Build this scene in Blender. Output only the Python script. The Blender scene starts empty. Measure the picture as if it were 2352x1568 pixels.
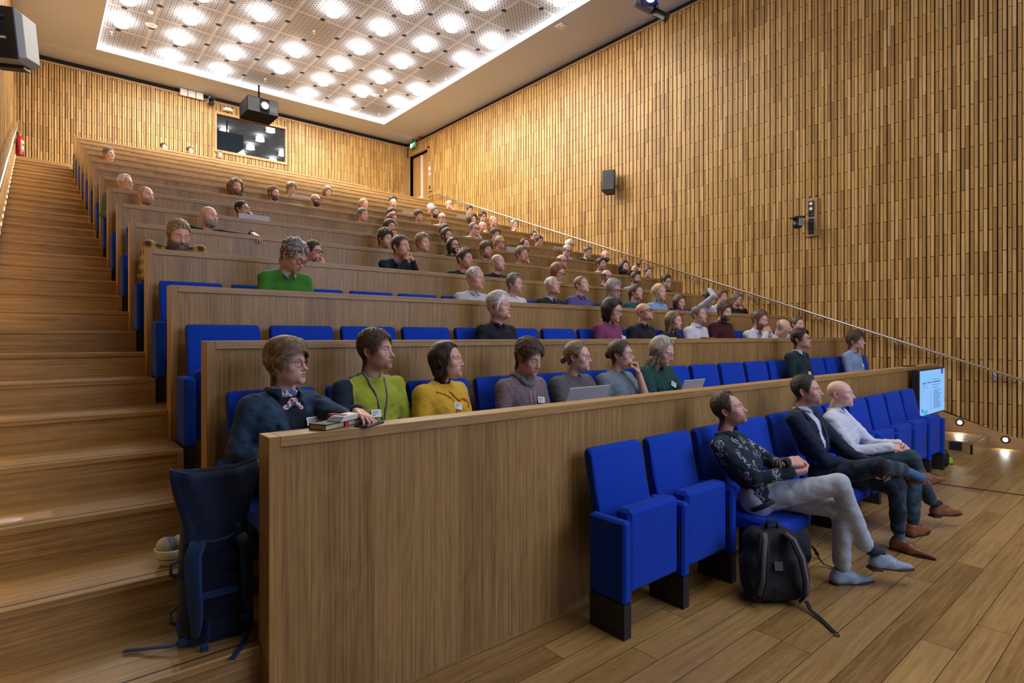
# lecture hall with raked rows: units metres, x along the rows, y up the rake, camera at x=y=0
LAMP,SCREENP,FRONTP,STAGEP,WASH,EXPO,DRUM=1.3,300,90,170,9,0.0,38
import bpy, math, random
import numpy as np
from mathutils import Vector, Matrix, Euler
R = math.radians
C = bpy.context.scene.collection
random.seed(7); rng = np.random.default_rng(7)

# ---------------------------------------------------------------- objects
def tag(o, label=None, cat=None, group=None, kind=None):
    if label: o['label'] = label
    if cat: o['category'] = cat
    if group: o['group'] = group
    if kind: o['kind'] = kind
    return o
def empty(name, loc=(0,0,0), rz=0, label=None, cat=None, group=None, kind=None):
    o = bpy.data.objects.new(name, None); C.objects.link(o)
    o.empty_display_size = .1
    o.location = loc; o.rotation_euler = (0,0,rz)
    return tag(o, label, cat, group, kind)
def link(name, me, parent=None):
    o = bpy.data.objects.new(name, me); C.objects.link(o)
    if parent: o.parent = parent
    return o
def copy_tree(o, parent=None):
    c = o.copy(); C.objects.link(c)
    if parent: c.parent = parent
    for ch in list(o.children): copy_tree(ch, c)
    return c

class MB:
    """collects geometry with material slots, builds one mesh"""
    def __init__(s): s.v=[]; s.f=[]; s.m=[]; s.n=0; s.sm=[]
    def add(s, v, f, m=0, smooth=False, M=None):
        v = np.asarray(v, float).reshape(-1,3)
        if M is not None:
            A = np.array(M); v = v @ A[:3,:3].T + A[:3,3]
        s.v.append(v)
        s.f += [tuple(int(i)+s.n for i in q) for q in f]
        s.m += [m]*len(f); s.sm += [smooth]*len(f); s.n += len(v)
        return s
    def box(s, a, b, m=0, M=None, ch=0):
        x0,y0,z0 = a; x1,y1,z1 = b
        if x0>x1: x0,x1=x1,x0
        if y0>y1: y0,y1=y1,y0
        if z0>z1: z0,z1=z1,z0
        if ch <= 0:
            v=[(x0,y0,z0),(x1,y0,z0),(x1,y1,z0),(x0,y1,z0),(x0,y0,z1),(x1,y0,z1),(x1,y1,z1),(x0,y1,z1)]
            f=[(0,3,2,1),(4,5,6,7),(0,1,5,4),(1,2,6,5),(2,3,7,6),(3,0,4,7)]
            return s.add(v,f,m,False,M)
        c=min(ch,(x1-x0)/2.01,(y1-y0)/2.01,(z1-z0)/2.01)
        v=[]; idx={}
        for i,(X,sx) in enumerate(((x0,1),(x1,-1))):
            for j,(Y,sy) in enumerate(((y0,1),(y1,-1))):
                for k,(Z,sz) in enumerate(((z0,1),(z1,-1))):
                    for ax in range(3):
                        p=[X+sx*c,Y+sy*c,Z+sz*c]
                        p[ax]=(X,Y,Z)[ax]
                        idx[i,j,k,ax]=len(v); v.append(p)
        f=[]
        def q(a,b,c_,d): f.append((a,b,c_,d))
        for i in (0,1):
            r=[idx[i,0,0,0],idx[i,1,0,0],idx[i,1,1,0],idx[i,0,1,0]]; f.append(tuple(r if i else r[::-1]))
        for j in (0,1):
            r=[idx[0,j,0,1],idx[1,j,0,1],idx[1,j,1,1],idx[0,j,1,1]]; f.append(tuple(r[::-1] if j else r))
        for k in (0,1):
            r=[idx[0,0,k,2],idx[1,0,k,2],idx[1,1,k,2],idx[0,1,k,2]]; f.append(tuple(r if k else r[::-1]))
        for i in (0,1):
            for j in (0,1):
                r=[idx[i,j,0,0],idx[i,j,1,0],idx[i,j,1,1],idx[i,j,0,1]]; f.append(tuple(r if i!=j else r[::-1]))
        for i in (0,1):
            for k in (0,1):
                r=[idx[i,0,k,0],idx[i,1,k,0],idx[i,1,k,2],idx[i,0,k,2]]; f.append(tuple(r[::-1] if i!=k else r))
        for j in (0,1):
            for k in (0,1):
                r=[idx[0,j,k,1],idx[1,j,k,1],idx[1,j,k,2],idx[0,j,k,2]]; f.append(tuple(r if j!=k else r[::-1]))
        for i in (0,1):
            for j in (0,1):
                for k in (0,1):
                    r=[idx[i,j,k,0],idx[i,j,k,1],idx[i,j,k,2]]
                    f.append(tuple(r if (i+j+k)%2 else r[::-1]))
        return s.add(v,f,m,False,M)
    def tube(s, pts, r, m=0, n=10, cap=True, M=None, flat=None, up=None):
        """tube along pts; r scalar or list; flat=(w,h) for a strap"""
        P=[Vector(p) for p in pts]; N=len(P)
        rr = r if hasattr(r,'__len__') else [r]*N
        v=[]; prev=None
        for i,p in enumerate(P):
            t=(P[min(i+1,N-1)]-P[max(i-1,0)])
            if t.length<1e-9: t=Vector((0,0,1))
            t.normalize()
            if prev is None:
                a=Vector(up) if up is not None else (Vector((0,0,1)) if abs(t.z)<.9 else Vector((1,0,0)))
            else: a=prev
            b=t.cross(a)
            if b.length<1e-6: a=Vector((0,1,0)); b=t.cross(a)
            b.normalize(); a=b.cross(t).normalized(); prev=a
            for k in range(n):
                th=2*math.pi*k/n
                if flat:
                    cc,ss=math.cos(th),math.sin(th)
                    e=.35
                    cx=math.copysign(abs(cc)**e,cc)*flat[0]*(rr[i]); cy=math.copysign(abs(ss)**e,ss)*flat[1]
                    v.append(tuple(p+b*cx+a*cy))
                else:
                    v.append(tuple(p+b*(math.cos(th)*rr[i])+a*(math.sin(th)*rr[i])))
        f=[]
        for i in range(N-1):
            for k in range(n):
                k2=(k+1)%n
                f.append((i*n+k,i*n+k2,(i+1)*n+k2,(i+1)*n+k))
        s.add(v,f,m,True,M)
        if cap:
            base=s.n-len(v)
            s.f.append(tuple(base+k for k in range(n))[::-1]); s.f.append(tuple(base+(N-1)*n+k for k in range(n)))
            s.m+=[m,m]; s.sm+=[False,False]
        return s
    def cyl(s, a, b, r, m=0, n=16, r2=None, M=None):
        return s.tube([a,b],[r, r if r2 is None else r2],m,n,True,M)
    def lathe(s, prof, m=0, n=24, M=None, smooth=True):
        """prof: list of (r,z)"""
        v=[];f=[]
        for (r,z) in prof:
            for k in range(n):
                th=2*math.pi*k/n; v.append((r*math.cos(th),r*math.sin(th),z))
        for i in range(len(prof)-1):
            for k in range(n):
                k2=(k+1)%n; f.append((i*n+k,i*n+k2,(i+1)*n+k2,(i+1)*n+k))
        return s.add(v,f,m,smooth,M)
    def prism(s, poly, z0, z1, m=0, M=None, smooth=False):
        n=len(poly); v=[(x,y,z0) for x,y in poly]+[(x,y,z1) for x,y in poly]
        f=[tuple(range(n))[::-1],tuple(range(n,2*n))]+[(i,(i+1)%n,n+(i+1)%n,n+i) for i in range(n)]
        return s.add(v,f,m,smooth,M)
    def mesh(s, name, mats, cols=None):
        me=bpy.data.meshes.new(name)
        V=np.concatenate(s.v) if s.v else np.zeros((0,3))
        me.from_pydata(V.tolist(),[],s.f)
        for mt in (mats if isinstance(mats,(list,tuple)) else [mats]): me.materials.append(mt)
        me.polygons.foreach_set('material_index',s.m)
        me.polygons.foreach_set('use_smooth',s.sm)
        me.update()
        return me
    def build(s, name, mats, parent=None, bevel=0, seg=2):
        o=link(name,s.mesh(name,mats),parent)
        if bevel:
            b=o.modifiers.new('Bevel','BEVEL'); b.width=bevel; b.segments=seg; b.limit_method='ANGLE'; b.angle_limit=R(40)
            b.harden_normals=False
        return o

def mesh_np(name, V, F, mats, smooth=True, col=None, mi=None):
    me=bpy.data.meshes.new(name)
    me.from_pydata(np.asarray(V).tolist(),[],np.asarray(F).tolist() if isinstance(F,np.ndarray) else F)
    for mt in (mats if isinstance(mats,(list,tuple)) else [mats]): me.materials.append(mt)
    if smooth: me.polygons.foreach_set('use_smooth',[True]*len(me.polygons))
    if mi is not None: me.polygons.foreach_set('material_index',mi)
    if col is not None:
        a=me.color_attributes.new('col','FLOAT_COLOR','POINT')
        c=np.ones((len(V),4),np.float32); c[:,:3]=col
        a.data.foreach_set('color',c.ravel())
    me.update()
    return me

# ---------------------------------------------------------------- materials
def newmat(name):
    m=bpy.data.materials.new(name); m.use_nodes=True
    nt=m.node_tree; nt.nodes.clear()
    o=nt.nodes.new('ShaderNodeOutputMaterial'); p=nt.nodes.new('ShaderNodeBsdfPrincipled')
    nt.links.new(p.outputs[0],o.inputs[0])
    return m,nt,p
def N(nt,t,**k):
    n=nt.nodes.new(t)
    for a,b in k.items(): setattr(n,a,b)
    return n
def L(nt,a,b): nt.links.new(a,b)
def mth(nt,op,a,b=None,c=None):
    n=N(nt,'ShaderNodeMath',operation=op)
    for i,x in enumerate((a,b,c)):
        if x is None: continue
        if isinstance(x,(int,float)): n.inputs[i].default_value=x
        else: L(nt,x,n.inputs[i])
    return n.outputs[0]
def mixc(nt,f,a,b,mode='MIX'):
    n=N(nt,'ShaderNodeMix',data_type='RGBA',blend_type=mode)
    for s,x in ((n.inputs[0],f),(n.inputs[6],a),(n.inputs[7],b)):
        if isinstance(x,(int,float)): s.default_value=x
        elif isinstance(x,tuple): s.default_value=(x+(1,))[:4]
        else: L(nt,x,s)
    return n.outputs[2]
def coords(nt,scale=(1,1,1),kind='Object'):
    t=N(nt,'ShaderNodeTexCoord'); mp=N(nt,'ShaderNodeMapping'); mp.inputs['Scale'].default_value=scale
    L(nt,t.outputs[kind],mp.inputs[0]); return mp.outputs[0]
def noise(nt,vec,scale=5,detail=3,rough=.5,dist=0):
    n=N(nt,'ShaderNodeTexNoise'); n.inputs['Scale'].default_value=scale; n.inputs['Detail'].default_value=detail
    n.inputs['Roughness'].default_value=rough; n.inputs['Distortion'].default_value=dist
    L(nt,vec,n.inputs['Vector']); return n.outputs[0]
def ramp(nt,f,*st):
    n=N(nt,'ShaderNodeValToRGB'); e=n.color_ramp.elements
    while len(e)<len(st): e.new(.5)
    for i,(p,c) in enumerate(st):
        e[i].position=p; e[i].color=(c+(1,))[:4] if isinstance(c,tuple) else (c,c,c,1)
    L(nt,f,n.inputs[0]); return n.outputs[0]
def bump(nt,p,h,strength=.2,dist=.01):
    b=N(nt,'ShaderNodeBump'); b.inputs['Strength'].default_value=strength; b.inputs['Distance'].default_value=dist
    L(nt,h,b.inputs['Height']); L(nt,b.outputs[0],p.inputs['Normal'])
def plain(name,c,rough=.5,metal=0,**k):
    m,nt,p=newmat(name); p.inputs['Base Color'].default_value=(c+(1,))[:4]
    p.inputs['Roughness'].default_value=rough; p.inputs['Metallic'].default_value=metal
    for a,b in k.items(): p.inputs[a.replace('_',' ')].default_value=b
    return m
def emit(name,c,s):
    m,nt,p=newmat(name); p.inputs['Base Color'].default_value=(c+(1,))[:4]
    p.inputs['Emission Color'].default_value=(c+(1,))[:4]; p.inputs['Emission Strength'].default_value=s
    return m
def veneer(name, dark, light, axis='z', strip=.21, contrast=.5, rough=.42, gl=1.2):
    """oak veneer, grain along axis, leaves of width `strip` across x (or z for horizontal grain)"""
    m,nt,p=newmat(name)
    t=N(nt,'ShaderNodeTexCoord'); sp=N(nt,'ShaderNodeSeparateXYZ'); L(nt,t.outputs['Object'],sp.inputs[0])
    X,Y,Z=sp.outputs
    if axis=='z': along,acr,oth=Z,X,Y
    elif axis=='x': along,acr,oth=X,Z,Y
    else: along,acr,oth=Y,X,Z
    a2=mth(nt,'ADD',acr,mth(nt,'MULTIPLY',oth,1.0))
    cell=mth(nt,'FLOOR',mth(nt,'DIVIDE',a2,strip))
    wn=N(nt,'ShaderNodeTexWhiteNoise',noise_dimensions='1D'); L(nt,cell,wn.inputs['W'])
    cb=N(nt,'ShaderNodeCombineXYZ')
    L(nt,mth(nt,'MULTIPLY',acr,85),cb.inputs[0]); L(nt,mth(nt,'MULTIPLY',oth,85),cb.inputs[1])
    L(nt,mth(nt,'ADD',mth(nt,'MULTIPLY',along,gl),mth(nt,'MULTIPLY',wn.outputs[0],37)),cb.inputs[2])
    g=noise(nt,cb.outputs[0],1.0,4,.62,.35)
    cb2=N(nt,'ShaderNodeCombineXYZ')
    L(nt,mth(nt,'MULTIPLY',acr,190),cb2.inputs[0]); L(nt,mth(nt,'MULTIPLY',oth,190),cb2.inputs[1]); L(nt,mth(nt,'MULTIPLY',along,7),cb2.inputs[2])
    pores=noise(nt,cb2.outputs[0],1.0,2,.5)
    # cathedral figure
    cb3=N(nt,'ShaderNodeCombineXYZ')
    L(nt,mth(nt,'MULTIPLY',acr,5),cb3.inputs[0]); L(nt,mth(nt,'MULTIPLY',oth,5),cb3.inputs[1]); L(nt,mth(nt,'ADD',mth(nt,'MULTIPLY',along,.9),mth(nt,'MULTIPLY',wn.outputs[0],91)),cb3.inputs[2])
    fig=noise(nt,cb3.outputs[0],1.0,2,.5)
    rings=mth(nt,'SINE',mth(nt,'MULTIPLY',fig,70.0))
    k=mth(nt,'ADD',mth(nt,'MULTIPLY',g,1.0),mth(nt,'MULTIPLY',rings,.035))
    k=mth(nt,'ADD',k,mth(nt,'MULTIPLY',mth(nt,'SUBTRACT',wn.outputs[0],.5),.28*contrast))
    k=mth(nt,'ADD',k,mth(nt,'MULTIPLY',mth(nt,'SUBTRACT',pores,.5),.5*contrast))
    col=ramp(nt,k,(.25,dark),(.72,light))
    L(nt,col,p.inputs['Base Color'])
    p.inputs['Roughness'].default_value=rough
    bump(nt,p,pores,.12,.002)
    return m
# ---------------------------------------------------------------- layout numbers
EYE=1.6
NB=15
def BY(k): return 2.329+(k-1)*1.0473        # front face of desk partition k
def BH(k): return 1.2018+(k-1)*.3719        # its top
def FZ(k): return 0.0 if k==0 else .35+(k-1)*.3719   # floor of the row behind partition k
XL,XR=.709,9.905
WL,WR,WB,ZC=-.35,10.65,18.74,8.73
STEP=.18595
def SZ(n): return .164+(n-1)*STEP
def SY(n): return 1.90+(n-1)*.52365
ST0=-6.0                                     # stage side end of the room

oak_d,oak_l=(.20,.105,.042),(.50,.32,.155)
M={}
M['panel']=veneer('oak_veneer_panel',(.175,.094,.028),(.43,.258,.088),'z',.23,.55)
M['rail']=veneer('oak_rail',(.25,.14,.045),(.50,.31,.115),'x',.9,.5)
M['end']=veneer('oak_end',(.26,.13,.035),(.46,.27,.09),'z',.4,.5)
M['step']=veneer('oak_step',(.19,.102,.030),(.45,.275,.10),'x',.35,.5,.38)
M['plainoak']=veneer('oak_plain',(.26,.15,.055),(.50,.32,.145),'z',.3,.5)
M['oakx']=veneer('oak_trim_x',(.30,.17,.07),(.52,.33,.15),'x',.3,.5)
M['oaky']=veneer('oak_trim_y',(.30,.17,.07),(.52,.33,.15),'y',.3,.5)
M['door']=veneer('oak_door',(.34,.18,.05),(.52,.30,.095),'z',.5,.5)
M['black']=plain('black_metal',(.012,.012,.013),.45)
M['blackplastic']=plain('black_plastic',(.018,.02,.024),.4)
M['dark']=plain('dark_void',(.006,.007,.012),.8)
M['steel']=plain('brushed_steel',(.72,.72,.72),.28,1)
M['white']=plain('white_plastic',(.8,.8,.8),.4)
M['strip']=plain('dark_inlay',(.03,.03,.035),.5)
def slatmat():
    m,nt,p=newmat('slat_oak')
    g=N(nt,'ShaderNodeNewGeometry')
    r=g.outputs['Random Per Island']
    c=ramp(nt,r,(0,(.33,.175,.05)),(.2,(.43,.245,.073)),(.5,(.51,.300,.092)),(.8,(.56,.340,.112)),(1,(.66,.43,.17)))
    t=N(nt,'ShaderNodeTexCoord'); mp=N(nt,'ShaderNodeMapping'); mp.inputs['Scale'].default_value=(60,60,3)
    L(nt,t.outputs['Object'],mp.inputs[0])
    sh=N(nt,'ShaderNodeVectorMath',operation='ADD'); L(nt,mp.outputs[0],sh.inputs[0]); 
    cb=N(nt,'ShaderNodeCombineXYZ'); L(nt,mth(nt,'MULTIPLY',r,50),cb.inputs[2]); L(nt,cb.outputs[0],sh.inputs[1])
    n=noise(nt,sh.outputs[0],1,4,.6,.4)
    k=ramp(nt,n,(.3,.72),(.7,1.12))
    L(nt,mixc(nt,1.0,c,k,'MULTIPLY'),p.inputs['Base Color'])
    p.inputs['Roughness'].default_value=.45
    return m
M['slat']=slatmat()
def floormat():
    m,nt,p=newmat('oak_plank_floor')
    t=N(nt,'ShaderNodeTexCoord'); sp=N(nt,'ShaderNodeSeparateXYZ'); L(nt,t.outputs['Object'],sp.inputs[0])
    X,Y,Z=sp.outputs; W=.1545; LEN=2.2
    yy=mth(nt,'ADD',Y,.0035+W*40-.617+W*0)
    row=mth(nt,'FLOOR',mth(nt,'DIVIDE',yy,W)); fy=mth(nt,'FRACT',mth(nt,'DIVIDE',yy,W))
    w1=N(nt,'ShaderNodeTexWhiteNoise',noise_dimensions='1D'); L(nt,row,w1.inputs['W'])
    xx=mth(nt,'ADD',mth(nt,'ADD',X,30),mth(nt,'MULTIPLY',w1.outputs[0],LEN*3.7))
    colx=mth(nt,'FLOOR',mth(nt,'DIVIDE',xx,LEN)); fx=mth(nt,'FRACT',mth(nt,'DIVIDE',xx,LEN))
    cb=N(nt,'ShaderNodeCombineXYZ'); L(nt,row,cb.inputs[0]); L(nt,colx,cb.inputs[1])
    w2=N(nt,'ShaderNodeTexWhiteNoise',noise_dimensions='2D'); L(nt,cb.outputs[0],w2.inputs['Vector'])
    r=w2.outputs[0]
    c3=N(nt,'ShaderNodeCombineXYZ'); L(nt,mth(nt,'ADD',mth(nt,'MULTIPLY',X,1.6),mth(nt,'MULTIPLY',r,60)),c3.inputs[0]); L(nt,mth(nt,'MULTIPLY',Y,42),c3.inputs[1]); L(nt,mth(nt,'MULTIPLY',r,33),c3.inputs[2])
    g=noise(nt,c3.outputs[0],1,5,.65,.6)
    c4=N(nt,'ShaderNodeCombineXYZ'); L(nt,mth(nt,'ADD',mth(nt,'MULTIPLY',X,1.1),mth(nt,'MULTIPLY',r,20)),c4.inputs[0]); L(nt,mth(nt,'MULTIPLY',Y,7),c4.inputs[1]); L(nt,mth(nt,'MULTIPLY',r,9),c4.inputs[2])
    fg=noise(nt,c4.outputs[0],1,2,.5,1.0)
    rings=mth(nt,'SINE',mth(nt,'MULTIPLY',fg,60))
    k=mth(nt,'ADD',g,mth(nt,'MULTIPLY',rings,.05)); k=mth(nt,'ADD',k,mth(nt,'MULTIPLY',mth(nt,'SUBTRACT',r,.5),.42))
    col=ramp(nt,k,(.2,(.19,.100,.028)),(.5,(.30,.175,.055)),(.85,(.41,.255,.09)))
    # joints
    j1=mth(nt,'LESS_THAN',fy,.022); j2=mth(nt,'LESS_THAN',fx,.0016)
    j=mth(nt,'MAXIMUM',j1,j2)
    col=mixc(nt,j,col,(.02,.012,.006))
    L(nt,col,p.inputs['Base Color'])
    p.inputs['Roughness'].default_value=.36
    rr=ramp(nt,g,(.2,.30),(.8,.48)); L(nt,rr,p.inputs['Roughness'])
    bump(nt,p,mth(nt,'SUBTRACT',mth(nt,'MULTIPLY',g,.15),j),.25,.003)
    return m
M['floor']=floormat()
M['ceil']=plain('plaster_taupe',(.56,.62,.78),.8)
def perfmat():
    m,nt,p=newmat('perforated_panel')
    t=N(nt,'ShaderNodeTexCoord'); sp=N(nt,'ShaderNodeSeparateXYZ'); L(nt,t.outputs['Object'],sp.inputs[0])
    X,Y,Z=sp.outputs; T=1.1875
    def cells(period,off,rad,px=None):
        x=mth(nt,'SUBTRACT',mth(nt,'FRACT',mth(nt,'DIVIDE',mth(nt,'ADD',X,off+100*period),period)),.5)
        y=mth(nt,'SUBTRACT',mth(nt,'FRACT',mth(nt,'DIVIDE',mth(nt,'ADD',Y,off+100*period),period)),.5)
        d=mth(nt,'SQRT',mth(nt,'ADD',mth(nt,'MULTIPLY',x,x),mth(nt,'MULTIPLY',y,y)))
        return mth(nt,'LESS_THAN',d,rad/period)
    P=T/12
    d1=cells(P,0,.017); d2=cells(P,P/2,.012); d3=cells(P/2,P/4,.006)
    d=mth(nt,'MAXIMUM',mth(nt,'MAXIMUM',d1,d2),d3)
    # panel joints: tile T, no holes next to the joints
    fx=mth(nt,'ABSOLUTE',mth(nt,'SUBTRACT',mth(nt,'FRACT',mth(nt,'DIVIDE',mth(nt,'ADD',X,50*T-1.56+T/2),T)),.5))
    fy=mth(nt,'ABSOLUTE',mth(nt,'SUBTRACT',mth(nt,'FRACT',mth(nt,'DIVIDE',mth(nt,'ADD',Y,50*T-17.05+T/2),T)),.5))
    edge=mth(nt,'MAXIMUM',fx,fy)
    free=mth(nt,'LESS_THAN',edge,.465)
    d=mth(nt,'MULTIPLY',d,free)
    joint=mth(nt,'GREATER_THAN',edge,.4955)
    col=mixc(nt,d,(.40,.41,.45),(.008,.008,.008)); col=mixc(nt,joint,col,(.85,.84,.82))
    L(nt,col,p.inputs['Base Color']); p.inputs['Roughness'].default_value=.7
    return m
M['perf']=perfmat()

def S(o): o['kind']='structure'; return o
# stage floor
S(MB().box((WL-.3,ST0,-.2),(WR+.3,BY(1)+.13,0)).build('floor',M['floor']))
# terraces carrying the rows
b=MB()
for k in range(1,NB+1):
    y1=BY(k+1)+.02 if k<NB else SY(32)
    b.box((XL,BY(k)+.129,FZ(k)-.6),(XR,y1,FZ(k)))
S(b.build('floor',M['step']))
landing=SZ(32)
S(MB().box((WL-.05,SY(32),landing-1.0),(WR+.05,WB+.3,landing)).build('floor',M['step']))
# thin dark cable cover across the stage floor
tag(MB().add([(7.485,1.9,.0),(7.505,1.9,.0),(7.77,.2,.0),(7.75,.2,.0),(7.485,1.9,.006),(7.505,1.9,.006),(7.77,.2,.006),(7.75,.2,.006)],[(0,1,2,3)[::-1],(4,5,6,7)[::-1],(0,1,5,4),(1,2,6,5),(2,3,7,6),(3,0,4,7)]).build('cable_cover',M['strip']),'thin dark cable cover strip lying across the oak stage floor','cable cover')

# ceiling soffit with rectangular recess
RX0,RX1,RY0,RY1=1.21,9.07,-2.0,17.52
b=MB()
b.box((WL-.3,ST0,ZC),(RX0,WB+.3,ZC+.3)).box((RX1,ST0,ZC),(WR+.3,WB+.3,ZC+.3)).box((RX0,RY1,ZC),(RX1,WB+.3,ZC+.3)).box((RX0,ST0,ZC),(RX1,RY0,ZC+.3))
S(b.build('ceiling',M['ceil']))
PZ=ZC+.16
S(MB().box((RX0-.02,RY0-.02,PZ),(RX1+.02,RY1+.02,PZ+.05)).build('ceiling',M['perf']))
M['cove']=emit('cove_strip',(1,.97,.92),3.0)
b=MB(); e=.02
b.box((RX0,RY1-e,ZC+.005),(RX1,RY1,PZ-.02)).box((RX1-e,RY0,ZC+.005),(RX1,RY1,PZ-.02)).box((RX0,RY0,ZC+.005),(RX0+e,RY1,PZ-.02))
tag(b.build('cove_light',M['cove']),'bright white strip of light around the edge of the recessed ceiling','cove light')
M['seam']=plain('ceiling_seam',(.3,.26,.22),.8)

# shell walls (dark, behind the slats) and gap under the ceiling
def wall(name,a,bb,mat=None): return S(MB().box(a,bb).build(name,mat or M['dark']))
wall('wall_back',(WL-.3,WB+.06,-.2),(WR+.3,WB+.3,ZC+.3))
wall('wall_stage',(WL-.3,ST0-.2,-.2),(WR+.3,ST0,ZC+.3),M['ceil'])
DY0,DY1,DZ1=17.28,18.62,landing+2.27
b=MB(); b.box((WR+.06,ST0,-.2),(WR+.3,DY0,ZC+.3)).box((WR+.06,DY0,DZ1),(WR+.3,DY1,ZC+.3)).box((WR+.06,DY1,-.2),(WR+.3,WB+.3,ZC+.3)).box((WR+.3,ST0,-.2),(WR+.34,WB+.3,ZC+.3))
S(b.build('wall_right',M['dark']))
# the left wall ends short of the camera side so the view is free
wall('wall_left',(WL-.3,ST0,-.2),(WL-.06,WB+.3,ZC+.3))

def slats(name, p0, p1, zlo, zhi, plane, axis, inward, pitch=.0535, holes=()):
    """one mesh of staggered slats; zlo may be a function of position"""
    V=[];F=[];n=0
    cnt=int((p1-p0)/pitch); r=random.Random(hash(name)%97 if False else len(name)*13)
    pc=.63
    for i in range(cnt):
        a=p0+i*pitch; w=pitch*(.76 if i%2 else .72)
        if i%2==0: a+=pitch*.08
        dep=(.060,.050,.062,.048)[i%4]
        lo=zlo(a) if callable(zlo) else zlo
        top=zhi
        off=(0,.315,.16,.47)[i%4] if False else (.0 if i%2 else .315)
        z=math.floor((lo-off)/pc)*pc+off
        while z<top:
            z0=max(z,lo)+.0; z1=min(z+pc-.009,top)
            segs=[(z0,z1)]
            for (ha,hb,hz0,hz1) in holes:
                if a+w>ha and a<hb:
                    ns=[]
                    for (s0,s1) in segs:
                        if s1<=hz0 or s0>=hz1: ns.append((s0,s1)); continue
                        if s0<hz0: ns.append((s0,hz0))
                        if s1>hz1: ns.append((hz1,s1))
                    segs=ns
            for (s0,s1) in segs:
                if s1-s0<.02: continue
                d0=plane+.06*-inward; d1=plane+(dep-.06)*inward
                q0,q1=min(d0,d1),max(d0,d1)
                if axis=='y': c=[(q0,a),(q1,a),(q1,a+w),(q0,a+w)]
                else: c=[(a,q0),(a+w,q0),(a+w,q1),(a,q1)]
                V+= [(x,y,s0) for x,y in c]+[(x,y,s1) for x,y in c]
                F+= [(n,n+3,n+2,n+1),(n+4,n+5,n+6,n+7),(n,n+1,n+5,n+4),(n+1,n+2,n+6,n+5),(n+2,n+3,n+7,n+6),(n+3,n,n+4,n+7)]
                n+=8
            z+=pc
    return S(link(name,mesh_np(name,V,F,M['slat'],smooth=False)))
def strz(y): return max(.165,.165+.3551*(y-1.62)) if y<18.1 else landing
TRZ=8.555
slats('wall_right',-3.0,WB-.02,strz,TRZ,WR,'y',-1,.0535,holes=((DY0-.06,WB,0,DZ1+.06),(17.0,17.2,landing+.75,landing+1.75),(4.27,4.46,3.37,4.07)))
WX0,WX1,WZ0,WZ1=4.21,6.21,7.17,8.24
slats('wall_back',WL+.0,WR,landing,TRZ,WB,'x',-1,.0555,holes=((WX0-.07,WX1+.07,WZ0-.07,WZ1+.07),))
def strl(y): return .3+.3551*(y-1.62) if y>1.62 else .3
slats('wall_left',3.0,WB,lambda y:strl(y)+.05,TRZ,WL,'y',1,.107)
# trims
S(MB().box((WR-.02,-3,TRZ),(WR+.06,WB-.02,TRZ+.045)).build('trim_1',M['oaky']))
S(MB().box((WL,WB-.02,TRZ),(WR,WB+.06,TRZ+.045)).build('trim_2',M['oakx']))
S(MB().box((WL-.06,3,TRZ),(WL+.02,WB-.02,TRZ+.045)).build('trim_3',M['oaky']))
S(MB().box((WR-.13,WB-.015,landing),(WR-.0,WB+.06,TRZ)).build('trim_4',M['plainoak']))
# stringers along the stairs (sloping baseboards)
def stringer(name,xa,xb,f,mat,y0,y1,yb=None):
    b=MB(); pts=[(y0,-.1),(y0,f(y0)),(1.62,f(1.62)),(SY(32),f(SY(32))),(y1,landing+.02 if f is strz else f(SY(32))),(y1,-.1)]
    n=len(pts); v=[(xa,y,z) for y,z in pts]+[(xb,y,z) for y,z in pts]
    fcs=[tuple(range(n)),tuple(range(n,2*n))[::-1]]+[(i,n+i,n+(i+1)%n,(i+1)%n) for i in range(n)]
    b.add(v,fcs); return S(b.build(name,mat))
stringer('baseboard_right',WR-.03,WR+.05,strz,M['oaky'],-3,DY0-.06)
stringer('baseboard_left',WL-.05,WL+.03,lambda y:strl(y)+.05,M['oaky'],3.0,WB)

# control booth window
w=empty('window_1',(0,0,0)); w['kind']='structure'
fr=MB(); t=.07
fr.box((WX0-t,WB-.03,WZ0-t),(WX1+t,WB+.30,WZ0)).box((WX0-t,WB-.03,WZ1),(WX1+t,WB+.30,WZ1+t)).box((WX0-t,WB-.03,WZ0),(WX0,WB+.30,WZ1)).box((WX1,WB-.03,WZ0),(WX1+t,WB+.30,WZ1))
fr.build('window_frame',M['oakx'],w)
gm,nt,p=newmat('booth_glass'); p.inputs['Base Color'].default_value=(.012,.02,.03,1); p.inputs['Roughness'].default_value=.02; p.inputs['Specular IOR Level'].default_value=.8; p.inputs['IOR'].default_value=1.7
MB().box((WX0,WB-.005+.06,WZ0),(WX1,WB+.012+.06,WZ1)).build('pane',gm,w)

# door in the right wall at the top landing
d=empty('door_1',(0,0,0)); d['kind']='structure'
b=MB(); b.box((WR-.03,DY0-.06,landing),(WR+.28,DY0,DZ1+.05)).box((WR-.03,DY1,landing),(WR+.28,WB-.03,DZ1+.05)).box((WR-.03,DY0-.06,DZ1),(WR+.28,WB-.03,DZ1+.05))
b.build('door_frame',M['plainoak'],d)
MB().box((WR+.18,DY0,landing),(WR+.23,17.93,DZ1)).build('door_leaf',M['door'],d)
MB().box((WR+.18,17.97,landing),(WR+.23,DY1,DZ1)).build('door_leaf',M['door'],d)
MB().box((WR+.23,DY0,landing),(WR+.27,DY1,DZ1)).build('back_lining',M['door'],d)
MB().box((WR+.12,17.93,landing),(WR+.2,17.97,DZ1-.05)).build('door_edge_strip',M['white'],d)['label']='white vertical edge strip'
MB().box((WR+.15,18.02,landing+.45),(WR+.18,18.3,landing+.75)).build('push_plate',M['white'],d)

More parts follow.
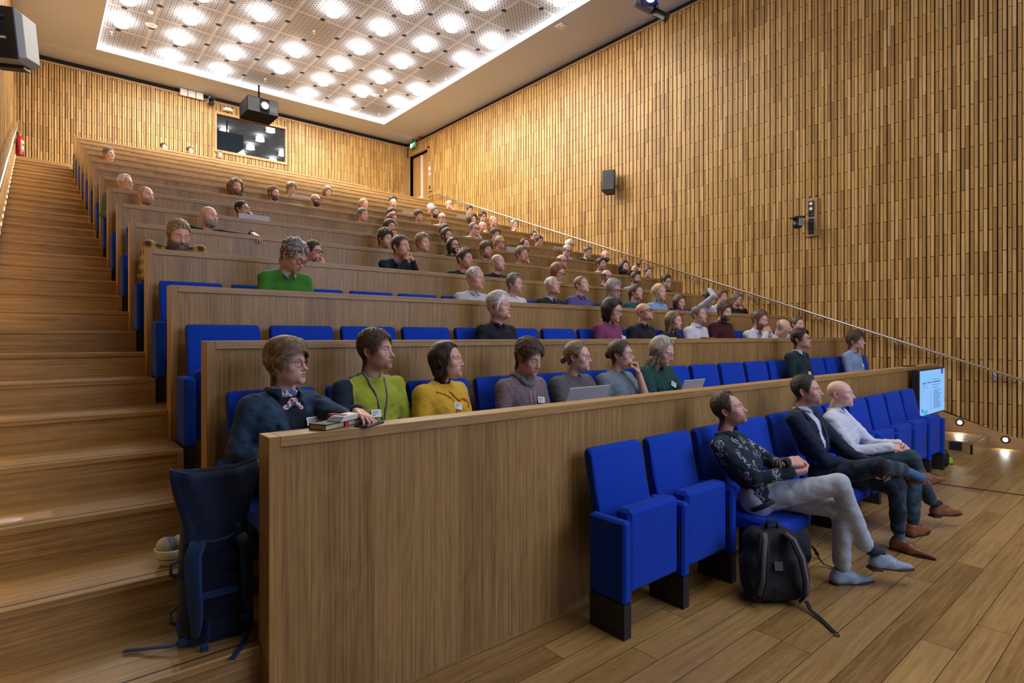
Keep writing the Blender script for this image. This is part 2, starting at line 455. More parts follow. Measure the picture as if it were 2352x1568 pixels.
# ---------------------------------------------------------------- stairs
st=empty('staircase',(0,0,0),0,'long oak aisle staircase along the left wall beside the blue seat ends','staircase'); st['kind']='structure'
def step(parent,x0,x1,n,post=None,low=0.0):
    y0,z=SY(n),SZ(n); y1=SY(n+1)+.03
    b=MB()
    b.box((x0,y0+.012,max(-.01,z-.30) if n>1 else -.01),(x1,y1,z-.032))      # riser board
    b.box((x0,y0,z-.032),(x1,y1,z),0,None,.003)                             # tread with nosing
    if post=='r': b.box((x1-.035,y0,z-STEP),(x1,y0+.03,z-.032))
    if post=='l': b.box((x0,y0,z-STEP),(x0+.035,y0+.03,z-.032))
    o=b.build('step',M['step'],parent)
    MB().box((x0+.001,y0+.052,z-.001),(x1-.001,y0+.060,z+.0012)).build('inlay_strip',M['strip'],o)
    return o
for n in range(1,32): step(st,WL,XL if n%2==0 else XL+.004,n,'r' if n%2 else None)
st2=empty('staircase',(0,0,0),0,'narrow oak aisle staircase along the right slatted wall, starting behind the screen','staircase'); st2['kind']='structure'
for n in range(1,32): step(st2,(9.70 if n==1 else XR),WR-.03,n,'l' if n%2 else None)
# dimples on the lowest right tread
b=MB()
for i in range(5):
    for j in range(14):
        b.cyl((9.86+j*.045+i*.012,SY(1)+.055+i*.04,SZ(1)-.001),(9.86+j*.045+i*.012,SY(1)+.055+i*.04,SZ(1)+.004),.008,0,8)
b.build('tactile_studs',M['steel'],st2)
# light recessed sockets: two floor lights in the right stringer + further ones up the stair
M['led']=emit('led_white',(1,.97,.88),12)
sl=empty('step_light',(WR-.03,1.93,.20),0,'round recessed step light glowing white beside the lowest right step','step light',group='round step lights in the right stringer')
b=MB(); b.lathe([(.0,.012),(.028,.012),(.033,.006)],0,20,Matrix.Rotation(R(-90),4,'Y')); b.build('lens',M['led'],sl)
b=MB(); b.lathe([(.031,.0),(.031,.013),(.05,.011),(.055,.0)],0,24,Matrix.Rotation(R(-90),4,'Y')); b.build('bezel',M['black'],sl)
def area(loc,rot,size,power,col,shape='DISK',sy=None,spread=None,name='light'):
    l=bpy.data.lights.new(name,'AREA'); l.shape=shape; l.size=size
    if sy: l.size_y=sy
    l.energy=power; l.color=col
    if spread: l.spread=R(spread)
    o=bpy.data.objects.new(name,l); C.objects.link(o); o.location=loc; o.rotation_euler=rot
    return o
def spot(loc,target,power,col,ang=60,blend=.6,size=.05,name='light'):
    l=bpy.data.lights.new(name,'SPOT'); l.energy=power; l.color=col; l.spot_size=R(ang); l.spot_blend=blend; l.shadow_soft_size=size
    o=bpy.data.objects.new(name,l); C.objects.link(o); o.location=loc
    o.rotation_euler=(Vector(target)-Vector(loc)).to_track_quat('-Z','Y').to_euler()
    return o
# step lights on the right
for i,n in enumerate((0,1,2,3)):
    y=SY(1)-.185+.5236*n; z=.12+STEP*n
    o=sl if i==0 else copy_tree(sl)
    o.location=(WR-.032,y,z+.005)
    if i: o['label']=['','round recessed step light glowing white above the lowest tread of the right stair','round step light in the right stringer just behind the wall screen','third round step light up the right stringer behind the desk end'][i]
    spot((WR-.07,y,z),(WR-.36,y-.02,z-.36),4,(1,.93,.8),100,.8,.03)
# along the left wall
M['ledw']=emit('led_warm',(1,.62,.25),9)
s0=empty('step_light',(0,0,0),0,'small round warm step light in the left stringer beside the aisle steps','step light','x')
s0['group']='small warm step lights along the left stringer'
b=MB(); b.lathe([(.0,.008),(.022,.008),(.026,.004)],0,14,Matrix.Rotation(R(90),4,'Y')); b.build('lens',M['ledw'],s0)
for n in range(1,32):
    y=SY(n)+.22; z=SZ(n)+.11
    if n>=14:
        o=s0 if n==14 else copy_tree(s0); o.location=(WL+.035,y,z)
    if n>=2:
        area((WL+.045,y,z),(0,R(-75),0),.05,(.35 if n<9 else .95),(1,.60,.20),'DISK',name='step_glow')
# handrails
def rail(name,x,wall,y0,z0,slope,y1,yend,label,brk):
    r=empty(name,(0,0,0),0,label,'handrail')
    z1=z0+slope*(y1-y0)
    MB().tube([(x,y0,z0),(x,y1-.06,z1-.02),(x,y1,z1),(x,y1+.08,z1+.005),(x,yend,z1+.005)],.019,0,12).build('rail_tube',M['steel'],r)
    y=brk[0]
    while y<y1:
        z=z0+slope*(y-y0)
        b=MB(); b.tube([(x,y,z-.015),(x,y,z-.06),((x+wall)/2,y,z-.085),(wall,y,z-.085)],.007,0,8)
        b.box((min(x,wall)+.0 if wall<x else wall-.012,y-.018,z-.13),(wall+.012 if wall<x else wall,y+.018,z-.05))
        b.build('bracket',M['steel'],r); y+=brk[1]
rail('handrail',WR-.10,WR-.03,0.6,.985+.3622*(0.6-1.512),.3622,16.5,17.1,'long sloping steel handrail on the slatted right wall',(1.83,1.22))
rail('handrail',WL+.10,WL+.02,3.0,.985+.3519*(3.0-1.512),.3519,17.4,18.2,'steel handrail climbing the left wall beside the aisle steps',(3.3,1.22))

# ---------------------------------------------------------------- desk partitions
ORD=['','frontmost','second','third','fourth','fifth','sixth','seventh','eighth','ninth','tenth','eleventh','twelfth','thirteenth','fourteenth','fifteenth and highest']
def partition(k):
    x0,x1=(XL,XR) if k<NB else (2.434,8.155)
    y=BY(k); h=BH(k); f=FZ(k-1)
    r=empty('desk_partition',(x0,y,f),0,'%s oak desk partition counted upward from the stage%s'%(ORD[k],', carrying the screen' if k==1 else ''),'desk front')
    w=x1-x0; H=h-f; T=.128; g=.045; rec=.010
    MB().box((g,rec,0),(w-g,T-.02,H-g)).build('panel',M['panel'],r)
    MB().box((g,0,H-g),(w-g,T,H),0,None,.002).build('top_rail',M['rail'],r)
    MB().box((0,0,0),(g,T,H),0,None,.002).build('end_post',M['end'],r)
    MB().box((w-g,0,0),(w,T,H),0,None,.002).build('end_post',M['end'],r)
    MB().box((g+.02,T,H-.185),(w-g,T+.26,H-.16),0,None,.003).build('writing_shelf',M['rail'],r)
    # feet of the back side: fixed panel behind (row side)
    MB().box((g,T-.02,FZ(k)-f),(w-g,T,H-g)).build('back_panel',M['panel'],r)
    return r
for k in range(1,NB+1): partition(k)

# ---------------------------------------------------------------- seats
def fabric(name,c,sheen=.25,rough=.85,scale=900,bs=.25):
    m,nt,p=newmat(name); v=coords(nt,(1,1,1))
    n=noise(nt,v,scale,2,.6); n2=noise(nt,v,7,3,.6)
    c2=tuple(x*.72 for x in c)
    L(nt,mixc(nt,mth(nt,'ADD',mth(nt,'MULTIPLY',n,.6),mth(nt,'MULTIPLY',n2,.4)),c2,c),p.inputs['Base Color'])
    p.inputs['Roughness'].default_value=rough; p.inputs['Sheen Weight'].default_value=sheen
    p.inputs['Specular IOR Level'].default_value=.2
    bump(nt,p,mth(nt,'ADD',n,mth(nt,'MULTIPLY',n2,1.5)),bs,.002)
    return m
M['blue']=fabric('blue_wool',(.0015,.048,.46),.05,.9,700,.2)
M['foot']=plain('black_plinth',(.012,.012,.012),.6)
PITCH=.541
def arm_mesh():
    b=MB(); b.box((.0,-.42,.185),(.068,-.165,.62),0,None,.012); return b
def make_arm(parent,x,z=0):
    o=arm_mesh().build('armrest',M['blue'],parent,.006,2); o.location=(x,0,0)
    f=MB().box((.004,-.414,0),(.062,-.172,.185)).build('plinth',M['foot'],parent); f.location=(x,0,0)
    return o
# unit = one seat with the arm on its left-hand image side; origin at partition front line
def back_mb():
    # leaning pad: profile in (y,z) extruded along x with rounded rim
    P=[(-.20,.40),(-.205,.50),(-.197,.60),(-.17,.73),(-.125,.93),(-.112,.95),(-.085,.957),(-.070,.94),(-.075,.90),(-.11,.70),(-.135,.55),(-.135,.40)]
    b=MB(); x0,x1=.066,.532; c=.016
    n=len(P); cy=sum(p[0] for p in P)/n; cz=sum(p[1] for p in P)/n
    def ins(p,d):
        vy,vz=cy-p[0],cz-p[1]; l=math.hypot(vy,vz); return (p[0]+vy/l*d,p[1]+vz/l*d)
    rings=[(x0,[ins(p,c) for p in P]),(x0+c*.3,[ins(p,c*.3) for p in P]),(x0+c,P),(x1-c,P),(x1-c*.3,[ins(p,c*.3) for p in P]),(x1,[ins(p,c) for p in P])]
    v=[(x,p[0],p[1]) for x,pp in rings for p in pp]
    f=[]
    for i in range(len(rings)-1):
        for j in range(n): f.append((i*n+j,i*n+(j+1)%n,(i+1)*n+(j+1)%n,(i+1)*n+j))
    b.add(v,f,0,True); b.add([v[j] for j in range(n)],[tuple(range(n))],0); b.add([v[(len(rings)-1)*n+j] for j in range(n)],[tuple(range(n))[::-1]],0)
    return b
def seat_master(kind):
    r=empty('auditorium_seat',(0,0,0))
    make_arm(r,0)
    back_mb().build('backrest',M['blue'],r)
    if kind=='up':
        b=MB(); b.box((.076,-.395,.215),(.528,-.285,.665),0,None,.018); s=b.build('seat_cushion',M['blue'],r,.008,2)
    else:
        Mx=Matrix.Translation((0,-.27,.40))@Matrix.Rotation(R(4),4,'X')
        b=MB(); b.box((.076,-.43,-.045),(.528,.06,.055),0,Mx,.018); s=b.build('seat_cushion',M['blue'],r,.008,2)
    MB().box((.069,-.399,.30),(.0765,-.36,.50),0,None,.003).build('hinge_plate',M['black'],s)
    MB().box((.5275,-.399,.30),(.5345,-.36,.50),0,None,.003).build('hinge_plate',M['black'],s)
    return r
SEATS={}
# ================================================================ people
def smin(a,b,k):
    h=np.maximum(k-np.abs(a-b),0)/k
    return np.minimum(a,b)-h*h*k*.25
def smax(a,b,k): return -smin(-a,-b,k)
def ell(P,c,r):
    q=(P-np.array(c,np.float32)); r=np.array(r,np.float32)
    k0=np.sqrt(((q/r)**2).sum(-1)); k1=np.sqrt(((q/(r*r))**2).sum(-1))+1e-9
    return k0*(k0-1)/k1
def cap(P,a,b,ra,rb=None):
    rb=ra if rb is None else rb
    a=np.array(a,np.float32); b=np.array(b,np.float32); ba=b-a; pa=P-a
    h=np.clip((pa@ba)/max(float(ba@ba),1e-9),0,1)
    return np.sqrt(((pa-h[...,None]*ba)**2).sum(-1))-(ra+(rb-ra)*h)
def nets(f,lo,hi,h):
    """surface nets of an implicit function: vertices, quads"""
    lo=np.array(lo,np.float32); n=np.ceil((np.array(hi)-lo)/h).astype(int)+1
    ax=[lo[i]+h*np.arange(n[i],dtype=np.float32) for i in range(3)]
    G=np.stack(np.meshgrid(*ax,indexing='ij'),-1)
    V=f(G.reshape(-1,3)).reshape(n).astype(np.float32)
    s=V<0
    cs=np.zeros(tuple(n-1),int)
    for i in (0,1):
        for j in (0,1):
            for k in (0,1): cs+=s[i:n[0]-1+i,j:n[1]-1+j,k:n[2]-1+k]
    act=(cs>0)&(cs<8)
    idx=-np.ones(tuple(n-1),int); cells=np.argwhere(act); idx[act]=np.arange(len(cells))
    acc=np.zeros((len(cells),3)); cnt=np.zeros(len(cells))
    cor=[(i,j,k) for i in (0,1) for j in (0,1) for k in (0,1)]
    for a in cor:
        for ax_ in range(3):
            if a[ax_]: continue
            b=list(a); b[ax_]=1
            va=V[tuple((cells+a).T)]; vb=V[tuple((cells+b).T)]
            m=(va<0)!=(vb<0)
            t=np.where(m,va/np.where(m,va-vb,1),0)
            p=np.repeat(np.array([a],float),len(cells),0); p[:,ax_]=t
            acc[m]+=p[m]; cnt+=m
    verts=lo+h*(cells+acc/np.maximum(cnt,1)[:,None])
    F=[]
    for ax_ in range(3):
        sl0=[slice(None)]*3; sl1=[slice(None)]*3
        sl0[ax_]=slice(0,n[ax_]-1); sl1[ax_]=slice(1,n[ax_])
        A=s[tuple(sl0)]; B=s[tuple(sl1)]
        e=np.argwhere(A!=B); 
        if not len(e): continue
        o1,o2=[(1,2),(2,0),(0,1)][ax_]
        ok=(e[:,o1]>0)&(e[:,o2]>0)&(e[:,o1]<n[o1]-1)&(e[:,o2]<n[o2]-1); e=e[ok]
        fl=A[tuple(e.T)]
        def c(d1,d2):
            q=e.copy(); q[:,o1]-=d1; q[:,o2]-=d2; return idx[tuple(q.T)]
        Q=np.stack([c(1,1),c(0,1),c(0,0),c(1,0)],1)
        Q[~fl]=Q[~fl][:,::-1]; F.append(Q)
    F=np.concatenate(F) if F else np.zeros((0,4),int)
    return verts,F[(F>=0).all(1)]
def vnoise(P,s,seed=0):
    """cheap smooth pseudo noise in -1..1"""
    r=np.random.default_rng(seed); o=0
    for i in range(4):
        d=r.normal(size=3); d/=np.linalg.norm(d); o=o+np.sin(P@(d*s*(1+.45*i)).astype(np.float32)+r.uniform(0,6.28)+1.3*o)
    return o/2.6
def rotm(yaw,pitch,roll=0):
    """yaw about z, pitch up (+), roll; face looks along -y"""
    return np.array(Matrix.Rotation(yaw,3,'Z')@Matrix.Rotation(-pitch,3,'X')@Matrix.Rotation(roll,3,'Y'))

# ---------------------------------------------------------------- head
HC=np.array((0,-.008,-.012),np.float32)           # ray centre, local head frame
def head_sdf(P,h,nb,sh):
    """h: dict of head shape; nb: neck base in head frame; sh: shoulder axis vector in head frame"""
    w=h.get('w',1.0); j=h.get('jaw',1.0); ns=h.get('nose',1.0)*1.12; f=h.get('fat',0.0)
    d=ell(P,(0,.014,.030),(.0745*w,.096,.085))
    d=smin(d,ell(P,(0,-.030,-.022),(.0615*w+f*.006,.062,.088)),.03)
    d=smin(d,ell(P,(0,-.020,-.066),(.053*w*j+f*.012,.058,.040)),.03)
    d=smin(d,ell(P,(0,-.079,-.099),(.021*j,.017,.017)),.024)
    x=np.abs(P[:,0]); Q=np.stack([x,P[:,1],P[:,2]],1)
    d=smin(d,cap(Q,(.008,-.086,.019),(.044,-.066,.021),.0085,.007),.014)
    d=smin(d,ell(Q,(.043,-.058,-.026),(.018+f*.004,.018,.018)),.022)
    d=smin(d,ell(P,(0,-.073,-.066),(.027,.022,.026)),.02)
    # eye sockets, eyeballs, lids
    d=smax(d,-ell(Q,(.031,-.097,-.001),(.017,.015,.0115)),.012)
    d=smin(d,ell(Q,(.0305,-.0735,-.001),(.0128,.0128,.0120)),.002)
    if h.get('closed'): d=smin(d,ell(Q,(.0305,-.0745,-.000),(.0138,.0135,.0125)),.003)
    else:
        d=smin(d,ell(Q,(.0305,-.0755,.0062),(.0150,.0130,.0052)),.003)
        d=smin(d,ell(Q,(.0305,-.0740,-.0105),(.0145,.0120,.0046)),.004)
    # nose
    d=smin(d,cap(P,(0,-.086,.010),(0,-.103*(.985+.015*ns),-.030),.0065,.0085*ns),.012)
    d=smin(d,ell(P,(0,-.104-.006*(ns-1),-.036),(.0098*ns,.0125*ns,.0088)),.008)
    d=smin(d,ell(Q,(.0115,-.093,-.039),(.0072,.010,.0068)),.005)
    d=smax(d,-ell(Q,(.0058,-.101,-.0465),(.0034,.006,.0030)),.003)
    # mouth
    d=smin(d,ell(P,(0,-.0905,-.0605),(.0225,.0085,.0048)),.005)
    d=smin(d,ell(P,(0,-.0895,-.0700),(.0195,.0088,.0058)),.005)
    d=smax(d,-ell(P,(0,-.1000,-.0650),(.0235,.0085,.0012)),.0028)
    d=smax(d,-ell(P,(0,-.0980,-.0815),(.017,.008,.004)),.006)
    # neck and upper chest
    nr=h.get('neck',.055)*.95
    d=smin(d,cap(P,(0,.018,-.055),tuple(nb),nr,nr*1.0),.028)
    sh=np.array(sh); dn=h['down']
    a=nb+sh*.10+dn*.085; b=nb-sh*.10+dn*.085
    d=smin(d,cap(P,tuple(a),tuple(b),.034,.034),.045)
    return d
def dirgrid(nu,nv):
    """directions: denser at the face; v from top to bottom"""
    t=np.linspace(-math.pi,math.pi,nu,endpoint=False)
    th=t-.52*np.sin(t)              # azimuth, 0 = face (-y)
    s=np.linspace(0,1,nv); ph=math.pi*(s+.06*np.sin(2*math.pi*s)*-1)
    ph=np.clip(ph,.004,math.pi-.004)
    T,Pp=np.meshgrid(th,ph,indexing='ij')
    D=np.stack([np.sin(T)*np.sin(Pp),-np.cos(T)*np.sin(Pp),np.cos(Pp)],-1)
    return D.astype(np.float32),T,Pp
def shoot(f,D,rmax=.42,n=46):
    """outermost-first crossing along rays from HC (first surface met from inside)"""
    D2=D.reshape(-1,3); lo=np.full(len(D2),.02,np.float32); 
    rs=np.linspace(.03,rmax,n,dtype=np.float32); cur=lo.copy(); alive=np.ones(len(D2),bool); hi=np.full(len(D2),rmax,np.float32)
    for r in rs:
        if not alive.any(): break
        v=f(HC+D2[alive]*r); ids=np.where(alive)[0]; out=v>0
        hi[ids[out]]=r; cur[ids[~out]]=r; alive[ids[out]]=False
    lo=cur
    for _ in range(9):
        m=(lo+hi)/2; v=f(HC+D2*m[:,None]); o=v>0; hi=np.where(o,m,hi); lo=np.where(o,lo,m)
    return ((lo+hi)/2).reshape(D.shape[:2])
def gridfaces(nu,nv,wrap=True):
    i=np.arange(nu)[:,None]; j=np.arange(nv-1)[None]
    i2=(i+1)%nu
    return np.stack([i*nv+j,i*nv+j+1,i2*nv+j+1,i2*nv+j],-1).reshape(-1,4)
def ear(side,skin,out=.35):
    nu,nr=20,7; V=[];Cc=[]
    for r in range(nr):
        q=r/(nr-1)
        for k in range(nu):
            a=2*math.pi*k/nu; rx=.0175; rz=.032
            lob=1-.25*max(0,-math.sin(a))
            y=q*math.cos(a)*rx*lob; z=q*math.sin(a)*rz
            rim=math.exp(-((q-.86)/.12)**2)*(.0065 if math.sin(a)>-.75 else .003)
            anti=math.exp(-((q-.5)/.14)**2)*.0035*(1 if math.cos(a)>-.2 else .2)
            dep=.002+rim+anti-.005*math.exp(-(q/.35)**2)
            if q>.98: dep-=.006
            V.append((dep,y,z)); s_=.62 if q<.35 else 1
            Cc.append((skin[0]*s_*1.02,skin[1]*.88*s_,skin[2]*.86*s_))
    for k in range(nu):   # back rim toward the head
        a=2*math.pi*k/nu; V.append((-.012,.65*math.cos(a)*.0175,.7*math.sin(a)*.032)); Cc.append(skin)
    F=[]
    for r in range(nr):
        for k in range(nu):
            k2=(k+1)%nu; F.append((r*nu+k,r*nu+k2,(r+1)*nu+k2,(r+1)*nu+k))
    V=np.array(V); c,s=math.cos(out),math.sin(out)
    # y forward is -y: rear edge stands out
    X=V[:,0]*c+V[:,1]*s; Y=-V[:,0]*s+V[:,1]*c
    V=np.stack([X+.0715,Y+.020,V[:,2]*1.0-.008-.0*Y],1)
    tilt=.18; V[:,1]+= (V[:,2]+.008)*tilt
    F=np.array(F)
    if side<0: V[:,0]*=-1
    else: F=F[:,::-1]
    return V,F,np.array(Cc)
SK={'a':(.70,.42,.33),'b':(.63,.365,.275),'c':(.74,.47,.38),'d':(.46,.25,.17),'e':(.68,.38,.30)}
HCOL={'beard_dark':(.060,.042,.032),'beard_brown':(.10,.062,.040),'black':(.012,.010,.009),'dark':(.032,.021,.014),'brown':(.075,.045,.026),'mid':(.14,.085,.045),'red':(.16,.07,.03),'blond':(.34,.24,.12),'dblond':(.21,.145,.08),'grey':(.24,.23,.22),'dgrey':(.10,.095,.09),'white':(.62,.61,.58),'highl':(.30,.25,.19)}
def smooth01(x,a,b): t=np.clip((x-a)/(b-a),0,1); return t*t*(3-2*t)

def paint(V,Np,p,near):
    """skin colours by anatomy"""
    sk=np.array(SK[p.get('skin','a')]); hc=np.array(HCOL[p.get('hc','brown')])
    bc=np.array(HCOL[p.get('bc',p.get('hc','brown'))])
    x=np.abs(V[:,0]); y=V[:,1]; z=V[:,2]
    c=np.repeat(sk[None],len(V),0)
    def bl(m,col): 
        nonlocal c
        c=c*(1-m[:,None])+np.array(col)*m[:,None]
    g=lambda cx,cy,cz,s:np.exp(-(((x-cx)**2+(y-cy)**2+(z-cz)**2)/(s*s)))
    bl(.35*g(.045,-.062,-.03,.022),(sk[0]*1.05,sk[1]*.74,sk[2]*.74))
    bl(.35*g(0,-.11,-.037,.014),(sk[0]*1.05,sk[1]*.72,sk[2]*.72))
    front=y<-.055
    lip=((x/.0225)**2+((z+.0655)/.0105)**2<1)&(y<-.08)
    bl(np.where(lip,.75 if p.get('f') else .5,0),(sk[0]*.82,sk[1]*.50,sk[2]*.52))
    bl(np.where((np.abs(z+.0650)<.0011)&(x<.022)&(y<-.08),.75,0),(sk*.25))
    # eyes
    ey=(y<-.072)&(((x-.0305)/.0135)**2+((z+.0016)/.0062)**2<1)
    if not p.get('closed'):
        bl(np.where(ey,1.0,0),(.62,.60,.58))
        gz=p.get('gaze',0.0)   # toward +x
        xr=V[:,0]-np.sign(V[:,0])*.0305-gz*.004
        ir=ey&((xr/.0056)**2+((z+.0012)/.0056)**2<1); pu=ey&((xr/.0026)**2+((z+.0012)/.0026)**2<1)
        bl(np.where(ir,1.0,0),(.07,.06,.05) if p.get('iris')!='blue' else (.10,.16,.22)); bl(np.where(pu,1.0,0),(.004,.004,.004))
        bl(np.where((~ey)&(y<-.070)&(((x-.0305)/.0152)**2+((z+.0008)/.0078)**2<1)&(z>0.0),.75,0),sk*.18)
    else: bl(np.where((y<-.07)&(np.abs(z+.0075+((x-.0305)**2)*-12)<.0016)&(np.abs(x-.0305)<.014),.85,0),sk*.15)
    # brows
    br=np.exp(-((z-.0225+((x-.030)**2)*6)/.0042)**2)*((x>.012)&(x<.049))*front
    bl(br*(.9 if p.get('f') is None else .6),hc*.8 if p.get('hc')!='white' else hc*.6)
    st=p.get('stubble',0)
    if st:
        m=smooth01(-z,.040,.056)*smooth01(-y,-.03,.0)*(1-smooth01(-z,.118,.13))*(x*0+1)
        side=smooth01(-z,.0,.03)*smooth01(x,.045,.058)*smooth01(-y,-.015,.0)*(1-smooth01(-y,.02,.045)*1)
        m=np.maximum(m,side*.9); m=m*(1-lip)
        n=.75+.25*vnoise(V*1.0,900,5)
        bl(np.clip(m*st*n,0,1),bc)
    if p.get('scalp',0):   # buzzed hair seen as colour
        m=hairmask(V-HC,p,'buzz'); n=.8+.2*vnoise(V,700,3)
        bl(np.clip(m*p['scalp']*n,0,1),hc)
    return c
def hairmask(D,p,style):
    """D: vectors from HC; 1 where hair grows"""
    r=np.sqrt((D**2).sum(1)); d=D/r[:,None]
    az=np.abs(np.arctan2(d[:,0],-d[:,1])); el=np.arcsin(np.clip(d[:,2],-1,1))     # az 0 = face
    # hairline elevation as function of azimuth
    xs=np.array([0,.35,.70,.95,1.15,1.30,1.55,1.75,1.95,2.4,3.15])
    b={'full':[.86,.86,.74,.50,.28,-.10,.02,.12,-.25,-.62,-.72],
       'high':[1.05,1.02,.98,.72,.35,-.08,.02,.12,-.25,-.60,-.70],
       'reced':[1.12,1.22,1.28,1.0,.45,-.05,.02,.12,-.25,-.60,-.70],
       'fringe':[1.7,1.7,1.7,1.6,.42,.0,.05,.14,-.22,-.58,-.66],
       'low':[.66,.64,.56,.40,.20,-.14,.0,.1,-.3,-.68,-.78]}[p.get('line','full')]
    h=np.interp(az,xs,b)
    h=h+.03*vnoise(D.astype(np.float32),160,11)
    m=smooth01(el-h,-.03,.07)
    if p.get('line')=='fringe':
        top=.60+.10*(az/3.15)
        m=m*(1-smooth01(el,top-.08,top+.08))
    return m
def hairthick(D,p):
    r=np.sqrt((D**2).sum(1)); d=D/r[:,None]; az=np.abs(np.arctan2(d[:,0],-d[:,1])); el=np.arcsin(np.clip(d[:,2],-1,1))
    xs=np.array([0,.35,.70,.95,1.15,1.30,1.55,1.75,1.95,2.4,3.15])
    b={'full':[.86,.86,.74,.50,.28,-.10,.02,.12,-.25,-.62,-.72],'high':[1.05,1.02,.98,.72,.35,-.08,.02,.12,-.25,-.60,-.70],'reced':[1.12,1.22,1.28,1.0,.45,-.05,.02,.12,-.25,-.60,-.70],'fringe':[.2]*4+[.42,.0,.05,.14,-.22,-.58,-.66],'low':[.66,.64,.56,.40,.20,-.14,.0,.1,-.3,-.68,-.78]}[p.get('line','full')]
    return smooth01(el-np.interp(az,xs,b),-.05,.42 if p['hair'] not in('curly','messy','quiff','swept') else .26)
def hairshape(p):
    st=p['hair']
    base={'short':.013,'crop':.008,'buzz':.0035,'full':.022,'curly':.026,'curlylong':.040,'long':.020,'bob':.022,'bun':.013,'pony':.013,'swept':.026,'quiff':.015,'mohawk':.010,'messy':.022}[st]
    return base*p.get('vol',1.0)
def hair_r(D3,rs,p,hd):
    """outer radius of the hair for directions D3 (unit) given skin radius rs"""
    st=p['hair']; t=hairshape(p); D=D3.reshape(-1,3); rs=rs.reshape(-1)
    az=np.abs(np.arctan2(D[:,0],-D[:,1])); el=np.arcsin(np.clip(D[:,2],-1,1))
    top=smooth01(el,.2,1.0)
    k=np.ones(len(D))
    if st in('short','full','quiff','messy','crop','curly'): k=(.34 if st in('short','crop','quiff') else .5)+.85*top
    if st=='quiff': k=k+1.6*np.exp(-((el-1.05)/.28)**2)*(1-smooth01(az,.7,1.3))
    if st=='mohawk': k=.45+2.1*np.exp(-(D[:,0]/.22)**2)*smooth01(el,.6,1.0)
    if st=='swept': k=.7+.5*top+.5*np.exp(-((el-.95)/.3)**2)*(1-smooth01(az,.7,1.5))
    sd=p.get('seed',1)
    P=(D*rs[:,None]).astype(np.float32)
    amp={'curly':.38,'curlylong':.42,'messy':.38,'buzz':.05,'bun':.10,'pony':.08,'long':.10,'bob':.10,'crop':.15,'full':.07,'swept':.11}.get(st,.18)
    fr={'curly':120,'curlylong':90,'messy':110}.get(st,85)
    n=vnoise(P,fr,sd)*.6+vnoise(P,fr*2.2,sd+9)*.4
    r=rs+t*k*(1+amp*n)
    if st in ('bob','long','curlylong'):
        # drape: hair volume falling from the sides and back
        L=p.get('len',{'bob':.115,'long':.21,'curlylong':.17}[st])
        wd=.088+.008*(st!='bob')+ (.030 if st=='curlylong' else 0)*p.get('vol',1)
        def f(Q):
            x=np.abs(Q[:,0]); q=np.stack([x,Q[:,1],Q[:,2]],1)
            a=cap(q,(wd*.70,.022,.02),(wd*.72,.030,-L),.034,.026)
            b=cap(q,(.02,.065,.03),(.030,.055,-L),.048,.040)
            e=ell(Q,(0,.022,.025),(wd*.98,.102,.095))
            v=smin(smin(a,b,.04),e,.04)
            return v+amp*.008*vnoise(Q.astype(np.float32),fr,sd)
        rr=shoot(f,D.reshape(-1,1,3),.34,40).reshape(-1)
        sidez=smooth01(az,1.15,1.45)
        r=np.where(el<.75,np.maximum(r*1.0,rr*sidez),np.maximum(r,rr*.0))
        r=np.maximum(r,np.where(az>1.2,rr,0))
    return r
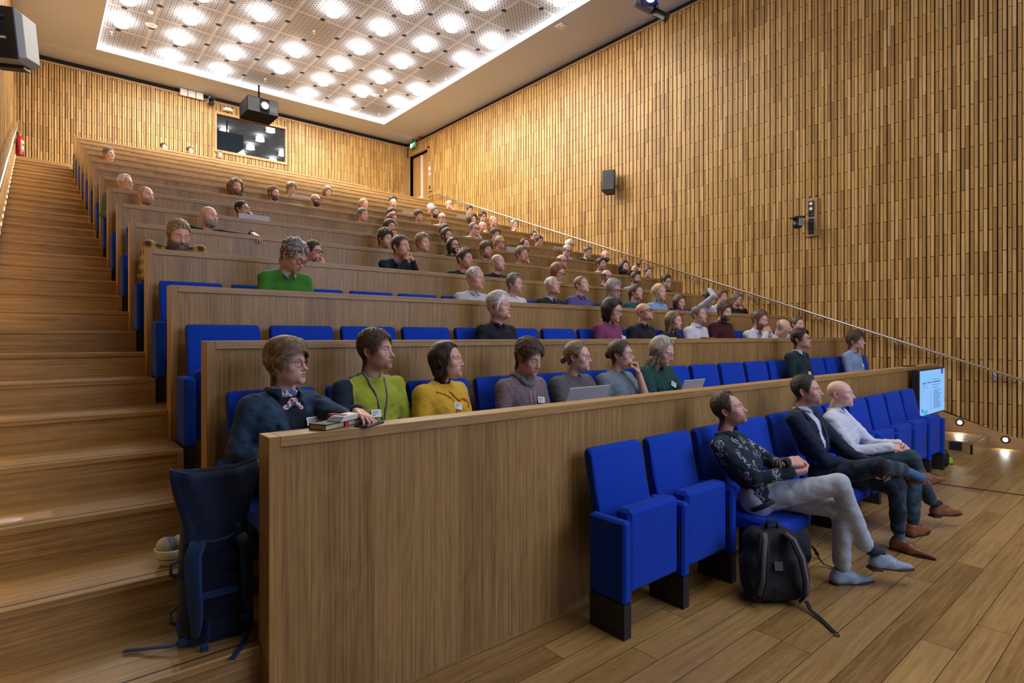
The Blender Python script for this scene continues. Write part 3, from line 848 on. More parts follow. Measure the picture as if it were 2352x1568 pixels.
def make_hair(p,D,T,Pp,rs,fun,near,mat,rot=None):
    st=p['hair']
    nu,nv=D.shape[:2]; Df=D.reshape(-1,3); r0=rs.reshape(-1)
    P0=Df*r0[:,None]
    m=hairmask(P0,p,st)
    az=np.abs(np.arctan2(Df[:,0],-Df[:,1])); el=np.arcsin(np.clip(Df[:,2],-1,1))
    if st in ('bob','long','curlylong'):
        lim=-1.35 if st!='bob' else -1.2
        ext=smooth01(az,p.get('face',1.28),p.get('face',1.28)+.14)*smooth01(el,lim,lim+.1)
        m=np.maximum(m,ext)
    ro=hair_r(Df,r0,p,None)
    # do not cover the ear for short styles
    if st not in ('bob','long','curlylong','swept') or p.get('ears'):
        e=np.exp(-(((P0[:,1]-.028)/.022)**2+((P0[:,2]+HC[2]+.006)/.034)**2)**2)*(np.abs(P0[:,0])>.045)
        m=m*(1-.92*e)
    thk=hairthick(P0,p) if st not in ('bob','long','curlylong') else np.maximum(hairthick(P0,p),m*(az>1.15))
    r=r0-.004+.0055*m+(ro-r0)*m*thk
    V=HC+Df*r[:,None]
    F=gridfaces(nu,nv); keep=(m[F]>.02).any(1)
    F=F[keep]
    used_=np.unique(F); mp=-np.ones(len(V),int); mp[used_]=np.arange(len(used_))
    Vs=[V[used_]]; Fs=[mp[F]]; n=len(used_)
    # clumps of strands
    K=p.get('clumps',420 if not near else 1900)
    if near: K=int(K*1.5)
    if st=='buzz': K=0
    r_=np.random.default_rng(p.get('seed',1))
    if K:
        cand=np.where((m>.75))[0]
        wt=r0[cand]**2*np.sin(Pp.reshape(-1)[cand])*.0+np.sin(Pp.reshape(-1)[cand])*(1-.52*np.cos(T.reshape(-1)[cand]))
        wt=np.clip(wt,1e-4,None)
        pick=r_.choice(cand,K,p=wt/wt.sum()); d0=Df[pick]+r_.normal(scale=.02,size=(K,3)); d0/=np.linalg.norm(d0,axis=1)[:,None]
        comb=p.get('comb','down')
        up_=np.array((0,0,1.0)); crown=np.array((0,.55,.83))
        if comb=='back': tg=np.array((0,1.0,-.15))[None]-0*d0
        elif comb=='fwd': tg=np.array((0,-1.0,-.1))[None]-0*d0
        elif comb=='side': tg=np.stack([np.full(K,.9*p.get('part',1)),np.full(K,-.35),np.full(K,.0)],1)
        else: tg=d0-crown*((d0@crown)[:,None])*1.0; tg=tg-up_*.4; tg=d0-crown[None]
        low=smooth01(-d0[:,2],-.45,-.1)[:,None]
        tg=tg*(1-low)+np.array((0,.25,-1.0))[None]*low if st not in ('bun','pony') else np.array((0,1.0,-.15))[None]+0*d0
        if st in ('bob','long'):
            tp=smooth01(d0[:,2],.35,.6)[:,None]; sg=np.sign(d0[:,0]+.25)[:,None]; tg=tg*(1-tp)+tp*np.concatenate([sg*1.0,np.full((K,1),.45),np.full((K,1),-.1)],1)
        if comb=='curl' or st in ('curly','curlylong'): tg=tg*.5+r_.normal(scale=.8,size=(K,3))
        if st=='messy': tg=tg+r_.normal(scale=.35,size=(K,3))
        if st=='mohawk': tg=tg*.3+up_*.6
        tg=tg-(tg*d0).sum(1)[:,None]*d0; tg/=np.linalg.norm(tg,axis=1)[:,None]+1e-6
        Lh={'short':.026,'crop':.016,'full':.04,'curly':.028,'curlylong':.05,'long':.075,'bob':.06,'bun':.045,'pony':.05,'swept':.055,'quiff':.03,'mohawk':.02,'messy':.035}[st]
        ns=5 if near else 4
        wv=.00095 if near else .0026
        if st in('curly','curlylong'): wv*=1.5
        ln=Lh*r_.uniform(.5,1.3,K)
        pts=[];q=d0.copy(); curv=r_.normal(scale=(1.2 if st in('curly','curlylong','messy') else .25),size=K)
        binr=np.cross(d0,tg)
        # base radius by nearest grid dir: evaluate skin function once per step
        for s_ in range(ns):
            a=s_/(ns-1)
            dd=d0+ (tg*(np.sin(a*1.2)/1.2)[None] if False else tg*a)*(ln/.1)[:,None]+binr*(curv*a*a*.25*(ln/.05))[:,None]
            dd/=np.linalg.norm(dd,axis=1)[:,None]
            rk=shoot(fun,dd.astype(np.float32).reshape(-1,1,3),.16,16).reshape(-1)
            ro_=hair_r(dd,rk,p,None)
            lift=(.0015+.5*hairshape(p)*(.18 if st not in('messy','curly','curlylong','quiff') else .45)*np.sin(a*2.6)*r_.uniform(.3,1.2,K))
            if st in ('bob','long','curlylong'): lift=lift*.6+.001
            pts.append(HC+dd*(np.clip(ro_,0,.32)+lift-(.003 if s_==0 else 0))[:,None])
        P_=np.stack(pts,1)                                   # K,ns,3
        if st not in ('bob','long','curlylong'):
            ez=(((P_[...,1]-.020)/.026)**2+((P_[...,2]+.010)/.036)**2<1)&(np.abs(P_[...,0])>.05)
            kp=~ez.any(1); P_=P_[kp]; K=int(kp.sum())
        tan=np.gradient(P_,axis=1); nor=P_-HC; nor/=np.linalg.norm(nor,axis=2)[...,None]
        bi=np.cross(tan,nor); bi/=np.linalg.norm(bi,axis=2)[...,None]+1e-9
        prof=np.array([.55,1.,1.,.75,.12][-ns:] if ns==5 else [.6,1,.9,.12])
        wd_=(wv*r_.uniform(.6,1.5,K))[:,None]*prof[None]
        A=P_+bi*wd_[...,None]; B=P_-bi*wd_[...,None]; Cn=P_+nor*(wd_*.7)[...,None]
        R3=np.stack([A,Cn,B],2).reshape(-1,3)                # K*ns*3
        base=(np.arange(K)*ns*3)[:,None]+n
        fs=[]
        for s_ in range(ns-1):
            for e_ in ((0,1),(1,2)):
                a=base+s_*3+e_[0]; b=base+s_*3+e_[1]; c=base+(s_+1)*3+e_[1]; d=base+(s_+1)*3+e_[0]
                fs.append(np.concatenate([a,b,c,d],1))
        Vs.append(R3); Fs.append(np.concatenate(fs)); n+=len(R3)
    V=np.concatenate(Vs); F=np.concatenate(Fs)
    # bun / ponytail volumes
    extra=[]
    if st=='bun':
        cx=p.get('bunpos',(0,.128,.0)); rb=p.get('bunr',.030)
        f=lambda Q: ell(Q,cx,(rb,rb*.8,rb))+.0045*vnoise(Q,170,3)+.002*vnoise(Q,420,4)
        f2=lambda Q: smin(f(Q),cap(Q,(0,.085,.005),cx,.022,.014),.02)
        extra.append(nets(f2,(-.06,.06,-.06),(.06,.20,.07),.004 if near else .009))
    if st=='pony':
        f2=lambda Q: smin(cap(Q,(0,.10,.02),(0,.135,.0),.016,.018),cap(Q,(0,.135,.0),(.01,.125,-.14),.020,.010),.02)+.002*vnoise(Q,300,4)
        extra.append(nets(f2,(-.05,.06,-.18),(.05,.19,.06),.005 if near else .010))
    for v,f in extra:
        if len(f): F=np.concatenate([F,f+len(V)]); V=np.concatenate([V,v])
    return V,F
def make_beard(p,D,rs,near):
    """short full beard shell"""
    Df=D.reshape(-1,3); r0=rs.reshape(-1); P=Df*r0[:,None]+HC
    x=np.abs(P[:,0]);y=P[:,1];z=P[:,2]
    b=p['beard']
    if b=='goatee': m=smooth01(-z,.046,.052)*(1-smooth01(x,.026,.036))*(y<-.05)
    elif b=='mous': m=smooth01(-z,.046,.05)*(1-smooth01(-z,.058,.062))*(1-smooth01(x,.022,.03))*(y<-.07)
    else:
        m=smooth01(-z,.040,.052)*smooth01(-y,-.015,.012)
        m=np.maximum(m,smooth01(-z,-.002,.02)*smooth01(x,.054,.062)*smooth01(-y,-.022,-.004)*(1-smooth01(-y,.02,.04)))
    lip=((x/.021)**2+((z+.0655)/.0095)**2<1)&(y<-.082)
    m=m*(1-lip)*(1-smooth01(-z,.118,.135))
    t={'short':.0035,'full':.008,'long':.019,'goatee':.005,'mous':.003}[b]
    low=smooth01(-z,.06,.11)
    n=vnoise(P.astype(np.float32),260,2)*.5+vnoise(P.astype(np.float32),620,4)*.5
    r=r0-.003+(t*(.6+.8*low)*(1+.35*n)+.003)*m
    V=HC+Df*r[:,None]; F=gridfaces(*D.shape[:2]); F=F[(m[F]>.05).any(1)]
    u=np.unique(F); mp=-np.ones(len(V),int); mp[u]=np.arange(len(u))
    return V[u],mp[F]
def glasses(kind,near):
    b=MB(); w={'round':.0215,'rect':.025,'thin':.0225,'big':.0245}[kind]; h={'round':.021,'rect':.0155,'thin':.0165,'big':.0215}[kind]
    th={'round':.0016,'rect':.0021,'thin':.0009,'big':.0015}[kind]*(1 if near else 1.7)
    for s in (-1,1):
        pts=[]
        n=18
        for i in range(n+1):
            a=2*math.pi*i/n; e=1 if kind=='round' else .72
            cx=math.copysign(abs(math.cos(a))**e,math.cos(a)); sz=math.copysign(abs(math.sin(a))**e,math.sin(a))
            X=s*.0325+cx*w; pts.append((X,-.101+abs(X)**2*5.0,-.004+sz*h))
        b.tube(pts,th,0,6,False)
        b.tube([(s*.055,-.086,.004),(s*.066,-.070,.004),(s*.076,.000,.002),(s*.077,.022,-.004)],th*.9,0,6)
    b.tube([(-.012,-.1005,.001),(0,-.1035,.004),(.012,-.1005,.001)],th,0,6)
    return b
def lens_mb(kind,side):
    b=MB(); w={'round':.021,'rect':.0245,'thin':.022,'big':.024}[kind]; h={'round':.0205,'rect':.015,'thin':.016,'big':.021}[kind]
    for s in (side,):
        n=16; v=[]
        for i in range(n):
            a=2*math.pi*i/n; X=s*.0325+math.cos(a)*w; v.append((X,-.1005+abs(X)**2*5.0,-.004+math.sin(a)*h))
        b.add(v,[tuple(range(n))],0)
    return b
# ---------------------------------------------------------------- hand
def hand_mesh(pose,h=.0055):
    """right hand, wrist at origin, fingers toward -z when relaxed (hanging), palm toward +y... thumb on -x side"""
    # finger: base, then bends
    cur={'relax':(.35,.45,.35),'fist':(1.35,1.55,1.0),'flat':(.10,.15,.10),'curl':(.75,.9,.6),'pinch':(.7,.75,.5),'spread':(.15,.2,.15)}[pose]
    lens=[(.043,.026,.021),(.048,.030,.023),(.045,.028,.022),(.035,.021,.019)]
    xb=[-.030,-.010,.011,.030]; rad=[.0082,.0086,.0082,.0072]
    prims=[]
    prims.append(((0,0,.012),(0,0,-.012),.024,.027,(1.0,.62)))
    for i in range(4):
        zb=-.088-(.006,.009,.006,-.004)[i]
        prims.append(((xb[i]*.55,0,-.020),(xb[i],.0,zb),.0165,.0125,None))
        p=np.array((xb[i],0,zb)); a=0
        spread=(-.10,-.03,.04,.12)[i]*(1.6 if pose=='spread' else (.4 if pose=='fist' else 1))
        for q in range(3):
            a+=cur[q]*(1+.10*(i-1)*(pose!='flat')) 
            d=np.array((math.sin(spread)*math.cos(a),math.sin(a),-math.cos(a)))
            e=p+d*lens[i][q]; r0=rad[i]*(1-.07*q)
            prims.append((tuple(p),tuple(e),r0*1.04,r0*.92,None)); p=e
    tb=np.array((-.022,.008,-.022)); 
    th={'fist':((-.034,.026,-.055),(-.020,.040,-.080),(.0,.042,-.092)),'pinch':((-.044,.026,-.052),(-.036,.046,-.078),(-.022,.055,-.10))}.get(pose,((-.045,.018,-.050),(-.058,.028,-.078),(-.060,.034,-.104)))
    p=tb; rr=(.0165,.0115,.0098,.0088)
    for q,e in enumerate(th): prims.append((tuple(p),e,rr[q],rr[q+1],None)); p=np.array(e)
    def f(P):
        Ps=P*np.array((1,1.0,1),np.float32); d=None
        for i,(a,b,ra,rb,sq) in enumerate(prims):
            if sq: 
                v=cap(Ps*np.array((1,1/sq[1],1)),a,b,ra,rb)*sq[1]
            else: v=cap(Ps,a,b,ra,rb)
            if d is None: d=v
            else: d=smin(d,v,.012 if (i<2 or sq) else (.009 if abs(a[2])<.03 else .0035))
        return d
    return nets(f,(-.085,-.035,-.20),(.06,.095,.04),h)
_H={}
def hand(pose,side,near):
    k=(pose,near)
    if k not in _H: _H[k]=hand_mesh(pose,.0036 if near else .008)
    V,F=_H[k]; V=V.copy(); F=F.copy()
    if side>0: V[:,0]*=-1; F=F[:,::-1]
    return V,F
def frame_to(a,dirv,palm):
    """matrix taking hand -z to dirv and +y (palm side) to palm"""
    z=-Vector(dirv).normalized(); y=Vector(palm); y=(y-z*y.dot(z)).normalized(); x=y.cross(z)
    M_=Matrix((x,y,z)).transposed().to_4x4(); M_.translation=Vector(a); return np.array(M_)
def xf(V,M_): return V@M_[:3,:3].T+M_[:3,3]

# ---------------------------------------------------------------- materials for people
def skinmat():
    m,nt,p=newmat('skin'); a=N(nt,'ShaderNodeAttribute',attribute_name='col')
    v=coords(nt); n=noise(nt,v,90,4,.6); n2=noise(nt,v,14,3,.5)
    k=ramp(nt,mth(nt,'ADD',mth(nt,'MULTIPLY',n,.5),mth(nt,'MULTIPLY',n2,.5)),(.35,(.86,.80,.80)),(.65,(1.06,1.04,1.03)))
    L(nt,mixc(nt,1.0,a.outputs['Color'],k,'MULTIPLY'),p.inputs['Base Color'])
    p.inputs['Roughness'].default_value=.46; p.inputs['Subsurface Weight'].default_value=.0
    bump(nt,p,noise(nt,v,420,2,.5),.10,.001)
    return m
M['skin']=skinmat()
_hm={}
def hairmat(c):
    if c not in _hm:
        m,nt,p=newmat('hair_'+c); col=HCOL[c]; v=coords(nt,(1,1,1)); n=noise(nt,v,260,4,.7,.6); n2=noise(nt,v,45,3,.6)
        k=mth(nt,'ADD',mth(nt,'MULTIPLY',n,.55),mth(nt,'MULTIPLY',n2,.45))
        lo=tuple(x*.45 for x in col); hi=tuple(min(1,x*1.75) for x in col)
        if c=='highl': lo,hi=(.07,.05,.035),(.62,.55,.44)
        g=N(nt,'ShaderNodeNewGeometry'); rv=ramp(nt,g.outputs['Random Per Island'],(0,.5),(.5,1.0),(1,1.9))
        L(nt,mixc(nt,1.0,ramp(nt,k,(.36,lo),(.64,hi)),rv,'MULTIPLY'),p.inputs['Base Color']); p.inputs['Roughness'].default_value=.48
        bump(nt,p,n,.5,.003); _hm[c]=m
    return _hm[c]
_cm={}
def cloth(c,kind='plain'):
    key=(tuple(round(x,4) for x in c),kind)
    if key in _cm: return _cm[key]
    nm='cloth_%s_%d'%(kind,len(_cm))
    m,nt,p=newmat(nm); v=coords(nt)
    n=noise(nt,v,500,2,.6); n2=noise(nt,v,9,4,.6,.5)
    lo=tuple(x*.78 for x in c)
    col=mixc(nt,n2,lo,c)
    if kind=='floral':
        vv=N(nt,'ShaderNodeTexVoronoi',feature='DISTANCE_TO_EDGE'); vv.inputs['Scale'].default_value=30; L(nt,coords(nt,(1,1,1)),vv.inputs['Vector'])
        v2=N(nt,'ShaderNodeTexVoronoi'); v2.inputs['Scale'].default_value=13; L(nt,v,v2.inputs['Vector'])
        pet=mth(nt,'LESS_THAN',v2.outputs['Distance'],.44); ln=mth(nt,'GREATER_THAN',mth(nt,'ABSOLUTE',mth(nt,'SUBTRACT',vv.outputs['Distance'],.10)),.05)
        ms=mth(nt,'MULTIPLY',pet,mth(nt,'MULTIPLY',mth(nt,'SUBTRACT',1,ln),mth(nt,'GREATER_THAN',noise(nt,v,60,3,.6),.47)))
        col=mixc(nt,mth(nt,'MULTIPLY',ms,.85),col,(.50,.58,.66))
    if kind=='plaid':
        sp=N(nt,'ShaderNodeSeparateXYZ'); L(nt,v,sp.inputs[0])
        def band(x,per,w,o=0): return mth(nt,'LESS_THAN',mth(nt,'FRACT',mth(nt,'ADD',mth(nt,'DIVIDE',x,per),o+20)),w)
        a=band(sp.outputs[0],.085,.5); b_=band(sp.outputs[2],.085,.5)
        col=mixc(nt,mth(nt,'MULTIPLY',mth(nt,'ADD',a,b_),.46),col,(.012,.014,.018))
        col=mixc(nt,mth(nt,'MULTIPLY',mth(nt,'MAXIMUM',band(sp.outputs[0],.085,.06,.3),band(sp.outputs[2],.085,.06,.3)),.6),col,(.6,.5,.3))
    if kind=='denim':
        col=mixc(nt,ramp(nt,n2,(.45,0.0),(.75,.5)),col,(.10,.18,.28))
    if kind=='knit':
        col=mixc(nt,ramp(nt,noise(nt,v,240,2,.8),(.45,0.0),(.6,.55)),col,tuple(min(1,x*1.9+.03) for x in c))
    if kind=='melange':
        col=mixc(nt,ramp(nt,noise(nt,coords(nt,(1,1,5)),90,2,.8),(.46,0.0),(.56,.8)),col,(.36,.19,.15))
    if kind=='scarf':
        vv=N(nt,'ShaderNodeTexVoronoi'); vv.inputs['Scale'].default_value=75; L(nt,v,vv.inputs['Vector'])
        col=mixc(nt,mth(nt,'GREATER_THAN',vv.outputs['Distance'],.42),(.62,.03,.02),(.72,.68,.62))
        col=mixc(nt,mth(nt,'GREATER_THAN',noise(nt,v,16,2,.5),.58),col,(.10,.18,.42))
    if kind=='chambray': col=mixc(nt,ramp(nt,n,(.45,0.0),(.6,.4)),col,(.55,.65,.78))
    L(nt,col,p.inputs['Base Color']); p.inputs['Roughness'].default_value=.85; p.inputs['Specular IOR Level'].default_value=.25
    p.inputs['Sheen Weight'].default_value=.08
    wr=noise(nt,coords(nt,(1,1,.6)),11,2,.5,.6)
    bump(nt,p,mth(nt,'ADD',mth(nt,'MULTIPLY',wr,1.0),mth(nt,'MULTIPLY',n,.04)),.38,.014)
    _cm[key]=m; return m
M['frame_dark']=plain('frame_dark',(.02,.015,.012),.35); M['frame_horn']=plain('frame_horn',(.22,.08,.02),.3); M['frame_metal']=plain('frame_metal',(.35,.32,.28),.3,.9)
def lensmat():
    m,nt,p=newmat('spectacle_lens'); nt.nodes.remove(p); o=[n for n in nt.nodes if n.type=='OUTPUT_MATERIAL'][0]
    t=N(nt,'ShaderNodeBsdfTransparent'); g=N(nt,'ShaderNodeBsdfGlossy'); g.inputs['Roughness'].default_value=.02; mx=N(nt,'ShaderNodeMixShader'); mx.inputs[0].default_value=.07
    t.inputs[0].default_value=(.95,.95,.97,1)
    L(nt,t.outputs[0],mx.inputs[1]); L(nt,g.outputs[0],mx.inputs[2]); L(nt,mx.outputs[0],o.inputs[0]); return m
M['lens']=lensmat()
M['badge']=plain('badge_white',(.75,.78,.80),.4); M['badge_ink']=plain('badge_ink',(.05,.10,.22),.5)

# ---------------------------------------------------------------- body
def torso_sdf(J,k,wr=.004,neckhole=True,seed=1,extra=0.0):
    """J: joints dict (numpy). k: sizes dict"""
    N_=J['neck']; P_=J['pelvis']; r=J['right']; fw=J['fwd']; m=k.get('m',1.0); belly=k.get('belly',0)
    mid=P_*.55+N_*.45; ch=P_*.22+N_*.78
    C_=J['chestc'] if 'chestc' in J else ch
    def f(P):
        d=cap(P,tuple(C_-r*.085*m+fw*.0),tuple(C_+r*.085*m+fw*.0),(.098+.012*k.get('f',0)+extra))
        d=smin(d,cap(P,tuple(mid-r*.065*m+fw*(.0+.03*belly)),tuple(mid+r*.065*m+fw*(.0+.03*belly)),.098+.035*belly+extra),.07)
        d=smin(d,cap(P,tuple(P_-r*.075+fw*.01),tuple(P_+r*.075+fw*.01),.112+.02*belly+extra),.07)
        d=smin(d,cap(P,tuple(N_+J['down']*.045),tuple(N_+J['down']*.11),.070,.080),.035)
        if k.get('f'): 
            for s in (-1,1): d=smin(d,ell(P,tuple(C_+r*.065*s+fw*.085+J['down']*.045),(.055,.05,.055)),.04)
        for s,S in ((-1,'r'),(1,'l')):
            sh=J['sh'+S]; el=J['el'+S]; w=J['wr'+S]
            d=smin(d,cap(P,tuple(N_+r*.034*s*1.0+J['down']*.022-fw*.010),tuple(sh-J['down']*.002),.043+extra,.048+extra),.035)
            sl=k.get('sleeve',1.0)
            u=k.get('ar',.050)+extra
            d2=cap(P,tuple(sh),tuple(el),u*1.08,u*.86)
            if sl>=.6: 
                e2=el+(w-el)*min(1,(sl-.5)*2*.97); d2=smin(d2,cap(P,tuple(el),tuple(e2),u*.86,(u*.70 if sl>.9 else u*.78)*k.get('cuff',1)),.02)
            else: d2=cap(P,tuple(sh),tuple(sh+(el-sh)*sl*1.6),u*1.10,u*1.05)
            d=smin(d,d2,.028)
        if neckhole: 
            nk=k.get('neckline',.057); d=smax(d,-cap(P,tuple(N_-J['down']*.00+fw*.0),tuple(N_-J['down']*.13),nk,nk*1.1),.012)
            if k.get('vneck'):
                v=k['vneck']; d=smax(d,-cap(P,tuple(N_+fw*.09),tuple(N_+fw*.17+J['down']*v),.045,.012),.012)
            if k.get('open'):   # open jacket front
                q=P-N_; fx=np.abs(q@r); dz=q@J['down']; fy=q@fw
                wdt=.012+.060*np.clip(1-dz/k['open'],0,1)+.0*fy
                slab=np.maximum(fx-wdt,-(fy-.0)); d=smax(d,-slab,.008)
        if k.get('cut') is not None: d=smax(d,(P-P_)@J['down'].astype(np.float32)-k['cut'],.012)
        if wr:
            a=(P@np.array([3.,7.,31.],np.float32)); n1=vnoise(P,34,seed); n2=vnoise(P*np.array((1,1,1.8),np.float32),70,seed+3)
            d=d+wr*(.65*n1+.5*n2)
        return d
    return f
def legs_sdf(J,k):
    def f(P):
        P_=J['pelvis']; r=J['right']; d=cap(P,tuple(P_-r*.07),tuple(P_+r*.07),.105)
        dd=d
        for S in 'rl':
            a=cap(P,tuple(J['hip'+S]),tuple(J['kn'+S]),.080,.060)
            b=cap(P,tuple(J['kn'+S]),tuple(J['an'+S]),.060,k.get('hem',.045))
            dd=smin(dd,smin(a,b,.02),.012)
        return dd+.0025*vnoise(P,30,2)
    return f
def bbox(pts,m): P=np.array(pts); return P.min(0)-m,P.max(0)+m
def shoe_mesh(L_=.285,h=.005,pointy=.5):
    """heel at y=+.08, toe toward -y, sole on z=0, ankle over the origin"""
    t=L_-.08
    def f(P):
        d=cap(P*np.array((1,1,1.0)),(0,.045,.035),(0,-.06,.030),.036,.038)
        d=smin(d,cap(P,(0,-.06,.026),(0,-t+.030,.020),.040,.022-.006*pointy),.03)
        d=smin(d,cap(P,(0,.040,.04),(0,.030,.085),.034,.033),.03)
        d=smin(d,cap(P,(0,.02,.075),(0,-.05,.045),.033,.03),.03)
        d=smax(d,-(P[:,2]-.008),.004)
        d=smax(d,P[:,2]-.098+.12*np.maximum(0,-P[:,1]),.006)
        return d
    return nets(f,(-.06,-t-.02,-.005),(.06,.10,.12),h)
def sole_poly(L_=.285,m=.003,pointy=.5):
    t=L_-.08; pts=[]
    for (x,y) in ((.0,.084),(.022,.078),(.034,.055),(.033,.02),(.030,-.02),(.038,-.07),(.043,-.10),(.036,-.14),(.022-.006*pointy,-t+.035),(.008,-t+.006)): pts.append((x+(m if x else 0),y))
    return pts+[(-x,y) for x,y in pts[::-1] if x>0]
_shoe={}
def make_shoe(parent,mat,M4,solemat,near=False,laces=None,L_=.285,pointy=.5):
    key=(near,L_,pointy)
    if key not in _shoe: _shoe[key]=shoe_mesh(L_,.005 if near else .009,pointy)
    V,F=_shoe[key]
    o=link('shoe',mesh_np('shoe',xf(V,M4),F,mat),parent)
    b=MB(); b.prism(sole_poly(L_,.003,pointy),0,.012,0,Matrix(M4.tolist())); b.box((-.034,.012,-.012),(.034,.08,.0),0,Matrix(M4.tolist())) if near else None
    b.build('sole',solemat,o)
    if laces:
        b=MB()
        for i in range(4):
            y=-.035-.02*i; z=.078-.011*i
            b.tube([tuple((M4@np.array((s*.018,y,z-.004+(0.006 if s==0 else 0),1)))[:3]) for s in (-1,0,1)],.0018,0,5)
        for s in (-1,1): b.tube([tuple((M4@np.array(q+(1,)))[:3]) for q in ((0,-.03,.084),(s*.025,-.02,.10),(s*.04,-.045,.085),(s*.012,-.04,.08))],.0016,0,5)
        b.build('laces',laces,o)
    return o
def collar_mesh(nb,down,fw,r,rad=.062,hgt=.036,open_=.35,point=.045,two=True):
    """turn-down shirt collar: open ring round the neck with two points"""
    n=22; V=[];F=[]
    for i in range(n+1):
        a=open_+(2*math.pi-2*open_)*i/n          # 0 = front
        e=math.sin(a/2)                            # 0 at front,1 back
        q=fw*math.cos(a)+r*math.sin(a)
        frontness=max(0,math.cos(a))
        top=nb-down*(hgt*(.75+.5*e)-.012)+q*(rad*.93)
        bot=nb+down*(.004+point*frontness**3)+q*(rad*1.16+.014*frontness)
        V+= [nb+down*.012+q*rad*.98,top,top+q*.006+down*.002,bot+q*.004,bot]
    m_=5
    for i in range(n):
        for j in range(m_-1): F.append((i*m_+j,i*m_+j+1,(i+1)*m_+j+1,(i+1)*m_+j))
    return np.array(V),F
SIT=dict(knee=(.10,-.45,.52),ankle=(.11,-.40,.10))
def joints(p,N_,Hc):
    """seated skeleton in person frame (origin under hips, facing -y)"""
    J={}
    ty=p.get('tyaw',0.0); tw=p.get('sw',.185 if not p.get('f') else .160)
    Rz=rotm(ty,0); J['right']=Rz@np.array((1.,0,0)); J['fwd']=Rz@np.array((0,-1.,0))
    P_=np.array((0,.0,.505)); N_=np.array(N_)
    J['pelvis']=P_; J['neck']=N_; up=(N_-P_); up/=np.linalg.norm(up); J['down']=-up
    J['fwd']=J['fwd']-up*(J['fwd']@up); J['fwd']/=np.linalg.norm(J['fwd'])
    drop=p.get('drop',.070)
    r=J['right']; fw=J['fwd']
    ch=P_*.29+N_*.71
    J['chestc']=ch
    J['shr']=N_-r*tw+J['down']*drop-fw*.01; J['shl']=N_+r*tw+J['down']*drop-fw*.01
    for S,s in (('r',-1),('l',1)):
        J['hip'+S]=np.array((s*.085,-.02,.50)); 
        J['kn'+S]=np.array((s*.11,-.44,.535)); J['an'+S]=np.array((s*.11,-.40,.11))
    sr,sl=J['shr'],J['shl']
    # default arms: hands together on the lap
    J['elr']=sr+np.array((-.05,-.06,-.27)); J['ell']=sl+np.array((.05,-.06,-.27))
    J['wrr']=np.array((-.07,-.30,.66)); J['wrl']=np.array((.07,-.30,.66))
    J['hdr']=(.55,-.75,-.25); J['hdl']=(-.55,-.75,-.25)   # hand directions
    J['pr']=(.1,.2,-1); J['pl']=(-.1,.2,-1)
    pose=p.get('pose','lap')
    face=Hc+rotm(p['yaw'],p.get('pitch',0)*.0174)@np.array((0,-.095,-.075))
    if pose=='desk':
        J['elr']=sr+np.array((-.06,-.16,-.22)); J['ell']=sl+np.array((.06,-.16,-.22))
        J['wrr']=np.array((-.08,-.40,.79)); J['wrl']=np.array((.08,-.40,.79)); J['hdr']=(.6,-.8,-.1); J['hdl']=(-.6,-.8,-.1)
    if pose in('chinr','chinl','clasp','cheekr'):
        for S,s in (('r',-1),('l',1)):
            if pose=='chinr' and S=='l' or pose=='cheekr' and S=='l' or pose=='chinl' and S=='r': continue
            w=face+np.array((s*.035,-.03,-.085))
            if pose=='cheekr': w=face+np.array((s*.075,.02,-.085))
            if pose=='clasp': w=face+np.array((s*.05,-.045,-.10))
            J['wr'+S]=w
            sh=J['sh'+S]; mid=(w+sh)/2; d=w-sh; L=np.linalg.norm(d); h=math.sqrt(max(.28**2-(L/2)**2,.02))
            dn=np.array((s*.35,-.25,-1.)); dn-=d*(dn@d)/(L*L); dn/=np.linalg.norm(dn)
            J['el'+S]=mid+dn*h
            J['hd'+S]=tuple(face+np.array((s*.015,-.01,.02 if pose!='clasp' else -.0))-w) 
            J['p'+S]=tuple(-np.array((s*.6,-.5,0))) if pose!='clasp' else (-s*1.0,.3,0)
    for q,v in p.get('J',{}).items(): J[q]=np.array(v,float) if len(q)>2 or True else v
    return J

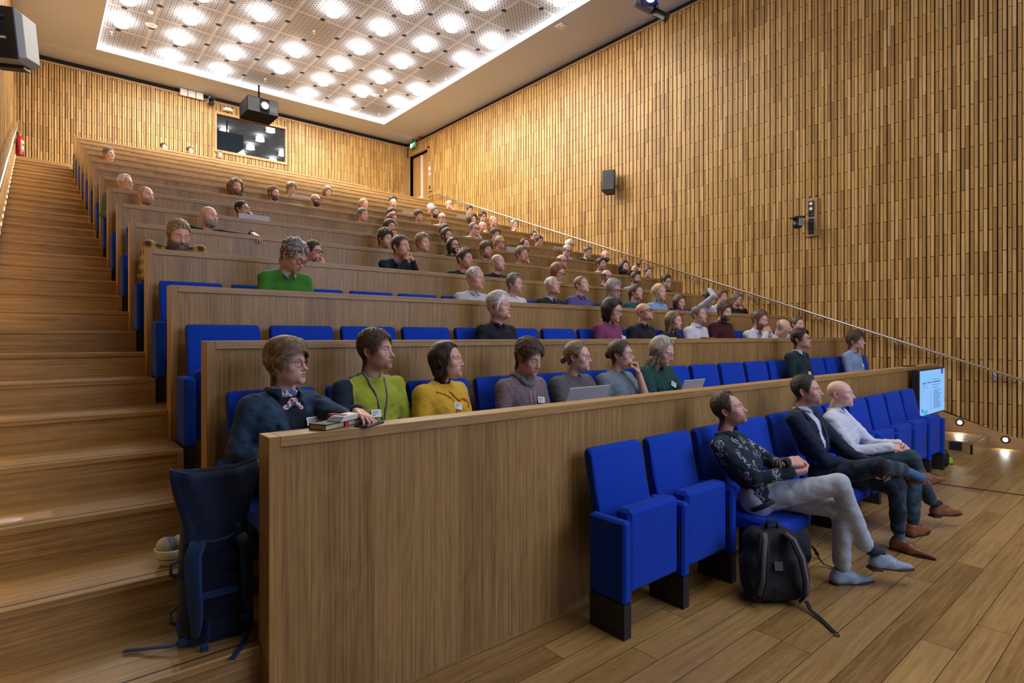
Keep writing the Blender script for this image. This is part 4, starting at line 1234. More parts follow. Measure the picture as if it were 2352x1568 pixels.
def make_person(p):
    near=p.get('near',False)
    rt=empty('person',(p['x'],p['yh'],FZ(p['row'])),p.get('rz',0.0),p['label'],'person')
    Hc=np.array((p.get('hx',0.0),p['hy'],p['hz']))     # head centre in person frame
    Rh=rotm(p['yaw'],R(p.get('pitch',0)),R(p.get('roll',0)))
    sc=p.get('hs',1.0)
    piv=Hc+Rh@np.array((0,.028,-.055))*sc
    Nk=piv+np.array((0,.022,-.088))*1.0 if 'neck' not in p else np.array(p['neck'])
    J=joints(p,Nk,Hc)
    h=dict(p.get('shape',{})); h['closed']=p.get('closed')
    if p.get('f'): h.setdefault('w',.95); h.setdefault('jaw',.86); h.setdefault('nose',.9); h.setdefault('neck',.046)
    inv=Rh.T/sc
    nb=inv@(J['neck']-J['down']*.0-Hc); shv=inv@J['right']*sc; h['down']=inv@J['down']*sc
    fun=lambda Q: head_sdf(Q,h,nb,shv*.75)
    nu,nv=(208,168) if near else (92,76)
    D,T,Pp=dirgrid(nu,nv)
    rs=shoot(fun,D,.40,44)
    V=(HC+D*rs[...,None]).reshape(-1,3); F=gridfaces(nu,nv)
    col=paint(V,None,p,near)
    Vs=[V];Fs=[F];Cs=[col]; n=len(V)
    for s in (-1,1):
        v,f,c=ear(s,np.array(SK[p.get('skin','a')])*np.array((1.0,.88,.86)),p.get('earout',.42))
        if p.get('f'): v=v*np.array((.97,1,1))
        Vs.append(v*np.array((h.get('w',1),1,1)));Fs.append(f+n);Cs.append(c);n+=len(v)
    W=lambda v:(v@Rh.T)*sc+Hc
    Vs=[W(v) for v in Vs]
    sk=np.array(SK[p.get('skin','a')])
    for S,s in (('r',-1),('l',1)):
        v,f=hand(p.get('hand'+S,p.get('hand','relax' if p.get('pose','lap') in ('lap','desk') else 'fist')),s,near)
        M4=frame_to(J['wr'+S],J['hd'+S],J['p'+S])
        if p.get('f'): v=v*.92
        v=xf(v,M4); Vs.append(v);Fs.append(f+n); cc=np.repeat(sk[None],len(v),0)*np.array((1,.93,.92)); Cs.append(cc); n+=len(v)
        # forearm and upper arm run under the sleeve
        b=MB(); e=J['el'+S]; w=J['wr'+S]; sh=J['sh'+S]
        b.tube([tuple(sh),tuple(sh*.5+e*.5),tuple(e),tuple(e*.72+w*.28),tuple(e*.3+w*.7),tuple(w),tuple(w+(w-e)*.04)],[.035,.040,.037,.039,.030,.0245,.023],0,14)
        v=np.concatenate(b.v); f=[q if len(q)==4 else None for q in b.f]; f=np.array([q for q in f if q]); Vs.append(v);Fs.append(f+n);Cs.append(np.repeat(sk[None],len(v),0)); n+=len(v)
    me=mesh_np('body',np.concatenate(Vs),np.concatenate(Fs),M['skin'],True,np.concatenate(Cs))
    link('body',me,rt)
    # hair
    if p.get('hair') and p['hair'] not in ('bald','buzz'):
        v,f=make_hair(p,D,T,Pp,rs,fun,near,None)
        link('hair',mesh_np('hair',W(v),f,hairmat(p.get('hc','brown'))),rt)
    if p.get('beard'):
        v,f=make_beard(p,D,rs,near); link('beard',mesh_np('beard',W(v),f,hairmat({'dark':'beard_dark','brown':'beard_brown'}.get(p.get('bc',p.get('hc','brown')),p.get('bc','brown')))),rt)
    A=Matrix((list(Rh[0]*sc)+[Hc[0]],list(Rh[1]*sc)+[Hc[1]],list(Rh[2]*sc)+[Hc[2]],[0,0,0,1]))
    if p.get('gl'):
        g=glasses(p['gl'],near); g.v=[np.array([A@Vector(q) for q in v]) for v in g.v]
        gm=p.get('glm','frame_dark' if p['gl'] in('rect','round') else 'frame_metal')
        go=g.build('glasses',M[gm],rt)
        if near:
            for s_ in (-1,1):
                l=lens_mb(p['gl'],s_); l.v=[np.array([A@Vector(q) for q in v]) for v in l.v]; l.build('lens',M['lens'],go)
    # clothes
    top=p.get('top',('sweater',(.03,.04,.06),'plain')); k=dict(p.get('k',{})); k['f']=1 if p.get('f') else 0
    res=.0085 if near else .0165
    pts=[J[q] for q in ('pelvis','neck','shr','shl','elr','ell','wrr','wrl')]
    lo,hi=bbox(pts,.17); 
    if p.get('tee'): k['sleeve']=.45
    f_=torso_sdf(J,k,p.get('wr',.0035),True,p.get('seed',1))
    v,f=nets(f_,lo,hi,res)
    mats=[cloth(top[1],top[2])]; mi=None
    g=link(top[0],mesh_np(top[0],v,f,mats),rt)
    if p.get('zones'):
        mats2,fn=p['zones']; me=g.data
        for c in mats2: me.materials.append(cloth(*c))
        ctr=v[f].mean(1); mi=fn(ctr,J); me.polygons.foreach_set('material_index',mi.astype(int))
    def torsohit(fn,start,dirv):
        a,b=0.0,.35
        st=np.array(start,float); dv=np.array(dirv,float)
        t=np.linspace(.35,0,90); P=(st[None]+dv[None]*t[:,None]).astype(np.float32); q=fn(P); i=np.argmax(q<0)
        return P[i] if (q<0).any() else P[-1]
    if p.get('collar'):
        v,f=collar_mesh(J['neck']+J['down']*.010,J['down'],J['fwd'],J['right'],.058 if not p.get('f') else .052,*p.get('colp',()))
        co=link('collar',mesh_np('collar',v,f,cloth(p['collar'],'plain')),rt)
        sm=co.modifiers.new('Solidify','SOLIDIFY'); sm.thickness=.003
    if p.get('neckband'):
        b=MB(); q=[]
        for i in range(25):
            a=2*math.pi*i/24; e=J['neck']+J['down']*(.014+.030*max(0,math.cos(a)))+ (J['fwd']*math.cos(a)+J['right']*math.sin(a))*(.061 if not p.get('f') else .060); q.append(tuple(e))
        b.tube(q,p.get('nbr',.010),0,8,False); b.build('neckband',cloth(p['neckband'],'plain'),rt)
    if p.get('under'):     # shirt visible inside a jacket
        k2=dict(k); k2.pop('open',None); k2.pop('vneck',None)
        v,f=nets(torso_sdf(J,k2,.002,True,5,-.008),lo,hi,res); link('shirt',mesh_np('shirt',v,f,cloth(p['under'],'plain')),rt)
    if p.get('badge'):
        bx,bz,ang=p['badge']; st=J['neck']+J['down']*bz+J['right']*bx; hit=torsohit(f_,st-J['fwd']*.02,J['fwd'])
        x=J['right']; y=-J['fwd']; z=np.cross(x,y); tl=.25
        z2=z*math.cos(tl)-J['fwd']*-math.sin(tl)*-1; z2=z*math.cos(tl)+(-J['fwd'])*math.sin(tl); y2=np.cross(z2,x)
        Mx=Matrix(((x[0],y2[0],z2[0],hit[0]),(x[1],y2[1],z2[1],hit[1]),(x[2],y2[2],z2[2],hit[2]),(0,0,0,1)))@Matrix.Rotation(ang,4,'Y')
        bo=MB().box((-.036,-.016,-.022),(.036,-.012,.022),0,Mx,.001).build('name_badge',M['badge'],rt)
        b=MB(); 
        for z_,w_ in ((.010,.026),(.000,.020),(-.010,.012)): b.box((-.028,-.0168,z_-.0016),(-.028+w_*1.8,-.0159,z_+.0016),0,Mx)
        b.build('badge_lines',M['badge_ink'],bo)
    # legs
    if p.get('legs'): legs_custom(p,J,rt,near)
    else:
        global _LEG
        key=bool(p.get('f'))
        if key not in _LEG:
            lo2,hi2=bbox([J[q] for q in ('pelvis','knr','knl','anr','anl')],.14)
            v,f=nets(legs_sdf(dict(J,pelvis=np.array((0,0,.505)),right=np.array((1.,0,0))),{}),lo2,hi2,.022)
            _LEG[key]=mesh_np('trousers',v,f,cloth((.02,.025,.04),'plain'))
        me=_LEG[key]; o=link('trousers',me,rt)
        for S in 'rl':
            M4=np.eye(4); M4[:3,3]=(J['an'+S][0],-.40,.0)
            ks=('s',S)
            if ks not in _LEG:
                so=make_shoe(rt,SHOE,M4,M['black']); _LEG[ks]=(so.data,so.children[0].data)
            else:
                so=link('shoe',_LEG[ks][0],rt); link('sole',_LEG[ks][1],so)
    if p.get('extra'): p['extra'](p,J,rt,f_,torsohit,W)
    return rt
_LEG={}
SHOE=plain('shoe_leather_dark',(.025,.02,.018),.4)
PEOPLE=[
dict(row=10,x=1.044,yh=12.502,hy=-0.035,hz=1.157,yaw=0.527,hs=0.972,hair='short',hc='dgrey',pose='cheekr',top=('jacket', (0.01, 0.011, 0.013), 'plain'),seed=1,label='dark-grey-haired man in black resting his cheek on his hand, high on the left',skin='b',tyaw=0.184),
dict(row=15,x=2.686,yh=17.738,hy=-0.035,hz=1.084,yaw=0.373,hs=1.0,hair='short',hc='dark',seed=2,label='leftmost of the three men in the topmost row, face half hidden by the oak ledge',skin='c',tyaw=0.131),
dict(row=15,x=3.31,yh=17.738,hy=-0.035,hz=1.112,yaw=0.426,hs=1.0,hair='short',hc='dark',line='high',seed=3,label='middle one of the three men in the topmost row below the back wall',skin='e',tyaw=0.149),
dict(row=15,x=4.048,yh=17.738,hy=-0.035,hz=1.158,yaw=0.386,hs=1.0,hair='short',hc='mid',stubble=0.4,seed=4,label='rightmost of the three men in the topmost row, under the booth window corner',skin='a',tyaw=0.135),
dict(row=7,x=0.965,yh=9.36,hy=-0.035,hz=1.1,yaw=0.682,hs=0.93,hair='short',hc='white',line='reced',comb='side',gl='thin',top=('shirt', (0.1, 0.14, 0.1), 'plain'),seed=5,label='white-haired man with thin glasses and green shirt at the left aisle end',skin='b',tyaw=0.239),
dict(row=6,x=1.066,yh=8.313,hy=-0.035,hz=1.118,yaw=0.535,hs=0.956,hair='buzz',hc='dark',line='reced',stubble=0.75,scalp=0.5,top=('sweater', (0.01, 0.011, 0.013), 'plain'),gaze=1,seed=6,label='bald man with dark stubble looking right, in front of the white-haired man by the aisle',skin='c',tyaw=0.187),
dict(row=8,x=2.623,yh=10.407,hy=-0.035,hz=1.158,yaw=0.136,hs=1.06,hair='curlylong',hc='mid',vol=0.75,len=0.1,beard='short',bc='mid',top=('sweater', (0.1, 0.1, 0.12), 'plain'),seed=7,label='man with shoulder-length curly fair hair and beard, centre left upper rows',skin='e',tyaw=0.048),
dict(row=8,x=3.244,yh=10.407,hy=-0.035,hz=1.148,yaw=0.43,hs=0.976,hair='full',hc='mid',comb='back',beard='short',bc='mid',seed=8,label='young bearded man with swept-up light brown hair, right of the curly-haired man',skin='a',tyaw=0.15),
dict(row=9,x=3.903,yh=11.455,hy=-0.035,hz=1.171,yaw=0.159,hs=0.996,hair='swept',hc='dblond',pitch=-12,top=('shirt', (0.68, 0.7, 0.74), 'plain'),seed=9,label='young fair-haired man looking down at his laptop in the ninth row',skin='b',tyaw=0.056),
dict(row=5,x=1.544,yh=7.266,hy=-0.035,hz=1.126,yaw=0.523,hs=1.012,hair='buzz',hc='dgrey',line='reced',beard='short',bc='grey',scalp=0.25,top=('sweater', (0.015, 0.025, 0.045), 'plain'),pose='ledge',shape={'fat': 0.6, 'neck': 0.06},seed=10,label='bald man with grey goatee in a navy top, hand hanging over the ledge',skin='c',tyaw=0.183),
dict(row=6,x=2.178,yh=8.313,hy=-0.035,hz=1.109,yaw=0.615,hs=0.93,hair='short',hc='black',comb='side',gl='rect',glm='frame_metal',pose='chinl',top=('sweater', (0.01, 0.011, 0.013), 'plain'),pitch=8,seed=11,label='dark-haired man with silver glasses and hand at his mouth behind a laptop',skin='e',tyaw=0.215),
dict(row=4,x=1.018,yh=6.218,hy=-0.275,hz=1.059,yaw=0.214,hs=1.09,hair='short',hc='dblond',comb='back',beard='long',bc='dgrey',pitch=-22,closed=1,top=('shirt', (0.5, 0.3, 0.05), 'plaid'),neckband=(0.01, 0.01, 0.012),shape={'fat': 0.8, 'neck': 0.06},k={'belly': 0.6},seed=12,label='bearded man in a yellow and black checked shirt looking down near the aisle',skin='a',tyaw=0.075),
dict(row=3,x=1.692,yh=5.171,hy=-0.275,hz=1.183,yaw=0.627,hs=1.09,hair='curly',hc='grey',vol=0.7,pitch=-30,roll=0,closed=1,gl='round',stubble=0.35,bc='dgrey',top=('sweater', (0.045, 0.22, 0.025), 'plain'),collar=(0.42, 0.4, 0.55),neckband=(0.04, 0.2, 0.022),shape={'neck': 0.06},k={'belly': 0.4},seed=13,label='man with curly grey hair and round glasses in a bright green sweater, looking down',skin='b',tyaw=0.219),
dict(row=4,x=2.353,yh=6.218,hy=-0.035,hz=1.065,yaw=0.544,hs=0.93,f=1,hair='pony',hc='dark',gl='rect',pose='chinl',top=('sweater', (0.05, 0.05, 0.06), 'plain'),pitch=-6,seed=14,label='dark-haired woman with glasses and hand at her mouth beside the green sweater',skin='a',tyaw=0.19),
dict(row=8,x=3.988,yh=10.407,hy=-0.035,hz=1.147,yaw=0.418,hs=0.96,hair='bald',beard='short',bc='dark',gl='rect',top=('turtleneck', (0.01, 0.011, 0.013), 'plain'),neckband=(0.01, 0.011, 0.013),hc='dark',seed=15,label='bald bearded man with black glasses and black turtleneck, right of the row gap',skin='e',tyaw=0.146),
dict(row=10,x=5.06,yh=12.502,hy=-0.035,hz=1.133,yaw=0.138,hs=1.016,f=1,hair='bob',hc='dblond',pitch=-14,line='low',face=1.0,len=0.07,seed=16,label='fair-haired woman with a short bob, leftmost of the tenth row group',skin='a',tyaw=0.048),
dict(row=9,x=5.437,yh=11.455,hy=-0.035,hz=1.102,yaw=0.428,hs=0.972,f=1,hair='pony',hc='blond',seed=17,label='blonde woman with tied hair looking right in the ninth row',skin='c',tyaw=0.15),
dict(row=7,x=4.418,yh=9.36,hy=-0.035,hz=1.135,yaw=0.291,hs=0.976,hair='short',hc='dgrey',comb='fwd',top=('sweater', (0.01, 0.011, 0.013), 'plain'),seed=18,label='short dark-grey haired man alone in the middle of the seventh row',skin='c',tyaw=0.102),
dict(row=11,x=7.26,yh=13.549,hy=-0.035,hz=1.073,yaw=0.031,hs=1.0,hair='curly',hc='dark',seed=19,label='dark curly-haired man mostly hidden behind a bald man, upper centre',skin='e',tyaw=0.011),
dict(row=10,x=6.704,yh=12.502,hy=-0.035,hz=1.119,yaw=0.117,hs=0.972,hair='buzz',line='reced',hc='dark',scalp=0.35,stubble=0.4,seed=20,label='bald man with dark stubble in front of the dark curly-haired man, upper centre',skin='a',tyaw=0.041),
dict(row=8,x=5.543,yh=10.407,hy=-0.035,hz=1.094,yaw=0.12,hs=1.0,hair='full',hc='dark',comb='back',seed=21,label='man whose swept-up dark hair shows above the ginger-haired woman with glasses',skin='b',tyaw=0.042),
dict(row=7,x=4.996,yh=9.36,hy=-0.035,hz=1.138,yaw=0.346,hs=0.93,f=1,hair='long',hc='red',gl='thin',len=0.1,seed=22,label='ginger-haired woman with glasses in the seventh row centre',skin='a',tyaw=0.121),
dict(row=6,x=4.385,yh=8.313,hy=-0.035,hz=1.133,yaw=0.211,hs=0.976,hair='full',hc='brown',beard='full',bc='dark',comb='back',pose='clasp',seed=23,label='brown-haired bearded man with raised folded hands in the sixth row',skin='e',tyaw=0.074),
dict(row=5,x=3.763,yh=7.266,hy=-0.035,hz=1.113,yaw=0.253,hs=1.04,hair='curly',hc='dark',stubble=0.5,pitch=-8,closed=1,top=('sweater', (0.03, 0.03, 0.04), 'plain'),seed=24,label='man with thick dark wavy hair looking down behind the man with clasped hands',skin='a',tyaw=0.089),
dict(row=4,x=3.293,yh=6.218,hy=-0.275,hz=1.173,yaw=0.367,hs=1.09,hair='short',hc='dark',line='high',pose='clasp',top=('sweater', (0.01, 0.018, 0.032), 'plain'),collar=(0.25, 0.3, 0.5),stubble=0.25,gaze=1,seed=25,label='dark-haired man in a navy sweater pressing clasped hands to his mouth',skin='b',tyaw=0.128),
dict(row=5,x=4.37,yh=7.266,hy=-0.035,hz=1.119,yaw=0.189,hs=1.068,hair='messy',hc='dblond',line='high',top=('sweater', (0.05, 0.05, 0.06), 'plain'),stubble=0.2,shape={'jaw': 1.05},seed=26,label='man with short tousled fair hair and long face, right of the clasped hands',skin='c',tyaw=0.066),
dict(row=8,x=6.162,yh=10.407,hy=-0.035,hz=1.147,yaw=0.075,hs=0.98,hair='full',hc='dark',comb='fwd',line='low',seed=27,label='young man with dark fringe looking out in the eighth row centre',skin='e',tyaw=0.026),
dict(row=10,x=7.769,yh=12.502,hy=-0.035,hz=1.151,yaw=0.141,hs=1.0,hair='short',hc='white',line='high',seed=28,label='white-haired man behind the dark bearded man in the upper rows',skin='a',tyaw=0.049),
dict(row=9,x=7.223,yh=11.455,hy=-0.035,hz=1.178,yaw=0.134,hs=1.02,hair='short',hc='dgrey',beard='full',bc='dark',comb='back',pitch=-8,seed=29,label='dark-bearded man between the white-haired man and the man in square glasses',skin='b',tyaw=0.047),
dict(row=8,x=6.748,yh=10.407,hy=-0.035,hz=1.184,yaw=-0.018,hs=0.976,hair='buzz',hc='grey',line='fringe',gl='rect',scalp=0.3,top=('shirt', (0.62, 0.6, 0.55), 'plain'),seed=30,label='balding man with square black glasses and cream shirt in the upper centre',skin='c',tyaw=-0.006),
dict(row=7,x=6.126,yh=9.36,hy=-0.035,hz=1.075,yaw=0.204,hs=1.0,f=1,hair='pony',hc='dark',pitch=-10,seed=31,label='woman with tied dark hair partly hidden by the man in front of her',skin='c',tyaw=0.071),
dict(row=12,x=9.558,yh=14.597,hy=-0.275,hz=1.104,yaw=0.075,hs=1.09,hair='bald',gl='rect',glm='frame_dark',pose='chinl',top=('shirt', (0.68, 0.7, 0.74), 'plain'),stubble=0.1,seed=32,label='bald man with dark glasses and hand at his cheek in the twelfth row, top right',skin='a',tyaw=0.026),
dict(row=11,x=9.548,yh=13.549,hy=-0.275,hz=1.122,yaw=-0.135,hs=1.09,hair='short',hc='dark',pitch=-18,closed=1,seed=33,label='young dark-haired man looking down beside an open laptop, upper right',skin='b',tyaw=-0.047),
dict(row=9,x=8.132,yh=11.455,hy=-0.275,hz=1.075,yaw=0.104,hs=1.09,f=1,hair='curlylong',hc='brown',vol=1.0,top=('sweater', (0.16, 0.19, 0.06), 'plain'),len=0.15,seed=34,label='woman with long curly brown hair and olive top, upper right',skin='a',tyaw=0.036),
dict(row=10,x=9.42,yh=12.502,hy=-0.035,hz=1.152,yaw=-0.036,hs=1.072,hair='full',hc='black',gl='rect',comb='fwd',seed=35,label='black-haired man with glasses behind the curly-haired woman',skin='e',tyaw=-0.013),
dict(row=9,x=8.786,yh=11.455,hy=-0.275,hz=1.129,yaw=-0.055,hs=1.09,hair='crop',hc='grey',line='high',top=('sweater', (0.03, 0.03, 0.04), 'plain'),seed=36,label='grey crew-cut man right of the bald man in olive, upper right',skin='a',tyaw=-0.019),
dict(row=9,x=9.468,yh=11.455,hy=-0.275,hz=1.116,yaw=-0.144,hs=1.09,hair='messy',hc='grey',line='high',pose='cheekr',top=('shirt', (0.5, 0.48, 0.5), 'plain'),seed=37,label='grey-haired man with hand on his mouth at the right end, near the handrail',skin='b',tyaw=-0.05),
dict(row=7,x=6.645,yh=9.36,hy=-0.275,hz=1.121,yaw=0.102,hs=1.09,hair='crop',hc='dgrey',line='high',gl='rect',glm='frame_dark',pose='chinl',top=('shirt', (0.5, 0.6, 0.78), 'plain'),collar=(0.5, 0.6, 0.78),stubble=0.3,bc='grey',seed=38,label='man in a pale blue shirt with glasses holding his chin, upper centre right',skin='c',tyaw=0.036),
dict(row=8,x=7.656,yh=10.407,hy=-0.275,hz=1.063,yaw=-0.036,hs=1.084,hair='bald',stubble=0.2,top=('sweater', (0.16, 0.2, 0.07), 'plain'),pose='clasp',seed=39,label='bald man in an olive sweater directly behind the man in pale blue',skin='e',tyaw=-0.013),
dict(row=7,x=7.375,yh=9.36,hy=-0.035,hz=1.124,yaw=0.064,hs=1.0,hair='curly',hc='brown',pitch=-6,seed=40,label='man with curly brown hair behind the blonde woman with glasses',skin='a',tyaw=0.022),
dict(row=6,x=5.478,yh=8.313,hy=-0.035,hz=1.113,yaw=0.201,hs=1.02,hair='full',hc='dark',comb='back',line='high',beard='full',bc='dark',seed=41,label='man with slicked dark hair and black beard in the sixth row',skin='b',tyaw=0.07),
dict(row=5,x=4.9,yh=7.266,hy=-0.035,hz=1.141,yaw=0.137,hs=0.93,hair='bob',hc='dark',line='high',len=0.05,face=1.42,gl='round',beard='full',bc='dark',pose='chinl',top=('shirt', (0.02, 0.03, 0.05), 'plain'),seed=42,label='bearded man with dark curls and glasses, fist at his chin',skin='c',tyaw=0.048),
dict(row=5,x=5.529,yh=7.266,hy=-0.035,hz=1.129,yaw=0.01,hs=1.052,hair='full',hc='brown',comb='side',line='low',stubble=0.6,bc='dark',top=('shirt', (0.025, 0.035, 0.06), 'plain'),seed=43,label='brown-haired man with side parting and stubble in the fifth row centre',skin='e',tyaw=0.003),
dict(row=6,x=6.655,yh=8.313,hy=-0.035,hz=1.131,yaw=0.23,hs=0.972,f=1,hair='pony',hc='blond',gl='rect',glm='frame_dark',seed=44,label='blonde woman with ponytail and dark glasses in the sixth row',skin='a',tyaw=0.081),
dict(row=6,x=7.274,yh=8.313,hy=-0.035,hz=1.137,yaw=0.012,hs=1.072,hair='short',hc='dark',comb='back',line='reced',beard='short',bc='dark',seed=45,label='man with slicked-back dark hair and short beard, right of the blonde woman',skin='b',tyaw=0.004),
dict(row=8,x=9.391,yh=10.407,hy=-0.035,hz=1.094,yaw=-0.038,hs=1.0,hair='short',hc='black',gl='rect',line='high',seed=46,label='black-haired man with heavy glasses beside the handrail, eighth row',skin='c',tyaw=-0.013),
dict(row=7,x=8.603,yh=9.36,hy=-0.035,hz=1.12,yaw=-0.082,hs=1.04,hair='short',hc='dark',pitch=-18,closed=1,line='high',top=('sweater', (0.25, 0.22, 0.2), 'plain'),seed=47,label='dark-haired man looking down just below the man with heavy glasses',skin='e',tyaw=-0.029),
dict(row=5,x=6.207,yh=7.266,hy=-0.126,hz=1.108,yaw=0.122,hs=1.068,hair='full',hc='mid',comb='back',pose='chinl',handl='spread',top=('t_shirt', (0.16, 0.19, 0.21), 'plain'),neckband=(0.16, 0.19, 0.21),seed=48,label='brown-haired man in a grey t-shirt with fingers raised to his lips',skin='a',tyaw=0.043),
dict(row=4,x=4.268,yh=6.218,hy=-0.188,hz=1.124,yaw=0.257,hs=1.076,hair='mohawk',hc='dark',stubble=0.4,scalp=0.7,top=('sweater', (0.012, 0.02, 0.035), 'plain'),neckband=(0.012, 0.02, 0.035),shape={'neck': 0.062},seed=49,label='man with a cropped quiff and navy crew-neck sweater in the fourth row',skin='b',tyaw=0.09),
dict(row=4,x=4.936,yh=6.218,hy=-0.035,hz=1.149,yaw=0.199,hs=1.012,hair='buzz',hc='grey',line='high',stubble=0.45,bc='grey',scalp=0.5,top=('sweater', (0.01, 0.011, 0.013), 'plain'),neckband=(0.01, 0.011, 0.013),pitch=5,gaze=1,seed=50,label='man with grey buzz cut and goatee in a black t-shirt',skin='c',tyaw=0.07),
dict(row=3,x=3.778,yh=5.171,hy=-0.035,hz=1.146,yaw=0.204,hs=1.068,hair='crop',hc='white',line='reced',top=('shirt', (0.5, 0.56, 0.58), 'plain'),collar=(0.5, 0.58, 0.6),skin='e',shape={'fat': 0.4},stubble=0.1,bc='white',seed=51,label='white-haired balding man with a pale green shirt in the third row',tyaw=0.071),
dict(row=3,x=4.356,yh=5.171,hy=-0.035,hz=1.117,yaw=0.309,hs=0.93,hair='full',hc='dgrey',comb='back',line='high',stubble=0.5,bc='grey',top=('shirt', (0.68, 0.7, 0.74), 'plain'),neckband=(0.68, 0.7, 0.74),roll=0,pitch=-2,seed=52,label='man with swept-back greying hair and white undershirt, right of the pale green shirt',skin='a',tyaw=0.108),
dict(row=3,x=4.969,yh=5.171,hy=-0.035,hz=1.13,yaw=0.139,hs=0.976,hair='crop',hc='white',line='reced',top=('sweater', (0.012, 0.022, 0.028), 'plain'),collar=(0.4, 0.5, 0.68),shape={'fat': 0.8},pitch=8,seed=53,label='stocky white-haired man in a black cardigan over a striped blue collar',skin='b',tyaw=0.049),
dict(row=3,x=5.498,yh=5.171,hy=-0.035,hz=1.174,yaw=0.158,hs=0.956,hair='crop',hc='dblond',line='high',pitch=10,top=('shirt', (0.1, 0.09, 0.26), 'plain'),collar=(0.1, 0.09, 0.26),seed=54,label='fair crew-cut man with a purple shirt looking up',skin='c',tyaw=0.055),
dict(row=5,x=7.232,yh=7.266,hy=-0.035,hz=1.098,yaw=-0.0,hs=1.0,hair='crop',hc='dgrey',line='fringe',gl='rect',glm='frame_dark',seed=55,label='balding man with dark glasses behind the red-haired woman',skin='e',tyaw=-0.0),
dict(row=4,x=6.007,yh=6.218,hy=-0.121,hz=1.095,yaw=0.234,hs=1.068,f=1,hair='long',hc='red',len=0.14,gl='round',pitch=-24,closed=1,top=('shirt', (0.5, 0.5, 0.55), 'plain'),seed=56,label='red-haired woman with round glasses looking down in the fourth row',skin='a',tyaw=0.082),
dict(row=7,x=9.338,yh=9.36,hy=-0.275,hz=1.079,yaw=-0.014,hs=1.09,hair='short',hc='white',gl='rect',line='high',comb='side',seed=57,label='white-haired man with dark glasses, rear one of the pair below the handrail',skin='b',tyaw=-0.005),
dict(row=6,x=8.419,yh=8.313,hy=-0.035,hz=1.16,yaw=-0.061,hs=0.964,hair='crop',hc='grey',line='fringe',gl='rect',pitch=-20,closed=1,top=('shirt', (0.35, 0.5, 0.75), 'plain'),collar=(0.4, 0.55, 0.8),seed=58,label='balding man with glasses in a light blue shirt looking down below the handrail',skin='c',tyaw=-0.021),
dict(row=6,x=9.043,yh=8.313,hy=-0.035,hz=1.178,yaw=-0.219,hs=0.96,hair='short',hc='dgrey',beard='short',bc='grey',pitch=-15,closed=1,top=('jacket', (0.02, 0.025, 0.04), 'plain'),collar=(0.68, 0.7, 0.74),comb='side',seed=59,label='grey-haired bearded man in a dark jacket and white collar looking down',skin='e',tyaw=-0.077),
dict(row=6,x=9.625,yh=8.313,hy=-0.035,hz=1.147,yaw=-0.197,hs=1.072,hair='buzz',hc='dark',line='fringe',beard='full',bc='dark',gl='thin',seed=60,label='bald man with dark goatee and thin glasses next to the handrail',skin='a',tyaw=-0.069),
dict(row=5,x=8.282,yh=7.266,hy=-0.035,hz=1.129,yaw=-0.068,hs=0.996,hair='short',hc='black',comb='back',stubble=0.5,top=('shirt', (0.55, 0.55, 0.58), 'plain'),collar=(0.6, 0.6, 0.62),seed=61,label='black-haired man with stubble and light collar, fifth row right',skin='b',tyaw=-0.024),
dict(row=5,x=8.964,yh=7.266,hy=-0.035,hz=1.12,yaw=-0.159,hs=1.068,hair='long',hc='dark',len=0.09,face=1.42,line='high',beard='short',bc='dark',pose='photo',top=('sweater', (0.01, 0.011, 0.013), 'plain'),seed=62,label='long-haired bearded man taking a photo with a black phone',skin='c',tyaw=-0.056),
dict(row=5,x=9.734,yh=7.266,hy=-0.035,hz=1.08,yaw=-0.304,hs=0.93,f=1,hair='bun',hc='brown',pitch=-5,top=('sweater', (0.01, 0.011, 0.013), 'plain'),seed=63,label='young woman with tied-back brown hair at the right end of the fifth row',skin='c',tyaw=-0.106),
dict(row=4,x=7.222,yh=6.218,hy=-0.035,hz=1.111,yaw=0.01,hs=0.944,hair='crop',hc='dark',line='fringe',gl='rect',beard='short',bc='dgrey',top=('sweater', (0.01, 0.011, 0.013), 'plain'),collar=(0.68, 0.7, 0.74),seed=64,label='balding bearded man with black glasses, black sweater over white collar',skin='a',tyaw=0.003),
dict(row=4,x=7.971,yh=6.218,hy=-0.035,hz=1.127,yaw=-0.108,hs=0.96,hair='short',hc='dark',comb='back',beard='short',bc='brown',top=('shirt', (0.4, 0.52, 0.66), 'plain'),collar=(0.4, 0.52, 0.66),seed=65,label='dark-haired bearded man in a pale blue shirt, fourth row right',skin='b',tyaw=-0.038),
dict(row=4,x=8.87,yh=6.218,hy=-0.035,hz=1.13,yaw=-0.159,hs=0.956,hair='full',hc='dark',comb='back',gl='rect',glm='frame_metal',top=('turtleneck', (0.01, 0.011, 0.013), 'plain'),neckband=(0.01, 0.011, 0.013),pitch=-4,seed=66,label='dark-haired man with glasses and black turtleneck at the fourth row end',skin='c',tyaw=-0.056),
dict(row=3,x=6.139,yh=5.171,hy=-0.035,hz=1.144,yaw=-0.036,hs=1.056,hair='full',hc='grey',comb='side',gl='rect',beard='short',bc='grey',pitch=-10,top=('shirt', (0.05, 0.09, 0.13), 'plain'),vol=1.2,seed=67,label='man with thick grey hair, glasses and grey beard behind the plum sweater',skin='e',tyaw=-0.013),
dict(row=3,x=6.644,yh=5.171,hy=-0.035,hz=1.139,yaw=-0.005,hs=0.952,f=1,hair='pony',hc='brown',top=('blouse', (0.02, 0.09, 0.1), 'plain'),seed=68,label='woman with tied brown hair in a teal top, third row',skin='a',tyaw=-0.002),
dict(row=3,x=7.196,yh=5.171,hy=-0.035,hz=1.16,yaw=-0.183,hs=1.044,f=1,hair='long',hc='blond',len=0.16,top=('shirt', (0.25, 0.42, 0.72), 'plain'),collar=(0.25, 0.45, 0.8),seed=69,label='woman with long pale blonde hair in a light blue blouse',skin='c',tyaw=-0.064),
